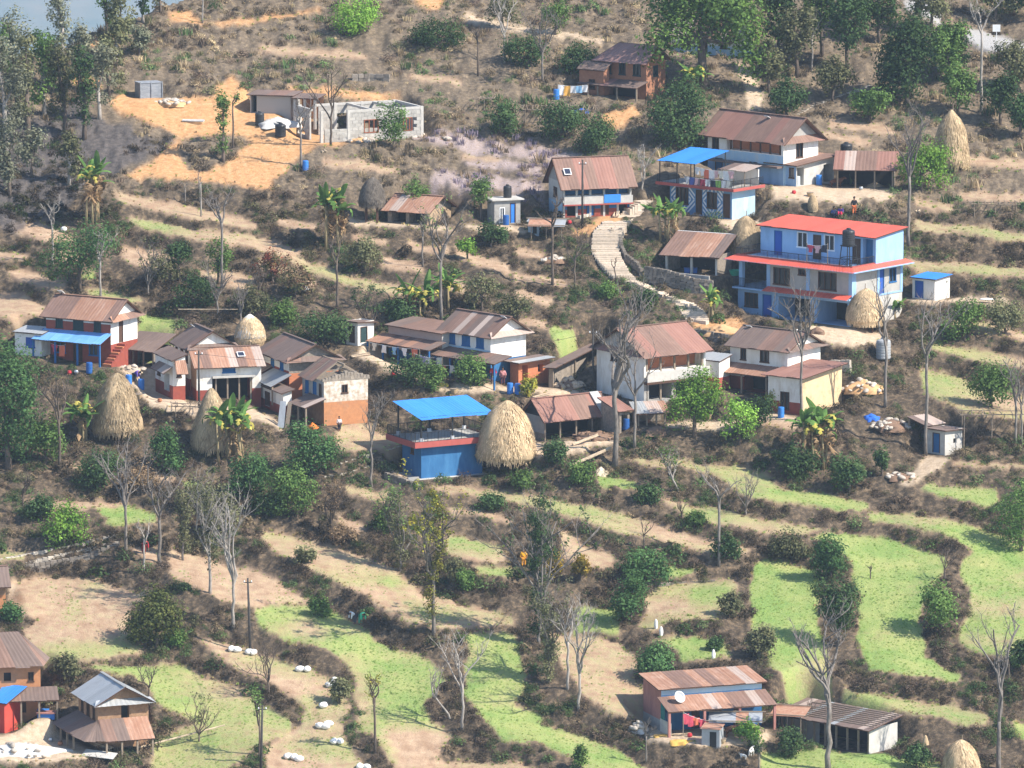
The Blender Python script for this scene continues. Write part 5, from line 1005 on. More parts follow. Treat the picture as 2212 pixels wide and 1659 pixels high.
def banana(px, py, h, w, label, seed, stems=4, green=.6):
    s = ppm(px, py); H = h/s; R = w/s/2; r = random.Random(seed); p0 = ground(px, py); t = thing('banana_clump', label, 'banana plant', p0)
    for k in range(stems+2):
        x, y = r.uniform(-.45,.45)*R, r.uniform(-.4,.4)*R; sh = H*r.uniform(.42,.68); tx = x + r.uniform(-.15,.15)*R
        MB().tube([(x,y,-.4), ((x+tx)/2,y,sh*.5), (tx,y,sh)], [.13,.11,.07], 7).build('stem', B_ban, t, smooth=True)
        for q in range(r.randint(7,10)):
            dry = r.random() > green; me = BLV[4] if dry else BLV[r.choice((0,1,1,2,2,3) if r.random() < .9 else (3,))]
            o = link('leaf', me, t, (tx, y, sh-(r.uniform(.1,.9) if dry else 0))); ln = min(2.3, (H-sh)*r.uniform(.7,1.1) + .4); o.scale = (ln, ln*r.uniform(.75,1.1), ln); o.rotation_euler = (r.uniform(-.25,.25), r.uniform(-.55,.35) if not dry else .3, r.uniform(0,6.283))
    return t
# ------------------------------------------------------------------ scattered ground cover (uncountable)
def bush_src(name, seed, n, leaf, flat=.75, twigs=8, mat=None):
    rg = np.random.default_rng(seed); d = rg.standard_normal((n,3)); d[:,2] = np.abs(d[:,2]); d /= np.linalg.norm(d,axis=1,keepdims=True); rad = .45+.55*rg.random((n,1))**.5
    C = d*rad*np.array((1,1,flat)) ; C *= 1+.2*np.sin(4*d[:,:1]+seed); nn = d + .6*rg.standard_normal(d.shape) + np.array((0,0,.4)); nn /= np.linalg.norm(nn,axis=1,keepdims=True)
    V, F = leafquads(C, nn, leaf*(.6+.8*rg.random(n)), rg, .55)
    for k in range(twigs):
        a = rg.random()*6.283; e = np.array((math.cos(a)*.8, math.sin(a)*.8, .5+.7*rg.random())); i = len(V); w = np.array((-math.sin(a),math.cos(a),0))*.025
        V = np.concatenate([V, np.array([-w, w, e+w*.4, e-w*.4])]); F = np.concatenate([F, np.array([[i,i+1,i+2,i+3]])])
    return bpy.data.objects.new(name, npmesh(name, V, F, mat))
def tuft_src(name, seed, n, mat, spread=.5, wid=.06):
    rg = np.random.default_rng(seed); V, F = [], []
    for k in range(n):
        a = rg.random()*6.283; b = rg.random()*6.283; x, y = .35*rg.standard_normal(2); hh = .6+.5*rg.random(); w = wid*np.array((math.cos(b), math.sin(b), 0)); e = np.array((x+spread*math.cos(a)*rg.random(), y+spread*math.sin(a)*rg.random(), hh)); p = np.array((x,y,0)); m_ = (p+e)/2+np.array((0,0,.1)); i = len(V)
        V += [p-w, p+w, m_+w*.8, m_-w*.8, e+w*.15, e-w*.15]; F += [(i,i+1,i+2,i+3), (i+3,i+2,i+4,i+5)]
    return bpy.data.objects.new(name, npmesh(name, np.array(V), np.array(F), mat))
TI = leafmat('scrub_foliage', (.1,.1,.1), (.1,.1,.1), trans=.3, inst=True, rnd=.3)
SRC = [bush_src('scrub_bush', k, (150,110,190,130,220)[k], (.21,.30,.16,.25,.14)[k], (.8,.7,.9,.75,.6)[k], 9, TI) for k in range(5)] + [tuft_src('dry_tuft', 20+k, 26, TI) for k in range(3)] + [tuft_src('crop_tuft', 30+k, 22, TI, .35, .05) for k in range(2)]
def scatter(name, label, P, var, sc, tint, zs=1.0):
    n = len(P); me = bpy.data.meshes.new(name); me.vertices.add(n); me.vertices.foreach_set('co', P.astype(np.float32).ravel())
    a = me.attributes.new('variant','INT','POINT'); a.data.foreach_set('value', var.astype(np.int32)); a = me.attributes.new('size','FLOAT','POINT'); a.data.foreach_set('value', sc.astype(np.float32))
    a = me.attributes.new('turn','FLOAT','POINT'); a.data.foreach_set('value', (rs.random(n)*6.283).astype(np.float32)); a = me.attributes.new('tint','FLOAT_COLOR','POINT'); a.data.foreach_set('color', np.concatenate([tint, np.ones((n,1))],1).astype(np.float32).ravel())
    o = link(name, me); o['kind'] = 'stuff'; o['label'] = label
    ng = bpy.data.node_groups.new(name, 'GeometryNodeTree'); ng.interface.new_socket('Geometry', in_out='INPUT', socket_type='NodeSocketGeometry'); ng.interface.new_socket('Geometry', in_out='OUTPUT', socket_type='NodeSocketGeometry')
    N, Lk = ng.nodes, ng.links; gi = N.new('NodeGroupInput'); go = N.new('NodeGroupOutput'); ip = N.new('GeometryNodeInstanceOnPoints'); jn = N.new('GeometryNodeJoinGeometry')
    for ob in reversed(SRC):
        oi = N.new('GeometryNodeObjectInfo'); oi.inputs['Object'].default_value = ob; oi.inputs['As Instance'].default_value = True; Lk.new(oi.outputs['Geometry'], jn.inputs[0])
    def at(nm, ty):
        q = N.new('GeometryNodeInputNamedAttribute'); q.data_type = ty; q.inputs['Name'].default_value = nm; return q.outputs[0]
    Lk.new(gi.outputs[0], ip.inputs['Points']); Lk.new(jn.outputs[0], ip.inputs['Instance']); ip.inputs['Pick Instance'].default_value = True; Lk.new(at('variant','INT'), ip.inputs['Instance Index'])
    cx = N.new('ShaderNodeCombineXYZ'); Lk.new(at('turn','FLOAT'), cx.inputs[2]); Lk.new(cx.outputs[0], ip.inputs['Rotation'])
    cs = N.new('ShaderNodeCombineXYZ'); a_ = at('size','FLOAT'); mz = N.new('ShaderNodeMath'); mz.operation = 'MULTIPLY'; mz.inputs[1].default_value = zs; Lk.new(a_, mz.inputs[0]); Lk.new(a_, cs.inputs[0]); Lk.new(a_, cs.inputs[1]); Lk.new(mz.outputs[0], cs.inputs[2]); Lk.new(cs.outputs[0], ip.inputs['Scale'])
    Lk.new(ip.outputs[0], go.inputs[0]); md = o.modifiers.new('scatter', 'NODES'); md.node_group = ng; return o
def gsample(A, qx, qy):
    fx = np.clip((qx-GX0)/ST, 0, NX-1.001); fy = np.clip((qy-GY0)/ST, 0, NY-1.001); i = fx.astype(int); j = fy.astype(int); a, b = fx-i, fy-j
    return (A[j,i]*(1-a)+A[j,i+1]*a)*(1-b)+(A[j+1,i]*(1-a)+A[j+1,i+1]*a)*b
def nearest(A, qx, qy): return A[np.clip(np.round((qy-GY0)/ST).astype(int),0,NY-1), np.clip(np.round((qx-GX0)/ST).astype(int),0,NX-1)]
def gpts(qx, qy): return np.stack([gsample(X,qx,qy), gsample(Y,qx,qy), gsample(Z,qx,qy)], -1)
crest_at = lambda qx: np.interp(qx, pxs, CR)
hue = noise2(PX.shape, 9, 41); hue2 = noise2(PX.shape, 3.5, 42); dens = noise2(PX.shape, 5, 43)
PAL = np.array([(.085,.068,.048),(.135,.10,.074),(.11,.108,.055),(.075,.115,.045),(.22,.168,.105),(.33,.26,.155),(.105,.16,.06)])*.95
def bankpts(n, seed, up_only=None):
    rg = np.random.default_rng(seed); qx = rg.uniform(GX0+10, GX1-10, n); qy = rg.uniform(GY0+6, GY1-6, n); k = (nearest(bank,qx,qy) > .5) & (nearest(M_foot,qx,qy) < .5) & (qy > crest_at(qx)-10)
    return qx[k], qy[k], rg
qx, qy, rg = bankpts(78000, 51); up = nearest(M_up,qx,qy); op_ = np.clip(M_soil+M_pale+M_road+M_or, 0, 1); sz0 = .36*(.45+1.5*rg.random(len(qx))**2.0); big = rg.random(len(qx)) < .045; sz0 = np.where(big, .6+.5*rg.random(len(qx)), sz0); hid = (nearest(op_,qx,qy-sz0*17) > .5) | (nearest(op_,qx,qy-sz0*9) > .5); sz0 = np.where(hid, sz0*.35, sz0)
keep = (rg.random(len(qx)) < np.where(up > .5, .62, .70)) & (nearest(dens,qx,qy) > -.75) 
qx, qy, up, sz0 = qx[keep], qy[keep], up[keep], sz0[keep]; big = big[keep]; n = len(qx); hv = nearest(hue,qx,qy)+.7*nearest(hue2,qx,qy)+.5*rg.standard_normal(n)
pick = np.where(hv < -.9, 0, np.where(hv < .05, 1, np.where(hv < .55, 2, np.where(hv < 1.0, 4, np.where(hv < 1.7, 3, 6))))); pick = np.where((up > .5) & (rg.random(n) < .42), np.where(rg.random(n) < .65, 4, 5), pick)
pick = np.where(big & (rg.random(n) < .75), np.array([3,6,2,3,0])[rg.integers(0,5,n)], pick); tint = PAL[pick]*(.75+.55*rg.random((n,1))); tint[up > .5] *= 1.45; bn = nearest(M_shaded,qx,qy) > .5; tint[bn] *= .4; pu = nearest(blur(M_pur,3),qx,qy) > .25; tint[pu] = np.where(rg.random((pu.sum(),1)) < .6, np.array([(.27,.22,.27)]), np.array([(.28,.21,.14)])); tf = (up > .5) & (rg.random(n) < .35); var = np.where(tf, rg.integers(5,8,n), rg.integers(0,5,n)); var[pu] = rg.integers(5,8,pu.sum())  # scrub tint also darkened for the painted shade of the upper left slope
sc = sz0
P = gpts(qx, qy); P[:,2] -= .06; scatter('undergrowth', 'dry brown and green scrub covering the terrace banks', P, var, sc, tint)
# crops and stubble in the fields, dry grass on the field edges
rg = np.random.default_rng(61); qx = rg.uniform(GX0+10, GX1-10, 90000); qy = rg.uniform(450, GY1-6, 90000); g = nearest(M_green,qx,qy); so = nearest(M_soil,qx,qy); gn = g*1.5 + .5*nearest(hue2,qx,qy)*.5 + .25*rg.standard_normal(len(qx)); k = (so > .5) & (gn > .62) & (nearest(M_foot,qx,qy) < .5)
qx, qy, g = qx[k], qy[k], g[k]; n = len(qx); CP = np.array([(.19,.29,.075),(.26,.36,.10),(.34,.39,.13),(.16,.25,.065)]); tint = CP[np.clip((nearest(hue,qx,qy)*.8+1.2+rg.standard_normal(n)*.6).astype(int),0,3)]*(.85+.3*rg.random((n,1)))
P = gpts(qx, qy); P[:,2] -= .02; scatter('crop_grass', 'low green wheat and weeds growing in the terrace fields', P, rg.integers(8,10,n), .11*(.6+.7*rg.random(n)), tint*1.2)
rg = np.random.default_rng(63); qx = rg.uniform(0, 2212, 26000); qy = rg.uniform(0, GY1-6, 26000); ed = blur(bank,1.6); e = nearest(ed,qx,qy); k = (e > .15) & (e < .85) & (nearest(M_foot,qx,qy) < .5) & (qy > crest_at(qx))
qx, qy = qx[k], qy[k]; n = len(qx); tint = np.array([(.34,.27,.13),(.28,.30,.10),(.20,.26,.07),(.26,.19,.11)])[rg.integers(0,4,n)]*(.8+.4*rg.random((n,1)))
scatter('edge_grass', 'straw coloured grass along the terrace edges', gpts(qx,qy), rg.integers(5,8,n), .15*(.6+.9*rg.random(n)), tint*1.3)
# ------------------------------------------------------------------ trees, one by one (foot of the tree on the sheet, height, width)
BT = [ # px, py, h, w, label, bark, options
 (1090,134,150,80,'pale bare tree above the dirt path at the top, tallest of three', B_pale, dict(fork=.42, limbs=4)),
 (1032,162,112,34,'thin dark bare tree left of the pale bare one above the path', B_brown, dict(fork=.6, limbs=3)),
 (1172,174,165,62,'bare grey tree left of the brick house at the top', B_grey, dict(fork=.35, limbs=5, leaf=G_olive, nleaf=14)),
 (438,50,80,16,'single pale trunk on the orange track at the top', B_pale, dict(fork=.8, limbs=2)),
 (650,358,168,46,'thin bare tree standing before the site shed', B_grey, dict(fork=.45, limbs=3)),
 (715,316,175,50,'dark crooked tree in front of the unfinished house', B_brown, dict(fork=.35, limbs=4, leaf=G_olive, nleaf=16)),
 (503,318,126,12,'thin pole-like tree on the edge of the building site', B_brown, dict(fork=.7, limbs=2, leaf=G_mid, nleaf=8)),
 (1388,412,108,34,'pale twin-stemmed bare tree right of the steep-roofed house', B_pale, dict(fork=.15, limbs=3)),
 (2119,242,252,70,'very tall pale trunk with a forked top by the road', B_pale, dict(fork=.7, limbs=3, leaf=G_olive, nleaf=22, thick=.9)),
 (1754,154,128,28,'slim white trunk in the thicket right of the path', B_pale, dict(fork=.55, limbs=3)),
 (1963,528,285,90,'tall bare forked tree behind the big blue house', B_grey, dict(fork=.52, limbs=5, depth=2)),
 (217,640,150,56,'pale bare tree with curved arms above the white and red house', B_pale, dict(fork=.55, limbs=5, ratio=.3)),
 (480,622,222,54,'tall dark bare tree in the middle of the left terraces', B_grey, dict(fork=.62, limbs=4)),
 (434,467,82,8,'plain upright pole of a tree on the upper left terrace', B_pale, dict(fork=.85, limbs=2)),
 (400,440,50,8,'short thin sapling below the orange slope', B_grey, dict(fork=.6, limbs=2)),
 (430,432,60,10,'thin leafless sapling just right of the short one below the orange slope', B_grey, dict(fork=.6, limbs=2)),
 (114,572,155,26,'pale crooked bare tree at the edge of the dark slope', B_pale, dict(fork=.5, limbs=3)),
 (728,667,180,60,'thick-stemmed dark bare tree below the banana clump', B_brown, dict(fork=.6, limbs=3)),
 (953,692,262,60,'tall grey bare tree above the long blue house', B_grey, dict(fork=.5, limbs=5, leaf=G_mid, nleaf=14)),
 (913,577,108,26,'slim grey bare tree by the stone shed', B_grey, dict(fork=.6, limbs=3, leaf=G_olive, nleaf=8)),
 (1193,617,200,60,'reddish-brown bare tree left of the stone steps', B_brown, dict(fork=.72, limbs=5, ratio=.35)),
 (1242,622,130,50,'small bare tree beside the bend of the stone steps', B_brown, dict(fork=.5, limbs=4)),
 (1333,612,55,24,'crooked bare stub growing over the stone steps', B_brown, dict(fork=.55, limbs=2, lean=-.2)),
 (1328,1006,370,110,'largest bare tree, in front of the white house with the gallery', B_grey, dict(fork=.46, limbs=6, thick=1.35, depth=2)),
 (1371,968,245,70,'second bare tree just right of the largest one', B_grey, dict(fork=.45, limbs=4)),
 (1731,912,300,84,'bare fan-shaped tree before the white house with two wings', B_grey, dict(fork=.52, limbs=7, ratio=.4, thick=.8)),
 (1913,877,262,46,'gnarled bare tree rising past the grey water tank', B_grey, dict(fork=.5, limbs=3)),
 (2000,982,345,50,'tall bare trunk just left of the grey cement outhouse', B_grey, dict(fork=.62, limbs=4, thick=.85)),
 (2194,957,195,36,'bare tree by the pole trellis at the right edge', B_grey, dict(fork=.5, limbs=4)),
 (2206,957,140,20,'thin bare sapling beside the pole trellis, at the right edge', B_grey, dict(fork=.5, limbs=3)),
 (129,1016,225,84,'dark twiggy bare tree left of the biggest left haystack', B_brown, dict(fork=.5, limbs=5, leaf=G_dry, nleaf=20)),
 (272,1192,245,80,'grey bare tree with up-curved arms above the stone-edged path', B_grey, dict(fork=.42, limbs=6, ratio=.4)),
 (345,1218,225,96,'big forked bare tree just right of the up-curved one', B_grey, dict(fork=.45, limbs=4, thick=1.2)),
 (312,1234,120,26,'slender bare sapling between two bare trees over the path', B_pale, dict(fork=.6, limbs=3)),
 (453,1282,240,76,'pale smooth-trunked tree with olive leaves near the lower pole', B_pale, dict(fork=.38, limbs=5, leaf=G_olive, nleaf=40, col=(G_olive,.3,.9,.42,110))),
 (505,1357,275,88,'whitish bare tree with many upright branches, left of the lower pole', B_pale, dict(fork=.35, limbs=6, ratio=.4)),
 (395,1210,150,60,'leafy grey-stemmed tree behind the big forked bare one', B_grey, dict(fork=.4, limbs=4, leaf=G_olive, nleaf=40, col=(G_olive,.2,.95,.5,130))),
 (803,1047,200,34,'slender bare tree left of the blue building', B_grey, dict(fork=.5, limbs=3)),
 (715,1142,98,72,'low vase-shaped bare shrub tree below the two round green trees', B_brown, dict(fork=.15, limbs=7, leaf=G_dry, nleaf=20)),
 (865,1232,172,84,'broad twiggy tree with sparse green leaves below the blue building', B_grey, dict(fork=.2, limbs=7, leaf=G_mid, nleaf=60, col=(G_olive,.1,.9,.45,150))),
 (936,1372,308,60,'tall slim tree with yellow-green leaf tufts below the blue building', B_grey, dict(fork=.42, limbs=6, leaf=G_yel, nleaf=60, lsize=.26, col=(leafmat('olive_yellow_leaves',(.14,.15,.04),(.26,.24,.05)),.2,1.0,.5,190))),
 (580,1502,108,86,'fan-shaped bare tree above the white sacks', B_brown, dict(fork=.3, limbs=7)),
 (561,1640,150,40,'lopped bare tree by the lower left pole, bottom', B_brown, dict(fork=.5, limbs=4, leaf=G_mid, nleaf=20)),
 (810,1622,168,54,'lopped bare tree with curled side arms at the bottom', B_brown, dict(fork=.7, limbs=4, leaf=G_yel, nleaf=10)),
 (1000,1579,215,50,'white forked bare tree on the dark bank, lower middle', B_pale, dict(fork=.4, limbs=4)),
 (975,1552,110,84,'pale bare tree leaning left beside the white forked one', B_pale, dict(fork=.4, limbs=4, lean=-.75)),
 (1165,1392,315,84,'tall many-stemmed tree with dark leaves in the middle of the fields', B_grey, dict(fork=.22, limbs=8, leaf=G_dark, nleaf=60, lsize=.27, col=(G_dark,.12,.98,.5,330))),
 (1185,1470,200,70,'scraggy leafy stem cluster below the tall many-stemmed tree', B_grey, dict(fork=.2, limbs=6, leaf=G_olive, nleaf=50, col=(G_olive,.08,.8,.45,170))),
 (1251,1532,235,90,'pale bare tree with twisted arms in the lower middle', B_pale, dict(fork=.36, limbs=5, ratio=.38)),
 (1226,1489,205,40,'upright pale stem just left of the twisted bare tree', B_pale, dict(fork=.5, limbs=4)),
 (1553,1219,228,24,'very thin tall bare tree on the middle right terraces', B_grey, dict(fork=.6, limbs=3)),
 (1473,1132,52,34,'short stubby bare tree on the flower bank', B_brown, dict(fork=.35, limbs=4)),
 (1391,1187,62,24,'small forked bare tree above the dark green twin bush', B_brown, dict(fork=.4, limbs=3)),
 (1611,1112,84,50,'twiggy grey shrub tree above the right green terrace', B_grey, dict(fork=.15, limbs=6)),
 (1466,1064,95,64,'slanting many-stemmed shrub under the bright green tree', B_pale, dict(fork=.3, limbs=6, lean=-.5, leaf=G_mid, nleaf=30)),
 (1790,1662,345,110,'big lopped bare tree at the bottom right', B_grey, dict(fork=.42, limbs=5, ratio=.4, thick=1.35)),
 (1752,1510,86,40,'small lopped tree between the two right lower fields', B_brown, dict(fork=.4, limbs=3)),
 (2157,1662,352,120,'tall Y-shaped bare tree at the bottom right corner', B_grey, dict(fork=.30, limbs=3, ratio=.4, thick=1.15)),
 (2179,1472,70,26,'stunted bare tree on the far right bank', B_brown, dict(fork=.5, limbs=3)),
 (430,1602,84,72,'vase-shaped bare shrub right of the stone house', B_brown, dict(fork=.2, limbs=7, leaf=G_olive, nleaf=14)),
 (322,1524,90,64,'lopped bare tree behind the grey tin-roofed stone house', B_brown, dict(fork=.45, limbs=5)),
 (50,1108,85,70,'black twisted bare tree on the left bank', B_brown, dict(fork=.45, limbs=4, thick=1.3)),
 (1396,1644,92,34,'thin bare sapling left of the yard of the pink house', B_grey, dict(fork=.6, limbs=3)),
 (1640,1659,60,44,'scraggy sapling below the tin hut', B_grey, dict(fork=.4, limbs=4, leaf=G_dark, nleaf=20)),
 (1880,1250,30,20,'tiny bare stub on the bank between the big green fields', B_brown, dict(fork=.5, limbs=3)),
 (2040,1255,70,26,'leafless stems on the point of the right green field', B_brown, dict(fork=.3, limbs=4)),
 (560,640,70,46,'low bare shrub tree right of the red-leaved shrub', B_brown, dict(fork=.2, limbs=5)),
 (470,680,110,70,'bare orchard tree behind the end-on white house', B_grey, dict(fork=.3, limbs=6)),
 (520,700,90,60,'bare orchard tree just left of the tarp-topped haystack', B_grey, dict(fork=.3, limbs=6)),
 (800,720,110,60,'bushy bare tree above the small white outhouse', B_brown, dict(fork=.25, limbs=6, leaf=G_dark, nleaf=40)),
 (320,640,110,60,'shrubby grey tree above the green plot on the left', B_grey, dict(fork=.2, limbs=6, leaf=G_olive, nleaf=26)),
]
for k, (px, py, h_, w_, lab, bk, op) in enumerate(BT): bare_tree(px, py, h_, w_, lab, 100+k, bk, **op)
LT = [ # leafy trees and bushes
 (172,627,150,168,'broad dark green tree on the left terraces', G_jack, dict(trunk=.22, blobs=[(.25,.62,.62,.36),(-.35,.5,.45,.36),(.55,.7,.42,.26),(-.6,.3,.34,.3),(.1,.35,.5,.3)])),
 (387,612,82,54,'small dark tree with a clear stem right of the bare soil patch', G_dark, dict(trunk=.42)),
 (470,612,96,60,'thin leafy tree beside the tall dark bare tree', G_mid, dict(trunk=.3, dens=.5, gap=.3)),
 (18,1012,285,150,'massive dark green tree at the left edge', G_jack, dict(trunk=.1, blobs=[(0,.55,.8,.42),(.35,.7,.5,.28),(.45,.35,.5,.3),(-.3,.8,.5,.2),(.2,.15,.6,.2)], leaf=.28)),
 (100,1000,110,90,'dull green tree at the foot of the massive left one', G_mid, dict(trunk=.15)),
 (140,1180,90,116,'wide light green bush on the bank above the stone-edged path', G_lime, dict(trunk=.05, dens=.8, blobs=[(-.3,.4,.6,.4),(.35,.5,.55,.42),(0,.7,.4,.3),(.7,.3,.3,.3)])),
 (356,1022,104,80,'dense green tree between the two left haystacks, lower', G_jack, dict(trunk=.1)),
 (540,1080,108,100,'feathery dark green tree under the banana clump', G_jack, dict(trunk=.12)),
 (675,1030,112,122,'round green tree above its brighter twin, left of the blue building', G_jack, dict(trunk=.12, dens=1.25)),
 (641,1118,112,114,'round bright green tree below its darker twin', G_lime if False else G_mid, dict(trunk=.14, dens=1.25)),
 (1500,946,148,128,'bright lime green tree before the white house with two wings', G_lime, dict(trunk=.2, gap=.2)),
 (1596,958,100,92,'looser lime green tree just right of the brightest one', G_lime, dict(trunk=.25, dens=.7, gap=.35)),
 (1392,1262,80,120,'upper half of the dark green twin bush in the fields', G_jack, dict(trunk=.05)),
 (1362,1346,100,100,'lower half of the dark green twin bush in the fields', G_jack, dict(trunk=.08)),
 (1420,1462,78,98,'round dark bush behind the pink house', G_jack, dict(trunk=.06, dens=1.2)),
 (338,1408,132,132,'big round olive-green tree on the left field', G_olive if False else leafmat('deep_olive_leaves', (.07,.09,.03), (.13,.14,.045)), dict(trunk=.12, dens=1.4, hollow=.4)),
 (1795,1252,88,78,'dark green bush at the top of the narrow right bank', G_jack, dict(trunk=.08)),
 (1812,1396,142,92,'dense dark tree between the two big green fields', G_dark, dict(trunk=.26, dens=1.3)),
 (2030,1366,108,98,'round green tree on the bank at the right green field', G_mid, dict(trunk=.15)),
 (2205,1190,148,110,'large light green tree at the right edge above the fields', G_mid, dict(trunk=.08, blobs=[(0,.6,.8,.4),(-.4,.4,.5,.3),(.3,.8,.5,.22),(-.1,.15,.7,.2)])),
 (2142,880,96,116,'round bright green tree above the pole trellis', G_mid, dict(trunk=.1, dens=1.2)),
 (1990,412,98,120,'fresh green tree below the tallest haystack', G_lime, dict(trunk=.1, gap=.2, dens=.9)),
 (1520,190,262,262,'tallest tree with bright green top and several trunks, top centre', leafmat('sunny_canopy_leaves', (.075,.135,.04), (.15,.24,.055)), dict(trunk=.2, blobs=[(-.55,.55,.45,.22),(0,.62,.55,.24),(.55,.55,.45,.24),(-.72,.25,.28,.2),(.68,.28,.32,.22),(.12,.36,.36,.14),(-.35,.34,.28,.14),(.8,.05,.2,.14),(-.2,.88,.6,.2),(.45,.86,.5,.2)], leaf=.36, dens=1.1, gap=.15, thick=1.6, bark=B_brown)),
 (1465,312,150,142,'dark green bushy tree below the tallest one', G_dark, dict(trunk=.05, dens=1.2, leaf=.28, blobs=[(0,.5,.75,.45),(.4,.65,.5,.3),(-.45,.4,.5,.35),(.2,.2,.7,.25)])),
 (1960,225,190,150,'big dark tree in the thicket at the upper right', G_dark, dict(trunk=.1, dens=1.1, leaf=.32, blobs=[(0,.5,.6,.4),(.35,.65,.5,.3),(-.4,.45,.5,.32),(.1,.85,.45,.2),(-.2,.15,.6,.2)])),
 (760,74,80,116,'green shrub mass on the slope at the top', G_lime, dict(trunk=.05, dens=.9)),
 (945,102,66,112,'dark green shrub mass below the orange clearing at the top', G_dark, dict(trunk=.05)),
 (850,316,96,62,'loose green tree before the unfinished house', G_mid, dict(trunk=.1, dens=.8, gap=.2)),
 (482,348,150,32,'narrow columnar green tree on the edge of the building site', G_mid, dict(trunk=.12, blobs=[(0,.2,.8,.2),(0,.45,.6,.16),(0,.85,1.0,.16),(.1,.65,.4,.12)])),
 (1016,832,62,82,'green bush hiding the porch of the long blue house', G_mid, dict(trunk=.05)),
 (880,830,60,90,'dark bush row at the foot of the laundry yard', G_dark, dict(trunk=.05)),
 (930,838,50,70,'green bush below the yard of the long blue house', G_mid, dict(trunk=.05)),
 (1140,858,44,32,'small golden-yellow bush by the blue drums', G_yel, dict(trunk=.1)),
 (1678,866,50,46,'yellowish bush at the yard of the white house with two wings', G_yel, dict(trunk=.1)),
 (700,742,66,110,'dark bushes left of the small white outhouse', G_dark, dict(trunk=.05)),
 (610,700,50,70,'low green bush above the tarp-topped haystack', G_mid, dict(trunk=.05)),
 (590,610,64,80,'red-leaved shrub on the left terraces', leafmat('poinsettia_leaves', (.26,.07,.05), (.10,.13,.05)), dict(trunk=.05, dens=.6, gap=.3)),
 (640,640,66,80,'dull shrub with scattered red leaves by the white flowers', leafmat('mixed_shrub_leaves', (.11,.12,.055), (.18,.10,.06)), dict(trunk=.05, dens=.6, gap=.3)),
 (790,590,80,84,'bushy dull green tree below the dark thatched stack', G_olive, dict(trunk=.1, dens=.8)),
 (1040,460,96,52,'leafy young tree left of the grey outhouse', G_mid, dict(trunk=.35, dens=.6, gap=.3)),
 (900,440,86,56,'loose green tree above the stone shed', G_mid, dict(trunk=.3, dens=.6, gap=.3)),
 (1062,530,50,70,'dark leaning bush below the grey outhouse', G_dark, dict(trunk=.1)),
 (1010,560,40,40,'small light green tree above the terrace path', G_lime, dict(trunk=.35, dens=.6)),
 (1040,670,80,80,'bare-stemmed bush above the roof of the long blue house', G_olive, dict(trunk=.2, dens=.5, gap=.4)),
 (1315,640,30,60,'green weedy clump beside the stone steps, lower', G_mid, dict(trunk=.05)),
 (1395,660,36,66,'dark green clump on the bank below the stone steps', G_dark, dict(trunk=.05)),
 (1215,300,90,110,'dark bush row left of the steep-roofed house', G_dark, dict(trunk=.05)),
 (1290,330,80,100,'dark thicket above the steep-roofed house', G_dark, dict(trunk=.05)),
 (1080,290,70,80,'dark bush above the purple flowers', G_dark, dict(trunk=.05)),
 (1085,60,80,70,'dull shrub tree behind the pale bare tree', G_olive, dict(trunk=.15, dens=.7)),
 (1200,75,70,70,'green shrub tree behind the bare grey tree at the top', G_mid, dict(trunk=.15, dens=.7)),
 (1250,160,70,90,'dark shrubs left of the brick house at the top', G_dark, dict(trunk=.05)),
 (1130,140,64,100,'dark shrubs below the dirt path at the top', G_dark, dict(trunk=.05)),
 (22,1344,44,54,'round green bush by the brick house at the left edge', G_jack, dict(trunk=.05)),
 (1705,1636,64,68,'dark green bush before the long barn', G_dark, dict(trunk=.08)),
 (1616,1605,46,54,'leafy vegetable bush left of the long barn', G_lime, dict(trunk=.05)),
 (145,1470,60,70,'brownish bush behind the stone house', G_olive, dict(trunk=.08, dens=.7)),
 (690,1330,40,50,'green bush on the bank above the lower middle field', G_mid, dict(trunk=.06)),
 (735,1520,60,46,'dark bush beside the white sacks', G_olive, dict(trunk=.06)),
 (1570,1205,44,70,'dark bush at the end of the long middle terrace', G_dark, dict(trunk=.05)),
 (1700,1205,56,84,'purplish green bush on the bank of the right fields', G_olive, dict(trunk=.05)),
 (1255,1050,46,60,'leafy vegetables below the fallen straw', G_mid, dict(trunk=.05)),
 (985,1262,50,56,'twiggy green bush beside the slim yellow-green tree', G_olive, dict(trunk=.1, dens=.6)),
 (1010,1275,46,40,'small upright bush right of the slim yellow-green tree', G_mid, dict(trunk=.1, dens=.6)),
 (1195,1250,66,40,'golden-flowered shrub in the middle of the fields', G_gold, dict(trunk=.2, dens=.5)),
 (1255,1255,46,40,'smaller golden-flowered shrub right of the first', G_gold, dict(trunk=.2, dens=.4)),
 (1255,1660,48,22,'small upright bush at the bottom of the middle terrace', G_mid, dict(trunk=.1)),
 (1545,1405,24,30,'low vegetables behind the pink house', G_dark, dict(trunk=.02)),
 (1980,1660,50,60,'low green bush by the lower right haystack', G_dark, dict(trunk=.05)),
 (1640,925,60,70,'dark green hedge below the yard of the white house', G_dark, dict(trunk=.05)),
 (1200,1010,60,60,'dark green bush below the long open barn', G_dark, dict(trunk=.05)),
 (1720,1030,70,90,'dark bush at the foot of the right banana clump', G_dark, dict(trunk=.05)),
 (1835,1060,80,84,'dark green bush on the bank right of the banana clump', G_dark, dict(trunk=.05)),
 (1905,1032,60,30,'slim dark green sapling in the rubble yard', G_dark, dict(trunk=.1)),
 (2085,730,90,110,'shrubby bank tree right of the grey water tank', G_mid, dict(trunk=.1, dens=.7)),
 (2170,720,80,90,'dull green bush at the right edge of the village', G_olive, dict(trunk=.1)),
 (1940,620,90,44,'young leafy tree at the corner of the big blue house', G_mid, dict(trunk=.2, dens=.6, gap=.3)),
 (1400,1085,40,60,'small dark green bush on the flowered terrace', G_dark, dict(trunk=.05)),
 (2205,1445,60,60,'dark bush on the far right bank', G_dark, dict(trunk=.05)),
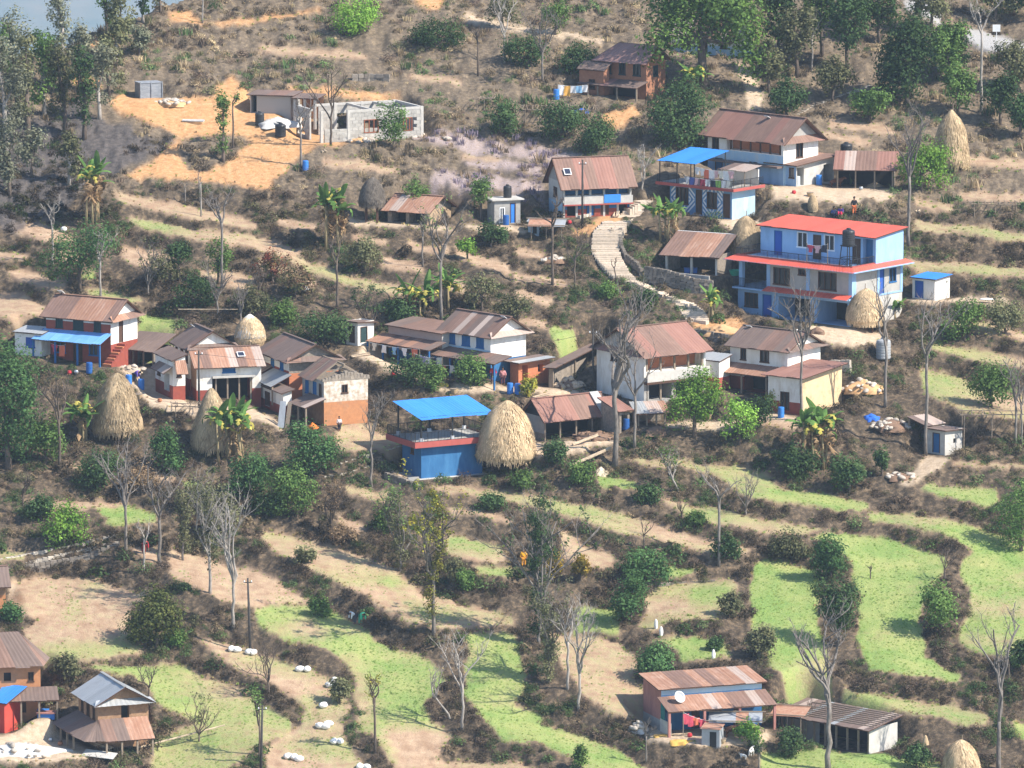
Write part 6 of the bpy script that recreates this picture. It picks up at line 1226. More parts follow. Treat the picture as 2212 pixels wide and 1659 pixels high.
 (1640,1420,70,60,'purplish shrub on the bank right of the pink house', G_olive, dict(trunk=.05)),
 (420,1105,70,90,'olive thicket bush left of the feathery dark green tree', G_olive, dict(trunk=.06, dens=.8, gap=.2)),
 (480,1160,90,80,'scraggy olive bush among the pale bare trees', G_olive, dict(trunk=.1, dens=.7, gap=.25)),
 (300,1065,60,90,'dry brown bush above the green plot with bare trees', G_dry, dict(trunk=.06, dens=.6, gap=.25)),
 (215,1055,80,100,'dark bush on the bank left of the green plot', G_dark, dict(trunk=.05)),
 (575,1120,60,70,'dark bush at the foot of the round bright green tree', G_dark, dict(trunk=.05)),
 (420,665,66,100,'dark shrub mass behind the end-on white house', G_dark, dict(trunk=.06, dens=.8)),
 (355,605,50,70,'olive bush beside the bare soil patch on the left', G_olive, dict(trunk=.06, dens=.7)),
 (545,675,56,80,'dull green bush behind the tarp-topped haystack', G_olive, dict(trunk=.06, dens=.8)),
 (870,690,60,80,'dark bush right of the small white outhouse', G_dark, dict(trunk=.06)),
 (1110,690,50,80,'dry olive bush right of the long blue house roof', G_olive, dict(trunk=.06, dens=.7)),
 (830,1150,44,60,'green bush on the bank left of the broad twiggy tree', G_mid, dict(trunk=.05)),
 (1060,1105,36,60,'low dark bush on the bank below the large haystack', G_dark, dict(trunk=.05)),
 (1130,1060,36,60,'low green bush just below the large haystack', G_mid, dict(trunk=.05)),
 (660,1215,34,50,'small olive bush at the edge of the patchy left middle field', G_olive, dict(trunk=.05)),
 (740,1175,40,60,'brown bush at the foot of the vase-shaped shrub tree', G_dry, dict(trunk=.05, dens=.7)),
 (1500,1135,30,50,'low green bush between the long middle terraces', G_mid, dict(trunk=.05)),
 (380,1400,40,50,'small green bush right of the big round olive-green tree', G_mid, dict(trunk=.05)),
 (90,1120,50,70,'dark bush under the black twisted bare tree', G_dark, dict(trunk=.05)),
 (1575,1335,60,50,'shrub on the bank between the right middle fields', G_olive, dict(trunk=.05)),
]
for k, (px, py, h_, w_, lab, mt, op) in enumerate(LT):
    nm = 'leafy_tree' if ' tree' in lab else 'bush'; leafy_tree(px, py, h_, w_, lab, 300+k, mt, name=nm, cat='tree' if nm == 'leafy_tree' else 'bush', **op)
# thin woodland along the crest at the upper left and beside the road at the upper right
WL = [(12,330,250,90),(60,300,230,80),(35,240,200,90),(95,250,170,70),(140,285,200,80),(182,300,190,60),(215,262,150,80),(170,200,150,70),(235,205,130,80),(135,125,170,70),(230,85,150,50),(262,95,110,70),(310,48,100,36),(345,30,80,30),(20,420,150,80),(150,395,110,60),(70,380,100,70),(5,180,140,80),(250,130,90,70),(100,180,110,80),(300,120,60,60)]
where_l = ['tallest at the left edge','second from the left edge','behind the leftmost pair','on the dark slope, upper','over the dark slope, middle','nearest the building site','right above the tarp cubicle','half way down the crest','above the orange cutting','standing alone against the blue valley','on the crest with a crooked arm','right of the crooked one on the crest','thin on the crest by the track','last on the crest by the track','low at the left edge','small over the dark ground','low on the dark ground','high at the left edge','low beside the orange cutting','below the crest, leftmost gap','small on the slope right of the crest']
for k, ((px, py, h_, w_), wl) in enumerate(zip(WL, where_l)):
    leafy_tree(px, py, h_, w_, 'dusty thin-leaved woodland tree, '+wl, 500+k, (G_grey, G_olive, G_dark, G_mid)[(0,1,0,3,1,2,0)[k % 7]], trunk=.22, dens=1.1, gap=.25, leaf=.3, hollow=.3, bark=B_brown if k % 3 else B_pale, name='woodland_tree', blobs=[(random.Random(k*7+q).uniform(-.5,.5), (.1,.3,.5,.7,.88)[q], random.Random(k*5+q).uniform(.32,.6), random.Random(k*3+q).uniform(.1,.2)) for q in range(5)])
WR = [(1680,130,160,70),(1720,170,170,70),(1775,120,170,80),(1830,150,170,80),(1850,60,120,90),(1900,90,130,80),(2010,70,120,80),(2050,180,130,80),(2062,160,120,70),(2150,46,110,100),(2225,46,120,90),(2190,200,110,90),(2070,250,120,80),(2160,270,110,80),(1660,200,110,60),(1700,260,90,80),(1800,220,90,90),(1880,265,70,90),(2205,300,100,60),(1660,50,100,70)]
where_r = ['first right of the dirt path','beside the slim white trunk','with a bare top above the steps','above the stone footpath','at the top edge, middle right','left of the biggest dark one','right of the biggest dark one, high','below the road bend','at the near end of the road','behind the road sign','at the right edge above the road','below the road at the right edge','left of the tall forked trunk','right of the tall forked trunk','at the foot of the dirt path','above the gable of the large white house','over the stone footpath, lower','in the shade below the thicket','at the right edge above the tallest haystack','behind the dirt path at the top']
for k, ((px, py, h_, w_), wl) in enumerate(zip(WR, where_r)):
    leafy_tree(px, py, h_, w_, 'shady woodland tree '+wl, 560+k, (G_dark, G_olive, G_mid, G_dark, G_olive)[k % 5], trunk=.2, dens=.8, gap=.2, leaf=.3, name='woodland_tree', hollow=.35)
BN = [(200,482,170,90,'tall banana clump with dry hanging leaves on the left terraces',5,.45),(720,532,170,110,'large banana clump in front of the orange earth slope',7,.5),(905,682,95,80,'small banana clump above the long blue house',3,.85),(965,665,90,70,'banana plant with long drooping leaves right of the small clump',2,.95),(1440,517,90,110,'banana clump left of the diamond-patterned house',5,.85),(1536,692,75,22,'young banana cluster at the foot of the stone steps',1,1.),
 (500,995,140,130,'banana clump between the second haystack and the ruined house',6,.8),(1765,1008,165,110,'big banana clump with dry skirts on the right bank',8,.55),(180,955,110,50,'slim banana stems left of the first haystack',2,.7),(1500,210,80,50,'banana plant half hidden beside the top brick house',2,.9),(1930,660,46,20,'little banana shoots by the white and blue outhouse',1,1.)]
for k, (px, py, h_, w_, lab, ns, gr) in enumerate(BN): banana(px, py, h_, w_, lab, 700+k, ns, gr)
# ------------------------------------------------------------------ haystacks
M_straw = pm('straw', (.50,.37,.225), (.36,.265,.16), 3.0, stretch=(3,3,.5), bump=.8, rnd=.06); M_straw2 = leafmat('straw_strands', (.60,.46,.29), (.45,.335,.205), trans=.15)
M_ostraw = pm('old_grey_straw', (.17,.145,.12), (.11,.095,.08), 3.0, stretch=(3,3,.5), bump=.8); M_ostr2 = leafmat('old_straw_strands', (.20,.17,.14), (.14,.12,.10), trans=.1)
def haystack(px, py, h, w, label, seed, old=False, stilts=0.0, pole=True, prof=None):
    s = ppm(px, py); H = h/s; R = w/s/2; rg = np.random.default_rng(seed); t = thing('haystack', label, 'haystack', ground(px, py)); st = stilts*H
    prof = prof or [(.86,.0),(.98,.07),(1.,.2),(.96,.38),(.86,.56),(.68,.74),(.42,.89),(.16,.98),(.05,1.)]
    hh = H-st; mb = MB(); n = 26; V = []
    for k, (r, z) in enumerate(prof):
        for q in range(n):
            a = 6.283*q/n; rr = r*R*(1+.06*math.sin(3*a+seed)+.05*math.sin(2*a+k*.8+seed)+.045*rg.standard_normal()); V.append((rr*math.cos(a)+.09*R*z*math.sin(seed*2.3), rr*math.sin(a), st-.05+z*hh+.02*R*rg.standard_normal()))
    mb.v = V; mb.f = [(k*n+q, k*n+(q+1) % n, (k+1)*n+(q+1) % n, (k+1)*n+q) for k in range(len(prof)-1) for q in range(n)] + [tuple((len(prof)-1)*n+q for q in range(n)), tuple(range(n))[::-1]]
    body = mb.build('straw_body', M_ostraw if old else M_straw, t, smooth=True)
    m = 4200; zz = rg.random(m)**1.1; pr = np.array(prof); rr = np.interp(zz, pr[:,1], pr[:,0])*R; a = rg.random(m)*6.283; ln = (.15+.45*rg.random(m)**2)*min(1.2, R)
    z2 = np.maximum(zz*hh-ln, -.12*hh); r2 = np.interp(z2/hh, pr[:,1], pr[:,0])*R*(1.0+.07*rg.random(m)) + .06; r1 = rr*(1.0+.05*rg.random(m))
    lx_ = .09*R*math.sin(seed*2.3); A = np.stack([r1*np.cos(a)+lx_*zz, r1*np.sin(a), st+zz*hh], -1); a2 = a+.05*rg.standard_normal(m); Bp = np.stack([r2*np.cos(a2)+lx_*zz, r2*np.sin(a2), st+z2], -1); w_ = np.stack([-np.sin(a), np.cos(a), 0*a], -1)*.03
    VV_ = np.stack([A-w_, A+w_, Bp+w_*.5, Bp-w_*.5], 1).reshape(-1,3); link('straw_strands', npmesh('straw_strands', VV_, np.arange(4*m).reshape(m,4), M_ostr2 if old else M_straw2), t)
    if pole: MB().tube([(0,0,H*.9), (.02,0,H*1.12)], [.05,.035], 6).build('pole', C_pwood, t)
    if stilts:
        for q in range(4): x, y = .6*R*math.cos(q*1.57+.7), .6*R*math.sin(q*1.57+.7); MB().tube([(x,y,-.4), (x*1.05,y,st+.05)], [.08,.07], 6).build('leg', C_wood, t)
    return t
RD = [(.94,.0),(1.04,.06),(1.,.22),(.92,.42),(.8,.6),(.63,.76),(.4,.89),(.17,.97),(.05,1.)]
haystack(251,938,128,100,'biggest left haystack, round-topped, below the white and red house',1,prof=RD,pole=False); haystack(462,966,128,96,'conical haystack before the brick-sided house',2,prof=[(.95,0),(1,.05),(.95,.2),(.82,.4),(.62,.6),(.42,.78),(.22,.92),(.06,1)],pole=False); haystack(1092,1000,140,124,'large haystack against the blue building',3,prof=RD,stilts=.1,pole=False)
haystack(540,742,60,64,'pale haystack topped with a white tarp and a pole',4); haystack(2057,358,118,76,'tallest haystack, steep and pointed, upper right',5,prof=[(.9,0),(1,.05),(.93,.2),(.85,.45),(.74,.66),(.5,.82),(.2,.93),(.06,1)]); haystack(1868,706,86,78,'haystack on a log frame beside the big blue house',6,stilts=.16,prof=RD); haystack(1612,548,88,72,'haystack behind the open shed with three posts',7); haystack(2077,1672,80,80,'haystack at the bottom right corner',8,prof=RD); haystack(803,478,98,54,'small dark old straw stack on stilts',9,old=True,stilts=.4,prof=RD,pole=False); haystack(1756,452,34,20,'small straw bundle standing above the big red roof',10,pole=False)
o = thing('tarpaulin', 'white tarpaulin draped over the pale pointed haystack', 'tarp', ground(540,742)); s_ = ppm(540,742); H_, R_ = 60/s_, 33/s_; n_ = 20
MB().lathe([(R_*(1.02 if k < 1 else .97)*q, H_*z) for k, (q, z) in enumerate([(1.03,.22),(.98,.45),(.84,.62),(.6,.8),(.3,.95),(.07,1.04)])], n_).build('sheet', pm('white_tarp', (.70,.68,.62), (.58,.55,.48), 2.0, bump=.6), o, smooth=True)
# ------------------------------------------------------------------ tanks and drums
M_btank = pm('black_tank_plastic', (.022,.023,.026), (.03,.031,.034), 3, rough=.5, spec=.4); M_drum = pm('blue_drum_plastic', (.03,.17,.52), (.035,.20,.56), 2, rough=.45, spec=.4); M_dark = pm('dark_blue_drum', (.02,.09,.30), (.025,.11,.34), 2, rough=.45); M_green = pm('green_plastic', (.03,.34,.20), (.04,.38,.24), 2, rough=.45)
def lathe_thing(name, label, cat, loc, prof, mat, parts=(), n=20):
    t = thing(name, label, cat, loc); MB().lathe(prof, n).build('body', mat, t, smooth=False)
    for nm, pr, mt in parts: MB().lathe(pr, n).build(nm, mt, t)
    return t
def tank(px, py, dia, h, label, mat=None, loc=None):
    s = ppm(px, py); R, H = dia/s/2, h/s; pr = [(R*.94,-.05)]; k = 6
    for q in range(k): z = H*.8*q/k; pr += [(R,z+.02), (R,z+H*.8/k*.7), (R*.95,z+H*.8/k*.78), (R*.95,z+H*.8/k*.96)]
    pr += [(R,H*.8), (R*.9,H*.88), (R*.4,H*.95)]
    return lathe_thing('water_tank', label, 'water tank', loc or ground(px, py), pr, mat or M_btank, [('lid', [(R*.34,H*.94),(R*.36,H),(R*.3,H*1.03),(.02,H*1.035)], mat or M_btank)])
tank(1828,340,26,32,'black water tank behind the lean-to of the large white house'); tank(561,270,20,29,'black water tank by the site shed'); tank(606,294,24,28,'squat black water tank at the edge of the building site'); tank(1908,774,32,44,'grey ribbed water tank on the bank below the big blue house', pm('grey_tank', (.36,.37,.38), (.29,.30,.31), 2, rough=.5))
hg = BLD['GG']; tank(1109,484,18,27,'black water tank on the roof of the grey outhouse', loc=hg['loc']+Vector((.35,.1,hg['h']+.17)))
dN = BLD['N']; Mn = Matrix.Translation(dN['loc']) @ Matrix.Rotation(dN['rz'],4,'Z'); s_ = dN['s']; zb = dN['h']+.19; px_ = dN['L']/2-1.3; py_ = -dN['W']/2+1.2
tt = thing('tank_stand', 'tall black iron stand on the balcony of the big blue house', 'stand', Mn @ Vector((px_,py_,zb)), dN['rz']); mb = MB(); hs = 2.0
for sx in (-1,1):
    for sy in (-1,1): MB().bar((sx*.62,sy*.62,-.02), (sx*.45,sy*.45,hs), .06).build('leg', C_iron, tt)
for z in (.9,1.95):
    q = .62-.17*z/hs
    for a_, b_ in (((-q,-q),(q,-q)),((q,-q),(q,q)),((q,q),(-q,q)),((-q,q),(-q,-q))): mb.bar((*a_,z), (*b_,z), .045)
for a_, b_ in (((-.6,-.6),(.53,-.53)),((.6,-.6),(.53,.53)),((-.6,.6),(-.53,-.53))): mb.bar((*a_,.05), (*b_,.9), .03)
mb.box(-.55,.55,-.55,.55,hs-.02,hs+.05).build('platform', C_iron, tt); tank(1846,520,27,34,'black water tank raised on the iron stand of the big blue house', loc=Mn @ Vector((px_,py_,zb+hs+.1)))
def drum(px, py, label, mat=None, dia=.58, h=.9, dz=0):
    R = dia/2; pr = [(R*.95,-.06),(R,.02),(R,h*.32),(R*1.04,h*.34),(R,h*.36),(R,h*.64),(R*1.04,h*.66),(R,h*.68),(R,h*.95),(R*.94,h)]
    return lathe_thing('drum', label, 'drum', ground(px, py)+Vector((0,0,dz)), pr, mat or M_drum, [('lid', [(R*.9,h),(R*.9,h+.03),(.02,h+.035)], mat or M_drum)], 16)
for q in [(660,366,'blue drum at the foot of the thin bare tree by the building site',M_drum),(1202,214,'blue drum left of the top brick house',M_drum),(1769,397,'blue drum in the yard of the large white house',M_drum),(1722,400,'pale grey drum beside the blue one at the large white house',pm('pale_drum',(.50,.55,.56),(.44,.48,.50),2,rough=.4)),(1093,486,'dark blue barrel before the grey outhouse',M_dark),(193,806,'blue drum below the stairs of the white and red house',M_dark),(278,828,'blue drum in the lower yard, left of two',M_drum),(305,832,'blue drum in the lower yard, right of two',M_drum),(1102,850,'blue drum by the golden-yellow bush, left of two',M_drum),(1118,850,'blue drum by the golden-yellow bush, right of two',M_drum),(1353,925,'dark blue drum between the barn and the tiny striped shed',M_dark),(1687,902,'small blue bucket in the yard of the white house with two wings',M_drum)]: drum(*q)
t = thing('water_tub', 'green plastic tub by the open shed with three posts', 'tub', ground(1588,588)+Vector((0,0,.0))); MB().lathe([(.42,0),(.55,.45),(.6,.5),(.52,.48),(.4,.06)], 20).build('tub', M_green, t)
t = thing('water_tub', 'blue plastic crate under the open shed with three posts', 'crate', ground(1492,588)); MB().box(-.6,.6,-.35,.35,-.05,.42).box(-.64,.64,-.39,.39,.42,.48).build('crate', M_dark, t)
# ------------------------------------------------------------------ stone steps from the upper village down to the fields
M_step = pm('pale_step_stone', (.62,.52,.41), (.46,.38,.30), 4.0, rnd=.15, bump=.5); M_riser = pm('step_side_stone', (.26,.22,.18), (.17,.145,.12), 5, bump=.7, rnd=.2)
stair = thing('stone_steps', 'long winding flight of pale stone steps through the upper village', 'steps', (0,0,0))
path = [(1392,437,34),(1368,448,40),(1345,468,44),(1328,482,46),(1315,498,52),(1308,520,54),(1308,542,52),(1316,562,46),(1330,582,40),(1345,596,34),(1368,610,28),(1400,626,24),(1430,640,24),(1458,650,26),(1480,660,34),(1495,672,42),(1503,686,44),(1508,699,44)]
pp = []
for a_, b_ in zip(path[:-1], path[1:]):
    n_ = max(1, int(math.hypot(b_[0]-a_[0], b_[1]-a_[1])/4.6))
    pp += [tuple(a_[q]+(b_[q]-a_[q])*k/n_ for q in range(3)) for k in range(n_)]
rg = random.Random(4); prev = None
for k, (x, y, w) in enumerate(pp):
    a_, b_ = ground(x-w/2, y), ground(x+w/2, y); nx_ = pp[min(k+1,len(pp)-1)]; dd = math.atan2(nx_[1]-y, nx_[0]-x); run = abs(math.sin(dd))
    z = max(a_.z, b_.z, ground(x,y).z)+.06
    if prev is not None: z = min(z, prev-.02)
    prev = z; sp = ppm(x, y); dep = 4.6/sp/sinp(y)*.75 if run > .4 else .55; dep = min(max(dep, .5), 1.1); L_ = 1.18*w/sp/2; c_ = ground(x, y)
    ang = 0 if run > .5 else math.copysign(.6, -(nx_[0]-x))
    V = [Vector((sx*L_*rg.uniform(.93,1.06), sy*dep/2, zz_)) for zz_ in (-.75, 0) for sx, sy in ((-1,-1),(1,-1),(1,1),(-1,1))]
    R2 = Matrix.Rotation(ang, 4, 'Z'); MB().hexa([R2 @ v + Vector((c_.x, c_.y, z+rg.uniform(-.01,.01))) for v in V]).build('step', M_step, stair)
def stonewall(name, label, pts, hgt, rows, mat, lsz=.42, thick=.35, cat='wall', sink=.3, group=None):
    """dry-stone wall laid along points on the sheet, every stone separate"""
    t = thing(name, label, cat, (0,0,0), group=group); r = random.Random(len(label)*7+int(pts[0][0])); P3 = [ground(x, y) for x, y in pts]; me = []
    for q in range(6):
        j = lambda: r.uniform(-.06,.06); me.append(MB().hexa([(-.5+j(),-.5+j(),-.5),(.5+j(),-.5+j(),-.5),(.5,.5,-.5),(-.5,.5,-.5),(-.46+j(),-.44+j(),.5+j()),(.46+j(),-.44+j(),.5+j()),(.45,.45,.5),(-.45,.45,.5)]).mesh('stone', mat))
    rh = hgt/rows
    for k in range(rows):
        for a_, b_ in zip(P3[:-1], P3[1:]):
            L_ = (b_-a_).length; d = 0
            while d < L_:
                w = lsz*r.uniform(.7,1.35); c_ = a_.lerp(b_, min(1,(d+w/2)/L_)); o = link('stone', r.choice(me), t, c_+Vector((0,0,-sink+rh*(k+.5)))); o.scale = (w*.97, thick*r.uniform(.85,1.1), rh*r.uniform(.86,1.0)); o.rotation_euler = (r.uniform(-.06,.06), r.uniform(-.06,.06), math.atan2(b_.y-a_.y, b_.x-a_.x)+r.uniform(-.12,.12)); d += w
    return t
M_pst = pm('pale_wall_stone', (.52,.46,.38), (.34,.29,.24), 5, rnd=.25, bump=.5); M_dst = pm('dark_wall_stone', (.24,.205,.17), (.15,.13,.11), 5, rnd=.3, bump=.6)
stonewall('stone_kerb', 'lower row of pale stones along the path at the left', [(-30,1228),(60,1213),(150,1195),(255,1168)], .32, 1, M_pst, .45)
stonewall('stone_kerb', 'upper row of pale stones along the path at the left', [(-30,1214),(60,1198),(160,1180),(255,1152),(340,1130)], .30, 1, M_pst, .45)
stonewall('stone_wall', 'dry-stone retaining wall below the stone-edged path', [(-30,1238),(60,1226),(170,1206),(250,1180)], .8, 3, M_dst, .5, sink=.6)
stonewall('stone_kerb', 'upper row of stones left of the blue building', [(735,1000),(790,985),(866,964)], .34, 1, M_pst, .45); stonewall('stone_kerb', 'lower row of stones left of the blue building', [(700,1030),(750,1018),(800,1003)], .34, 1, M_pst, .45)
stonewall('stone_wall', 'dark stone wall along the inner side of the long steps', [(1283,545),(1298,575),(1318,597),(1345,612),(1400,634),(1450,652)], .7, 2, M_dst, .5, sink=.75); stonewall('stone_wall', 'low stone wall on the uphill side of the long steps', [(1340,505),(1342,540),(1352,562),(1375,580),(1385,595)], 1.0, 3, M_dst, .45, sink=.3)
stonewall('stone_wall', 'stone retaining wall under the open shed with three posts', [(1392,606),(1440,618),(1500,632),(1535,640)], 1.5, 5, M_dst, .5, sink=.2)
o = thing('retaining_wall', 'grey cement parapet before the open shed with three posts', 'wall', (0,0,0)); a_, b_ = ground(1392,596), ground(1532,612); mb = MB(); mb.bar(a_+Vector((0,0,.15)), b_+Vector((0,0,.15)), .25, .9); mb.build('cement_wall', C_conc, o)
stonewall('stone_wall', 'low stone wall at the top of the long steps', [(1250,472),(1290,462),(1330,447),(1355,432)], .6, 2, M_pst, .45); stonewall('stone_steps', 'narrow stone footpath climbing right above the large white house', [(1722,248),(1742,234),(1764,222),(1820,205),(1879,183)], .3, 1, M_pst, .5, cat='steps')
stonewall('stone_wall', 'cement and stone wall right of the white house with two wings', [(1770,775),(1800,785),(1832,800)], 1.2, 3, M_pst, .6, sink=.1); stonewall('stone_wall', 'grey yard wall under the big blue house', [(1500,728),(1560,740),(1600,748)], .9, 3, M_dst, .6, sink=.2)
stonewall('stone_wall', 'tumbled stone wall below the blue building', [(832,1030),(870,1045),(905,1056)], 1.0, 3, M_dst, .5, sink=.6); stonewall('stone_wall', 'dark broken stone wall high on the slope above the site', [(760,178),(800,172),(835,176)], .8, 2, M_dst, .6, sink=.2)
stonewall('stone_kerb', 'rubble edge of the bare right field', [(1400,1262),(1460,1256),(1540,1254)], .35, 1, M_dst, .45)
# ------------------------------------------------------------------ poles and wires
def pole(px, py, h, label, mat=None, lean=0.0, arms=1):
    s = ppm(px, py); H = h/s/math.cos(PITCH); t = thing('utility_pole', label, 'pole', ground(px, py)); MB().tube([(0,0,-.5), (lean*H,0,H)], [.13,.08], 8).build('shaft', mat or C_iron, t, smooth=True)
    for k in range(arms): z = H*(.94-.1*k); MB().bar((lean*z-.35,0,z), (lean*z+.35,0,z), .07).build('crossarm', mat or C_iron, t); MB().lathe([(.05,0),(.06,.1),(.02,.14)], 8, (lean*z-.3,0,z+.03)).lathe([(.05,0),(.06,.1),(.02,.14)], 8, (lean*z+.3,0,z+.03)).build('insulator', C_wfr, t)
    return ground(px, py)+Vector((lean*H,0,H*.95))
M_dpole = pm('dark_pole', (.07,.065,.06), (.045,.042,.04), 3)
tops = [pole(1258,490,146,'dark utility pole before the steep-roofed house',M_dpole), pole(1281,836,136,'dark utility pole right of the firewood shelter',M_dpole), pole(430,880,122,'dark utility pole before the brick-sided house',M_dpole), pole(541,1408,160,'leaning dark utility pole on the lower left bank',M_dpole,-.03), pole(563,1664,150,'dark utility pole at the bottom left',M_dpole,.03), pole(118,760+0,24,'short post on the blue lean-to side',M_dpole,arms=0)]
def wire(a_, b_, sag, label):
    pts = [a_.lerp(b_, k/14)+Vector((0,0,-sag*4*(k/14)*(1-k/14))) for k in range(15)]; o = MB().tube(pts, [.014]*15, 4).build('power_line', C_iron); tag(o, label, 'wire')
wire(tops[0], tops[1], 1.2, 'power line between the upper and middle village poles'); wire(tops[1], tops[2], 1.6, 'power line sagging across the lower village'); wire(tops[3], tops[4], .8, 'power line between the two lower left poles')
# ------------------------------------------------------------------ people and animals (one continuous skinned body each, clothing as children)
SKIN = pm('brown_skin', (.23,.125,.075), (.20,.105,.065), 5); HAIR = pm('black_hair', (.012,.011,.01), (.018,.016,.015), 6)
def cloth(c): return pm('cloth_%02d%02d%02d' % tuple(int(x*99) for x in c), c, tuple(x*.82 for x in c), 5.0, bump=.3)
def skin_mesh(name, verts, edges, rad, mat, parent, loc=(0,0,0), sub=1):
    me = bpy.data.meshes.new(name); me.from_pydata(verts, edges, []); me.materials.append(mat); o = link(name, me, parent, loc)
    o.modifiers.new('skin', 'SKIN'); sv = me.skin_vertices[0].data
    for k, r in enumerate(rad): sv[k].radius = r if isinstance(r, tuple) else (r, r); sv[k].use_root = (k == 0)
    md = o.modifiers.new('smooth', 'SUBSURF'); md.levels = sub; md.render_levels = sub
    for p in me.polygons: p.use_smooth = True
    return o
def person(px, py, label, top, legs, pose='stand', rz=0.0, H=1.58, dz=0.0):
    t = thing('person', label, 'person', ground(px, py)+Vector((0,0,dz)), rz); k = H/1.65
    if pose == 'bend':  # bent forward at the hips, arms reaching down
        hip, chest, neck, head = (0,0,.86), (.0,-.36,1.02), (0,-.52,1.0), (0,-.66,.96); hl, hr, el, er = (-.2,-.5,.42), (.2,-.52,.40), (-.23,-.42,.72), (.23,-.44,.72); kn = .44
        ft = [(-.12,.05),(.12,.02)]
    elif pose == 'sit':
        hip, chest, neck, head = (0,.05,.22), (0,.0,.62), (0,-.03,.78), (0,-.06,.93); hl, hr, el, er = (-.18,-.34,.42), (.18,-.34,.40), (-.27,-.08,.45), (.27,-.08,.45); kn = .45; ft = [(-.14,-.42),(.14,-.40)]
    else:
        hip, chest, neck, head = (0,0,.88), (0,.0,1.25), (0,.0,1.43), (0,-.02,1.58); hl, hr, el, er = (-.26,-.12,.80), (.27,-.05,.78), (-.28,.02,1.05), (.29,.03,1.05); kn = .47; ft = [(-.11,-.08),(.12,.10)]
    sh = lambda s_: (chest[0]+s_*.19, chest[1]+.0, chest[2]+.08)
    kp = lambda s_, f_: ((f_[0]+s_*.09)/2+s_*.02, (f_[1]+hip[1])/2-(.0 if pose != 'sit' else .22), kn)
    V = [hip, chest, neck, head, (head[0],head[1]-.0,head[2]+.10), sh(-1), el, hl, (hl[0],hl[1]-.05,hl[2]-.09), sh(1), er, hr, (hr[0],hr[1]-.05,hr[2]-.09),
         (-.10,hip[1],hip[2]-.05), kp(-1,ft[0]), (*ft[0],.07), (ft[0][0],ft[0][1]-.15,.03), (.10,hip[1],hip[2]-.05), kp(1,ft[1]), (*ft[1],.07), (ft[1][0],ft[1][1]-.15,.03)]
    E = [(0,1),(1,2),(2,3),(3,4),(1,5),(5,6),(6,7),(7,8),(1,9),(9,10),(10,11),(11,12),(0,13),(13,14),(14,15),(15,16),(0,17),(17,18),(18,19),(19,20)]
    R = [(.15,.11),(.16,.11),.055,.10,.075,.06,.045,.035,.03,.06,.045,.035,.03,.09,.065,.045,.035,.09,.065,.045,.035]; V = [tuple(c*k for c in v) for v in V]
    skin_mesh('body', V, E, R, SKIN, t)
    P = lambda i: Vector(V[i])
    lp = lambda a_, b_, f_: tuple(P(a_).lerp(P(b_), f_))
    skin_mesh('shirt', [V[0], V[1], lp(1,2,.5), V[5], V[6], lp(6,7,.5), V[9], V[10], lp(10,11,.5)], [(0,1),(1,2),(1,3),(3,4),(4,5),(1,6),(6,7),(7,8)], [(.185,.15),(.195,.145),.09,.085,.07,.055,.085,.07,.055], top, t)
    skin_mesh('trousers', [lp(0,1,.12), V[13], V[14], lp(14,15,.85), V[17], V[18], lp(18,19,.85)], [(0,1),(1,2),(2,3),(0,4),(4,5),(5,6)], [(.185,.155),.115,.09,.075,.115,.09,.075], legs, t)
    hd = P(3); MB().lathe([(.02,-.02),(.095*k,.0),(.11*k,.06*k),(.095*k,.13*k),(.03,.165*k)], 12, (hd.x, hd.y+.03, hd.z+.01)).build('hair', HAIR, t, smooth=True); return t
person(733,936,'child in a white and red shirt on the path by the ruined house', cloth((.72,.62,.60)), cloth((.05,.04,.05)), 'stand', .4, 1.25)
person(766,1348,'person in white bending in the green field', cloth((.70,.72,.74)), cloth((.08,.08,.10)), 'bend', -1.0); person(779,1350,'person in bright green bending beside the one in white', cloth((.06,.55,.30)), cloth((.05,.30,.20)), 'bend', .6)
person(1801,467,'person in dark blue sitting above the big red roof', cloth((.05,.07,.20)), cloth((.03,.03,.06)), 'sit', .3, 1.6, .1); person(1816,467,'person in a bright pink skirt sitting above the big red roof', cloth((.10,.06,.25)), cloth((.72,.03,.10)), 'sit', -.3, 1.6, .1); person(1845,465,'standing person in black top and orange skirt carrying a load', cloth((.02,.02,.025)), cloth((.70,.18,.06)), 'stand', 0., 1.65)
person(1131,1226,'person in orange-yellow standing among the middle trees', cloth((.85,.42,.03)), cloth((.75,.32,.03)), 'stand'); person(311,1196,'person in red with a pale load by the stone-edged path', cloth((.45,.03,.04)), cloth((.20,.03,.03)), 'bend', .5); person(290,822,'person in purple bending in the lower left yard', cloth((.16,.10,.42)), cloth((.04,.04,.06)), 'bend', 1.2)
person(1065,830,'person in bright red by the porch of the long blue house', cloth((.72,.03,.04)), cloth((.10,.04,.05)), 'stand'); person(1086,830,'person in pink beside the one in red at the porch', cloth((.65,.30,.30)), cloth((.12,.05,.06)), 'stand')
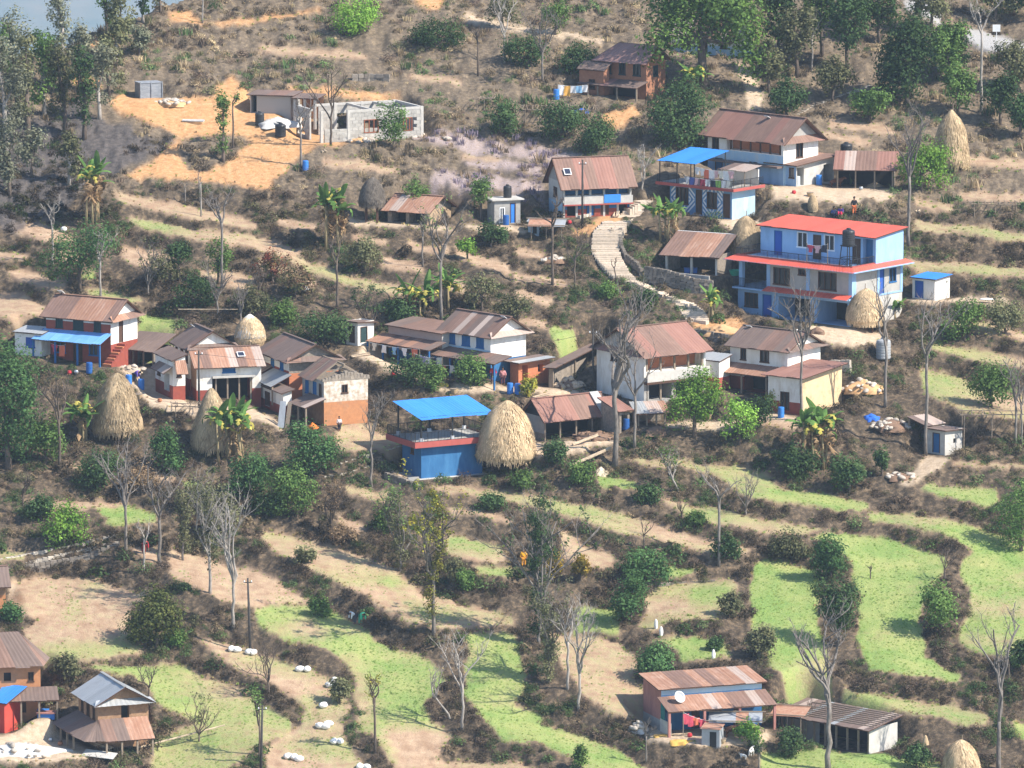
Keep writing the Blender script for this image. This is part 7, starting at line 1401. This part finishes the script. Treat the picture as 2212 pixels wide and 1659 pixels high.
def beast(px, py, label, mat, L=1.5, H=1.2, rz=0.0, name='cow', cat='cow'):
    t = thing(name, label, cat, ground(px, py), rz); b = H*.62; l2 = L/2
    V = [(0,0,b),(-l2*.8,0,b+.04*H),(l2*.75,0,b+.06*H),(l2*1.15,0,b+.26*H),(l2*1.38,0,b+.30*H),(l2*1.75,0,b+.16*H),(-l2*1.0,0,b-.02*H),(-l2*1.06,0,b-.4*H)]
    E = [(0,1),(0,2),(2,3),(3,4),(4,5),(1,6),(6,7)]; R = [(.21*H,.24*H),(.20*H,.22*H),(.19*H,.24*H),.12*H,.105*H,.06*H,.03*H,.02*H]
    for sx, px_ in ((-1,-l2*.75),(1,l2*.68)):
        for sy in (-1,1):
            i = len(V); V += [(px_,sy*.11*H,b-.12*H),(px_+(.06*H if sx < 0 else 0),sy*.13*H,b*.55),(px_-(.05*H if sx < 0 else .02*H),sy*.13*H,b*.32),(px_,sy*.13*H,.02)]; E += [(1 if sx < 0 else 2,i),(i,i+1),(i+1,i+2),(i+2,i+3)]; R += [.10*H,.065*H,.042*H,.045*H]
    skin_mesh('body', V, E, R, mat, t)
    for sy in (-1,1): MB().tube([(l2*1.36,sy*.08*H,b+.37*H),(l2*1.30,sy*.19*H,b+.36*H)], [.035*H,.012*H], 5).build('ear', mat, t)
M_cow = pm('brown_hide', (.16,.07,.04), (.10,.045,.028), 3); M_gw = pm('white_fur', (.76,.74,.70), (.66,.63,.58), 4)
beast(1806,402,'brown calf standing in the yard of the large white house', M_cow, 1.2, 1.0, .2); beast(1585,1594,'brown cow under the tin awning by the pink house', M_cow, 1.5, 1.2, -.3); beast(1623,1636,'white goat on the bright grass below the barn', M_gw, .8, .75, 1.2, 'goat', 'goat'); beast(1606,1640,'smaller white goat lying low beside the other', M_gw, .6, .5, 2.6, 'goat', 'goat')
# ------------------------------------------------------------------ white sacks in the field
M_sack = pm('white_sack', (.80,.79,.76), (.70,.69,.66), 3, bump=.5)
def blob_mesh(name, seed, mat, n=12, m=7, lump=.12):
    r = random.Random(seed); mb = MB(); mb.v = []
    for i in range(m+1):
        th = math.pi*i/m
        for j in range(n):
            ph = 6.283*j/n; q = 1+lump*math.sin(3*ph+seed)*math.sin(th)+r.uniform(-.07,.07)*math.sin(th); mb.v.append((q*math.sin(th)*math.cos(ph), q*math.sin(th)*math.sin(ph), math.cos(th)))
    mb.f = [(i*n+j, i*n+(j+1) % n, (i+1)*n+(j+1) % n, (i+1)*n+j) for i in range(m) for j in range(n)]; return mb.mesh(name, mat, True)
SK = [blob_mesh('sack_body', k, M_sack) for k in range(4)]; TIE = MB().tube([(0,0,.9),(0,0,1.25)], [.16,.30], 7).mesh('tied_mouth', M_sack)
rg = random.Random(8)
for grp, xy in (('at the left end of the sack field',[(500,1406),(511,1408)]),('beside the leaning pole',[(538,1413),(547,1414)]),('under the dark bank',[(648,1450),(664,1450)]),('against the bush on the bank',[(712,1484),(722,1476)]),('alone in the middle of the sack field',[(699,1528)]),('in the lower middle of the sack field',[(691,1572),(703,1574),(710,1568)]),('by the dark bank, second lowest',[(722,1606),(734,1606)]),('at the bottom of the sack field',[(622,1638),(636,1640),(646,1644)]),('at the very bottom edge',[(777,1660),(792,1662)])):
    for k, (x, y) in enumerate(xy):
        nm = ['left','right','third'][k] if len(xy) > 1 else ''
        t = thing('sack', ('filled white sack lying %s' % grp) + (', %s one' % nm if nm else ''), 'sack', ground(x, y)+Vector((0,0,.20)), rg.uniform(0,6), 'white sacks in the field')
        o = link('sack_body', SK[(k+x) % 4], t); o.scale = (.42,.30,.27); o2 = link('tied_mouth', TIE, t); o2.scale = (.25,.25,.35); o2.rotation_euler = (0,1.4,0); o2.location = (-.05,0,.03)
# ------------------------------------------------------------------ laundry on lines
CL = [cloth(c) for c in ((.78,.76,.75),(.70,.18,.10),(.72,.45,.45),(.05,.05,.07),(.10,.14,.40),(.75,.70,.60),(.55,.08,.12),(.25,.45,.65),(.30,.50,.12),(.40,.30,.55),(.85,.45,.10))]
def garment_mesh(seed, kind, mat):
    r = random.Random(seed); V, F = [], []; nx, nz = 6, 6
    def wid(t): return (1.0 if t < .35 else .62) if kind == 0 else (1.0 if kind == 1 else .8+.2*t)
    for i in range(nz+1):
        for j in range(nx+1):
            u, t = j/nx-.5, i/nz; V.append((u*wid(t)*.62, .045*math.sin(7*u+seed+3*t)*(0.3+t), -t*(.62 if kind != 1 else .9)))
    F = [(i*(nx+1)+j, i*(nx+1)+j+1, (i+1)*(nx+1)+j+1, (i+1)*(nx+1)+j) for i in range(nz) for j in range(nx)]
    me = bpy.data.meshes.new('garment'); me.from_pydata(V, [], F); me.materials.append(mat); return me
def washline(a_, b_, cols, where, seed, posts=True, zdrop=0):
    r = random.Random(seed); a_, b_ = Vector(a_), Vector(b_); t = thing('washing_line', 'washing line '+where, 'washing line', a_); d = b_-a_
    pts = [d*(k/10)+Vector((0,0,-.15*4*(k/10)*(1-k/10))) for k in range(11)]; MB().tube(pts, [.012]*11, 4).build('cord', C_wfr, t)
    if posts:
        for q in (Vector((0,0,0)), d): MB().bar(q+Vector((0,0,-1.9)), q+Vector((0,0,.1)), .07).build('post', C_pwood, t)
    names = {0:'white',1:'rust red',2:'pink',3:'black',4:'navy blue',5:'cream',6:'dark red',7:'light blue',8:'green',9:'lilac',10:'orange'}
    n = len(cols); seen = {}
    for k, c in enumerate(cols):
        f = (k+.5)/n; kind = r.randint(0,2); seen[c] = seen.get(c,0)+1; o = link('garment', garment_mesh(seed*20+k, kind, CL[c]), None, a_+d*f+Vector((0,0,-.15*4*f*(1-f)))); o.rotation_euler = (0,0,math.atan2(d.y,d.x)+r.uniform(-.15,.15)); s_ = min(1.1, d.length/n/.66*1.25); o.scale = (s_, s_, min(1.1, .75*s_+.3)); ords = ['first','second','third','fourth','fifth','sixth','seventh','eighth','ninth']
        tag(o, '%s %s, %s on the line %s' % (names[c], ('shirt','cloth','skirt')[kind], ords[k] if k < 9 else 'last', where), 'laundry', 'laundry hung out to dry')
K = BLD['K']; Mk = Matrix.Translation(K['loc']) @ Matrix.Rotation(K['rz'],4,'Z'); zk = K['h']+.17
washline(Mk @ Vector((-.6,-K['W']/2-.2,zk+1.75)), Mk @ Vector((K['L']/2+.4,-K['W']/2-.3,zk+1.7)), [0,0,1,0,2,5,0,2], 'across the terrace of the diamond house', 1, False); washline(Mk @ Vector((-1.5,-K['W']/2-.66,zk+.85)), Mk @ Vector((K['L']/2+.5,-K['W']/2-.66,zk+.85)), [0,4,2,6,0,3,8,0,5], 'on the terrace railing of the diamond house', 2, False)
washline(Mn @ Vector((dN['L']*.05,-dN['W']/2+1.0,zb+1.75)), Mn @ Vector((dN['L']*.22,-dN['W']/2+1.2,zb+1.9)), [6,2,3], 'on the balcony of the big blue house', 3, True)
G_ = BLD['G2']; Mg = Matrix.Translation(G_['loc']) @ Matrix.Rotation(G_['rz'],4,'Z'); washline(Mg @ Vector((-G_['L']/2+.2,-G_['W']/2-2.6,1.75)), Mg @ Vector((G_['L']/2-.3,-G_['W']/2-2.5,1.8)), [5,0,7,0,1], 'at the left end of the long blue house', 4); washline(Mg @ Vector((G_['L']/2-.2,-G_['W']/2-3.3,1.5)), Mg @ Vector((G_['L']/2+3.4,-G_['W']/2-3.2,1.5)), [3,9,0,3,5], 'in the middle of the long blue porch', 5); G1 = BLD['G']; Mg = Matrix.Translation(G1['loc']) @ Matrix.Rotation(G1['rz'],4,'Z'); washline(Mg @ Vector((-G1['L']/2+.8,-G1['W']/2-3.4,1.3)), Mg @ Vector((G1['L']/2-1,-G1['W']/2-3.3,1.3)), [5,0,6,0], 'at the right of the long blue porch', 6)
W_d = BLD['W']; Mw = Matrix.Translation(W_d['loc']) @ Matrix.Rotation(W_d['rz'],4,'Z'); washline(Mw @ Vector((-W_d['L']/2+.9,-W_d['W']/2-2.7,2.0)), Mw @ Vector((-W_d['L']/2+3.6,-W_d['W']/2-2.9,1.1)), [6,6,1,6,6,4], 'under the porch of the pink house', 7)
A_d = BLD['A']; Ma = Matrix.Translation(A_d['loc']) @ Matrix.Rotation(A_d['rz'],4,'Z'); washline(Ma @ Vector((-A_d['L']*.25,-A_d['W']/2-1.95,1.8)), Ma @ Vector((-A_d['L']*.02,-A_d['W']/2-1.95,1.75)), [6,1], 'under the bright blue lean-to', 8, False)
washline(ground(1205,212)+Vector((0,0,1.3)), ground(1270,212)+Vector((0,0,1.3)), [0,10,0,7,0], 'left of the top brick house', 9)
# ------------------------------------------------------------------ small structures
def polework(px, py, wpx, dpt, h, label, name, top=9, cat='trellis', mat=None, rz=0.0, straw=False):
    s = ppm(px, py); w = wpx/s; t = thing(name, label, cat, ground(px, py), rz); r = random.Random(int(px)); m_ = mat or C_pwood
    for x in (-w/2, 0, w/2):
        for y in (0, dpt): MB().tube([(x,y,-1.0), (x+r.uniform(-.05,.05),y,h+.1)], [.05,.04], 6).build('post', m_, t)
    for y in (0, dpt): MB().tube([(-w/2-.4,y,h), (w/2+.4,y,h+r.uniform(-.08,.08))], [.05,.04], 6).build('beam', m_, t)
    for k in range(top): x = -w/2-.3+(w+.6)*k/(top-1); MB().tube([(x,-.4,h+.09), (x+r.uniform(-.4,.4),dpt+.4,h+.1)], [.04,.03], 5).build('slat', m_, t)
    return t
polework(2142,948,120,2.6,2.2,'open trellis of pale poles at the right edge','pole_trellis',7); polework(1210,270,150,3.2,1.5,'wide pole rack covered with dry vines below the top brick house','vine_rack',16); polework(1045,242,30,1.0,1.4,'little stick rack right of the unfinished house','stick_rack',5); polework(2150,460,90,1.5,.8,'stick fence rack below the tallest haystack','stick_fence',8); polework(410,897,60,1.6,.8,'pole rack below the yard of the brick-sided house','drying_rack',7)
def awning(px, py, wpx, dpt, h, mats, label, name='tin_awning', rz=0.0):
    s = ppm(px, py); w = wpx/s; t = thing(name, label, 'awning', ground(px, py), rz); r = random.Random(int(py))
    for x in (-w/2+.1, 0, w/2-.1):
        for y, z in ((0,h), (dpt,h+.35)): MB().tube([(x,y,-.8), (x,y,z)], [.05,.045], 6).build('post', C_pwood, t)
    for k in range(max(2, int(w/.9))):
        n_ = max(2, int(w/.9)); x0, x1 = -w/2-.2+(w+.4)*k/n_, -w/2-.2+(w+.4)*(k+1)/n_+.04; z_ = .01*(k % 2); MB().hexa([(x0,-.3,h+z_),(x1,-.3,h+z_),(x1,dpt+.3,h+.42+z_),(x0,dpt+.3,h+.42+z_),(x0,-.3,h+.02+z_),(x1,-.3,h+.02+z_),(x1,dpt+.3,h+.44+z_),(x0,dpt+.3,h+.44+z_)]).build('sheet', r.choice(mats), t)
    for y, z in ((-.15,h+.09), (dpt+.1,h+.52)): MB().tube([(-w/2-.5,y,z), (w/2+.5,y,z)], [.06,.05], 6).build('pole', C_pwood, t)
flat_t = pm('plain_tin', (.46,.48,.50), (.38,.39,.40), 2, rough=.45, metal=.3); flat_r = pm('plain_rust', (.34,.16,.10), (.42,.26,.18), 3)
awning(1588,1592,104,1.6,1.25,[flat_t,flat_t,flat_r],'low tin awning on poles before the pink house', rz=-.05); awning(1700,1575,66,1.8,1.5,[flat_r,flat_t],'patched awning joining the pink house and the barn', rz=-.3); awning(1180,520,70,1.4,1.2,[flat_r,flat_t],'low patched shelter below the steep-roofed house', rz=-.1)
def hut(px, py, wpx, hpx, dpt, label, m1, m2, rz):
    s = ppm(px, py); w, h = wpx/s, hpx/s; t = thing('tin_hut', label, 'hut', ground(px, py), rz); MB().box(-w/2,w/2,0,dpt,-.8,h).build('wall', m1, t); MB().box(-w*.05,w*.32,-.03,-.002,0,h*.85).build('door', C_dark, t); MB().hexa([(-w/2-.1,-.15,h+.0),(w/2+.1,-.15,h+.0),(w/2+.1,dpt+.1,h+.2),(-w/2-.1,dpt+.1,h+.2),(-w/2-.1,-.15,h+.04),(w/2+.1,-.15,h+.04),(w/2+.1,dpt+.1,h+.24),(-w/2-.1,dpt+.1,h+.24)]).build('roof_sheet', m2, t)
hut(1535,1612,40,40,1.2,'small grey tin hut in the yard of the pink house',flat_t,flat_r,-.3); hut(1152,505,24,26,1.0,'small blue-grey tin cubicle below the steep-roofed house',pm('bluegrey_tin',(.30,.38,.46),(.26,.33,.40),2),flat_t,-.2)
# satellite dish on the porch roof
d_ = W_d; zr = d_['h']*.70; t = thing('satellite_dish', 'grey satellite dish on the rust-streaked porch roof', 'satellite dish', Mw @ Vector((-d_['L']/2+1.1,-d_['W']/2-1.2,zr)), d_['rz']); mb = MB().lathe([(.02,0),(.25,.03),(.42,.10),(.50,.16),(.49,.17),(.40,.115),(.24,.05),(.02,.02)], 20); R_ = Matrix.Rotation(math.radians(62),4,'X') @ Matrix.Rotation(.2,4,'Y'); mb.v = [tuple(R_ @ Vector(v)+Vector((0,0,.5))) for v in mb.v]; mb.build('dish', flat_t, t, smooth=True); MB().tube([(0,.05,-.1),(0,.05,.5)], [.035,.03], 6).tube([(0,0,.45),(0,-.45,.62)], [.015,.012], 5).build('arm', C_iron, t)
# road sign
t = thing('road_sign', 'white road sign on a thin post beside the road', 'sign', ground(2152,112)); MB().tube([(0,0,-.4),(0,0,2.3)], [.04,.04], 6).build('post', C_wfr, t); MB().box(-.38,.38,-.06,-.03,1.95,2.65).build('panel', C_wfr, t)
# leaning sheet, planks, logs
def stick(px, py, L_, rad, az, el, label, name, cat, mat, dz=.1, n=1):
    t = thing(name, label, cat, ground(px, py)+Vector((0,0,dz)), az); r = random.Random(int(px*3))
    for k in range(n): o = r.uniform(-.3,.3) if n > 1 else 0; MB().tube([(0,o,.02*k), (L_*math.cos(el),o+r.uniform(-.1,.1)*(n > 1),L_*math.sin(el)+.05*k)], [rad,rad*.75], 6).build('log', mat, t)
M_log = pm('cut_log', (.56,.44,.31), (.36,.28,.20), 4, rnd=.15); M_plank = pm('split_timber', (.55,.45,.33), (.42,.33,.24), 4, stretch=(1,6,6), rnd=.2)
stick(300,1620,7.5,.08,.35,.18,'long bamboo pole leaning across the front of the stone house','bamboo_pole','pole',M_log); stick(1238,1010,4.0,.12,.45,.30,'bundle of pale split logs beside the largest bare tree','log_bundle','logs',M_log,n=4); stick(1235,962,2.6,.10,.5,.25,'short bundle of branches before the open barn','log_bundle','logs',M_log,n=3); stick(395,262,2.2,.10,-.3,0,'pale pipes lying on the orange building site','pipe_pile','pipes',pm('cement_pipe',(.56,.55,.52),(.46,.45,.43),2),.08,3); stick(385,697,5.5,.05,0,0,'horizontal bamboo rail behind the end-on white house','bamboo_rail','pole',M_log,1.2)
t = thing('leaning_sheets', 'two long grey sheets leaning at the ruined house', 'sheet', ground(606,924), -.2); MB().hexa([(-.3,0,0),(.3,0,0),(.34,.8,2.3),(-.2,.8,2.3),(-.3,.03,0),(.3,.03,0),(.34,.83,2.3),(-.2,.83,2.3)]).build('sheet', flat_t, t); MB().hexa([(.36,.05,0),(.75,.05,0),(.85,.8,2.2),(.5,.8,2.2),(.36,.08,0),(.75,.08,0),(.85,.83,2.2),(.5,.83,2.2)]).build('sheet', C_pwood, t)
t = thing('roofing_sheet', 'pale sheet lying on the ground before the stone house', 'sheet', ground(215,1640)+Vector((0,0,.12)), -.35); MB().hexa([(-1.4,-.5,.0),(1.4,-.5,-.1),(1.4,.5,.2),(-1.4,.5,.35),(-1.4,-.5,.03),(1.4,-.5,-.07),(1.4,.5,.23),(-1.4,.5,.38)]).build('sheet', C_lconc, t)
# heaps
def heap(px, py, wpx, hpx, label, mat, seed, name='heap', cat='heap', dep=.8, rough=.1, bits=0, bmat=None):
    s = ppm(px, py); R, H = wpx/s/2, hpx/s; rgn = np.random.default_rng(seed); t = thing(name, label, cat, ground(px, py)); mb = MB(); n, m = 22, 7; V = []
    for i in range(m+1):
        f = i/m; rr = R*(1-f); z = H*.8*f**.9
        for j in range(n): a = 6.283*j/n; q = 1+.18*math.sin(2*a+seed)+.1*math.sin(5*a+i)+rough*1.3*rgn.standard_normal(); V.append((rr*q*math.cos(a), rr*q*dep*math.sin(a), -.3+z*1.0+(.3 if i else 0)*1+rough*.15*rgn.standard_normal()))
    mb.v = V; mb.f = [(i*n+j, i*n+(j+1) % n, (i+1)*n+(j+1) % n, (i+1)*n+j) for i in range(m) for j in range(n)]; mb.build('pile', mat, t, smooth=True)
    r = random.Random(seed)
    for k in range(bits):
        a, q = r.uniform(0,6.283), r.random()**.5*1.1; o = link('piece', BITS[k % 4], t, (R*q*math.cos(a), R*dep*q*math.sin(a), max(0.02, H*(1-q)*.9))); s2 = r.uniform(.12,.3); o.scale = (s2*1.4, s2, s2*.7); o.rotation_euler = (r.uniform(-.4,.4), r.uniform(-.4,.4), r.uniform(0,6)); o.data = o.data
        if bmat: o.material_slots[0].link = 'OBJECT'; o.material_slots[0].material = bmat
M_rub = pm('rubble_piece', (.50,.44,.37), (.36,.31,.26), 4, rnd=.3); BITS = [blob_mesh('piece', 60+k, M_rub, 7, 4, .2) for k in range(4)]
M_orange = pm('orange_earth', (.62,.38,.19), (.50,.30,.15), 3, bump=.6); M_gravel = pm('pale_gravel', (.58,.56,.53), (.46,.45,.43), 6, bump=.5); M_dung = pm('brown_manure', (.24,.15,.10), (.17,.11,.075), 4, bump=.8); M_corn = pm('yellow_grain', (.70,.42,.10), (.60,.36,.10), 4)
heap(600,268,84,20,'pale gravel heap by the site shed',M_gravel,1,'gravel_heap'); heap(1865,838,84,28,'orange earth heap right of the white house with two wings',M_orange,2,'earth_heap',bits=30); heap(1560,718,100,22,'orange earth heap at the foot of the stone steps',M_orange,3,'earth_heap'); heap(1765,718,44,16,'small brown earth heap before the big blue house',M_dung,4,'earth_heap'); heap(1290,944,120,13,'brown manure heap before the open barn',M_dung,5,'manure_heap',bits=40,bmat=M_dung); heap(1420,930,60,16,'brown straw and manure heap by the tiny striped shed',M_dung,6,'manure_heap')
heap(40,1625,200,26,'pale ash and gravel heap at the bottom left',M_gravel,7,'gravel_heap',dep=.5,bits=30); heap(780,302,70,10,'scatter of orange-pale stones before the unfinished house',M_orange,8,'stone_heap',bits=40); heap(900,275,50,8,'rubble at the right corner of the unfinished house',M_orange,9,'stone_heap',bits=26); heap(370,222,70,10,'pale boulders on the orange building site',M_orange,10,'stone_heap',bits=40)
heap(1925,920,90,20,'rubbish and broken boards in the yard by the sloping roof',M_dung,11,'rubble_heap',bits=50); heap(1945,1030,60,10,'pale stones on the bank below the grey outhouse',M_dung,12,'stone_heap',bits=30); heap(1432,1590,44,4,'yellow grain spread to dry by the pink house, upper',M_corn,13,'grain_mat',rough=.05); heap(1470,1602,50,4,'yellow grain spread to dry by the pink house, lower',M_corn,14,'grain_mat',rough=.05); heap(1380,1575,40,20,'pale rocks left of the pink house',M_gravel,15,'stone_heap',bits=14); heap(1190,560,60,8,'scattered stones below the grey outhouse',M_dung,16,'stone_heap',bits=24); heap(280,800,60,14,'planks and timber dumped on the roof of the lower left store',M_plank,17,'timber_heap',bits=20)
heap(1230,830,60,20,'stacked firewood under the dark shelter',M_dung,18,'firewood_heap',bits=50,bmat=M_log); heap(1298,1022,32,18,'crumpled pale tarpaulin below the largest bare tree',pm('cream_tarp',(.66,.56,.42),(.54,.45,.34),3,bump=.6),19,'tarp_heap',cat='tarp'); heap(1352,918,20,8,'crumpled bright blue tarp behind the largest bare tree',pm('blue_tarp',(.03,.12,.50),(.04,.16,.58),3,bump=.6),20,'tarp_heap',cat='tarp'); heap(1255,240,44,8,'bright blue tarp on the vine rack',MATS['blue_tarp'],21,'tarp_heap',cat='tarp'); heap(1882,905,36,12,'blue tarp over a pile of sacks in the rubbish yard',MATS['blue_tarp'],22,'tarp_heap',cat='tarp'); heap(675,924,30,16,'orange cloth bundle by the ruined house',pm('orange_cloth',(.75,.20,.04),(.66,.16,.04),4,bump=.6),23,'cloth_bundle',cat='cloth'); heap(1890,396,44,12,'fallen straw on the cattle shed eave',M_straw,24,'straw_heap'); heap(945,830,50,5,'yellow grain drying in the yard of the long blue house',pm('bright_grain',(.72,.55,.10),(.62,.46,.09),4),25,'grain_mat',rough=.05); heap(960,300,30,3,'low stones at the end of the purple field',M_dung,26,'stone_heap',bits=10)
for k, (px, py, lab) in enumerate([(1417,1358,'white scarecrow cloth in the vegetable patch, left'),(1428,1376,'white scarecrow cloth in the vegetable patch, right'),(1541,1426,'white scarecrow cloth above the pink house'),(2132,655,'white board lying on the terrace right of the big house'),(138,500,'white bag on the upper left terrace'),(660,632,'white flower pot cluster on the red shrub terrace')]):
    t = thing('white_cloth', lab, 'cloth', ground(px, py)); o = link('cloth', SK[k % 4], t, (0,0,.35)); o.scale = (.16,.12,.5) if k < 3 else (.7,.25,.12) if k == 3 else (.3,.25,.25)
t = thing('garden_cloche', 'cone-shaped wicker basket standing by the lower right haystack', 'basket', ground(1999,1622)); MB().lathe([(.3,.55),(.26,.8),(.12,1.25),(.03,1.35)], 12).build('basket', M_straw, t); MB().tube([(0,0,-.2),(0,0,.6)], [.03,.03], 5).build('post', C_pwood, t)
t = thing('crate', 'blue crate on the yard of the orange mud house', 'crate', ground(93,1545)); MB().box(-.45,.45,-.3,.3,0,.4).box(-.5,.5,-.34,.34,.4,.46).build('crate', M_drum, t)
t = thing('slab_table', 'pinkish slab table on blue blocks by the orange mud house', 'table', ground(100,1562)); MB().box(-.8,.8,-.5,.5,.3,.4).build('top', C_pink, t); MB().box(-.7,.7,-.4,.4,-.2,.299).build('base', M_drum, t)

# yard clutter: pots, baskets and bundles of firewood, each its own thing
def pot(px, py, label, mat, R=.22, H=.32, dz=0.0): t = thing('pot', label, 'pot', ground(px, py)+Vector((0,0,dz))); MB().lathe([(R*.55,-.03),(R*.95,H*.35),(R,H*.6),(R*.7,H*.85),(R*.8,H),(R*.66,H*.97)], 14).build('body', mat, t, smooth=True)
def basket(px, py, label, R=.34, H=.4): t = thing('basket', label, 'basket', ground(px, py)); MB().lathe([(R*.6,-.03),(R*.85,H*.5),(R,H),(R*.9,H*.98),(R*.55,.05)], 14).build('weave', M_straw, t); MB().lathe([(R*1.02,H*.94),(R*1.05,H),(R*.98,H*1.02)], 14).build('rim', C_pwood, t)
M_steel = pm('steel_pot', (.55,.56,.57), (.45,.46,.47), 3, rough=.3, metal=.7); M_clay = pm('clay_pot', (.42,.18,.09), (.34,.14,.07), 3); M_redp = pm('red_plastic', (.55,.04,.05), (.48,.04,.05), 2, rough=.4)
for q in [(150,806,'red plastic bucket before the bright blue lean-to',M_redp),(165,808,'steel pot beside the red bucket at the blue lean-to',M_steel),(345,868,'clay pot in the yard of the end-on white house',M_clay),(520,884,'steel pot in the yard of the brick-sided house',M_steel),(850,812,'red bucket in the laundry yard',M_redp),(905,828,'steel pot at the edge of the laundry yard',M_steel),(1400,885,'clay pot before the white house with the gallery',M_clay),(1620,882,'steel pot in the yard of the white house with two wings',M_steel),(1640,888,'red bucket in the yard of the white house with two wings',M_redp),(1715,418,'red bucket in the yard of the large white house',M_redp),(1860,412,'steel pot before the cattle shed',M_steel),(1490,1592,'red bucket in the yard of the pink house',M_redp),(110,1600,'steel pot before the stone house',M_steel),(130,1612,'clay pot before the stone house',M_clay),(1230,485,'red bucket before the steep-roofed house',M_redp),(1700,722,'red bucket before the big blue house',M_redp),(1720,716,'steel pot before the big blue house',M_steel)]: pot(*q)
for q in [(300,862,'woven basket in the lower left yard'),(445,890,'woven basket by the drying rack'),(980,848,'woven basket below the porch of the long blue house'),(1530,905,'woven basket by the lime green tree'),(1750,424,'woven basket above the small straw bundle'),(1560,1606,'woven basket beside the grey tin hut'),(640,940,'woven basket on the path below the ruin')]: basket(*q)
for k, (px, py, lab) in enumerate([(360,895,'firewood bundle below the end-on white house'),(760,775,'firewood bundle beside the small white outhouse'),(1150,862,'firewood bundle behind the open barn'),(1780,880,'firewood bundle below the cream-walled wing'),(1980,460,'firewood bundle behind the big blue house'),(1330,470,'firewood bundle at the head of the stone steps'),(700,335,'plank bundle below the unfinished house'),(1650,1588,'firewood bundle under the patched awning'),(240,1620,'firewood bundle under the skirt roof of the stone house')]): stick(px, py, 1.7, .06, .3*k, .03, lab, 'firewood_bundle', 'firewood', M_log, .08, 7)
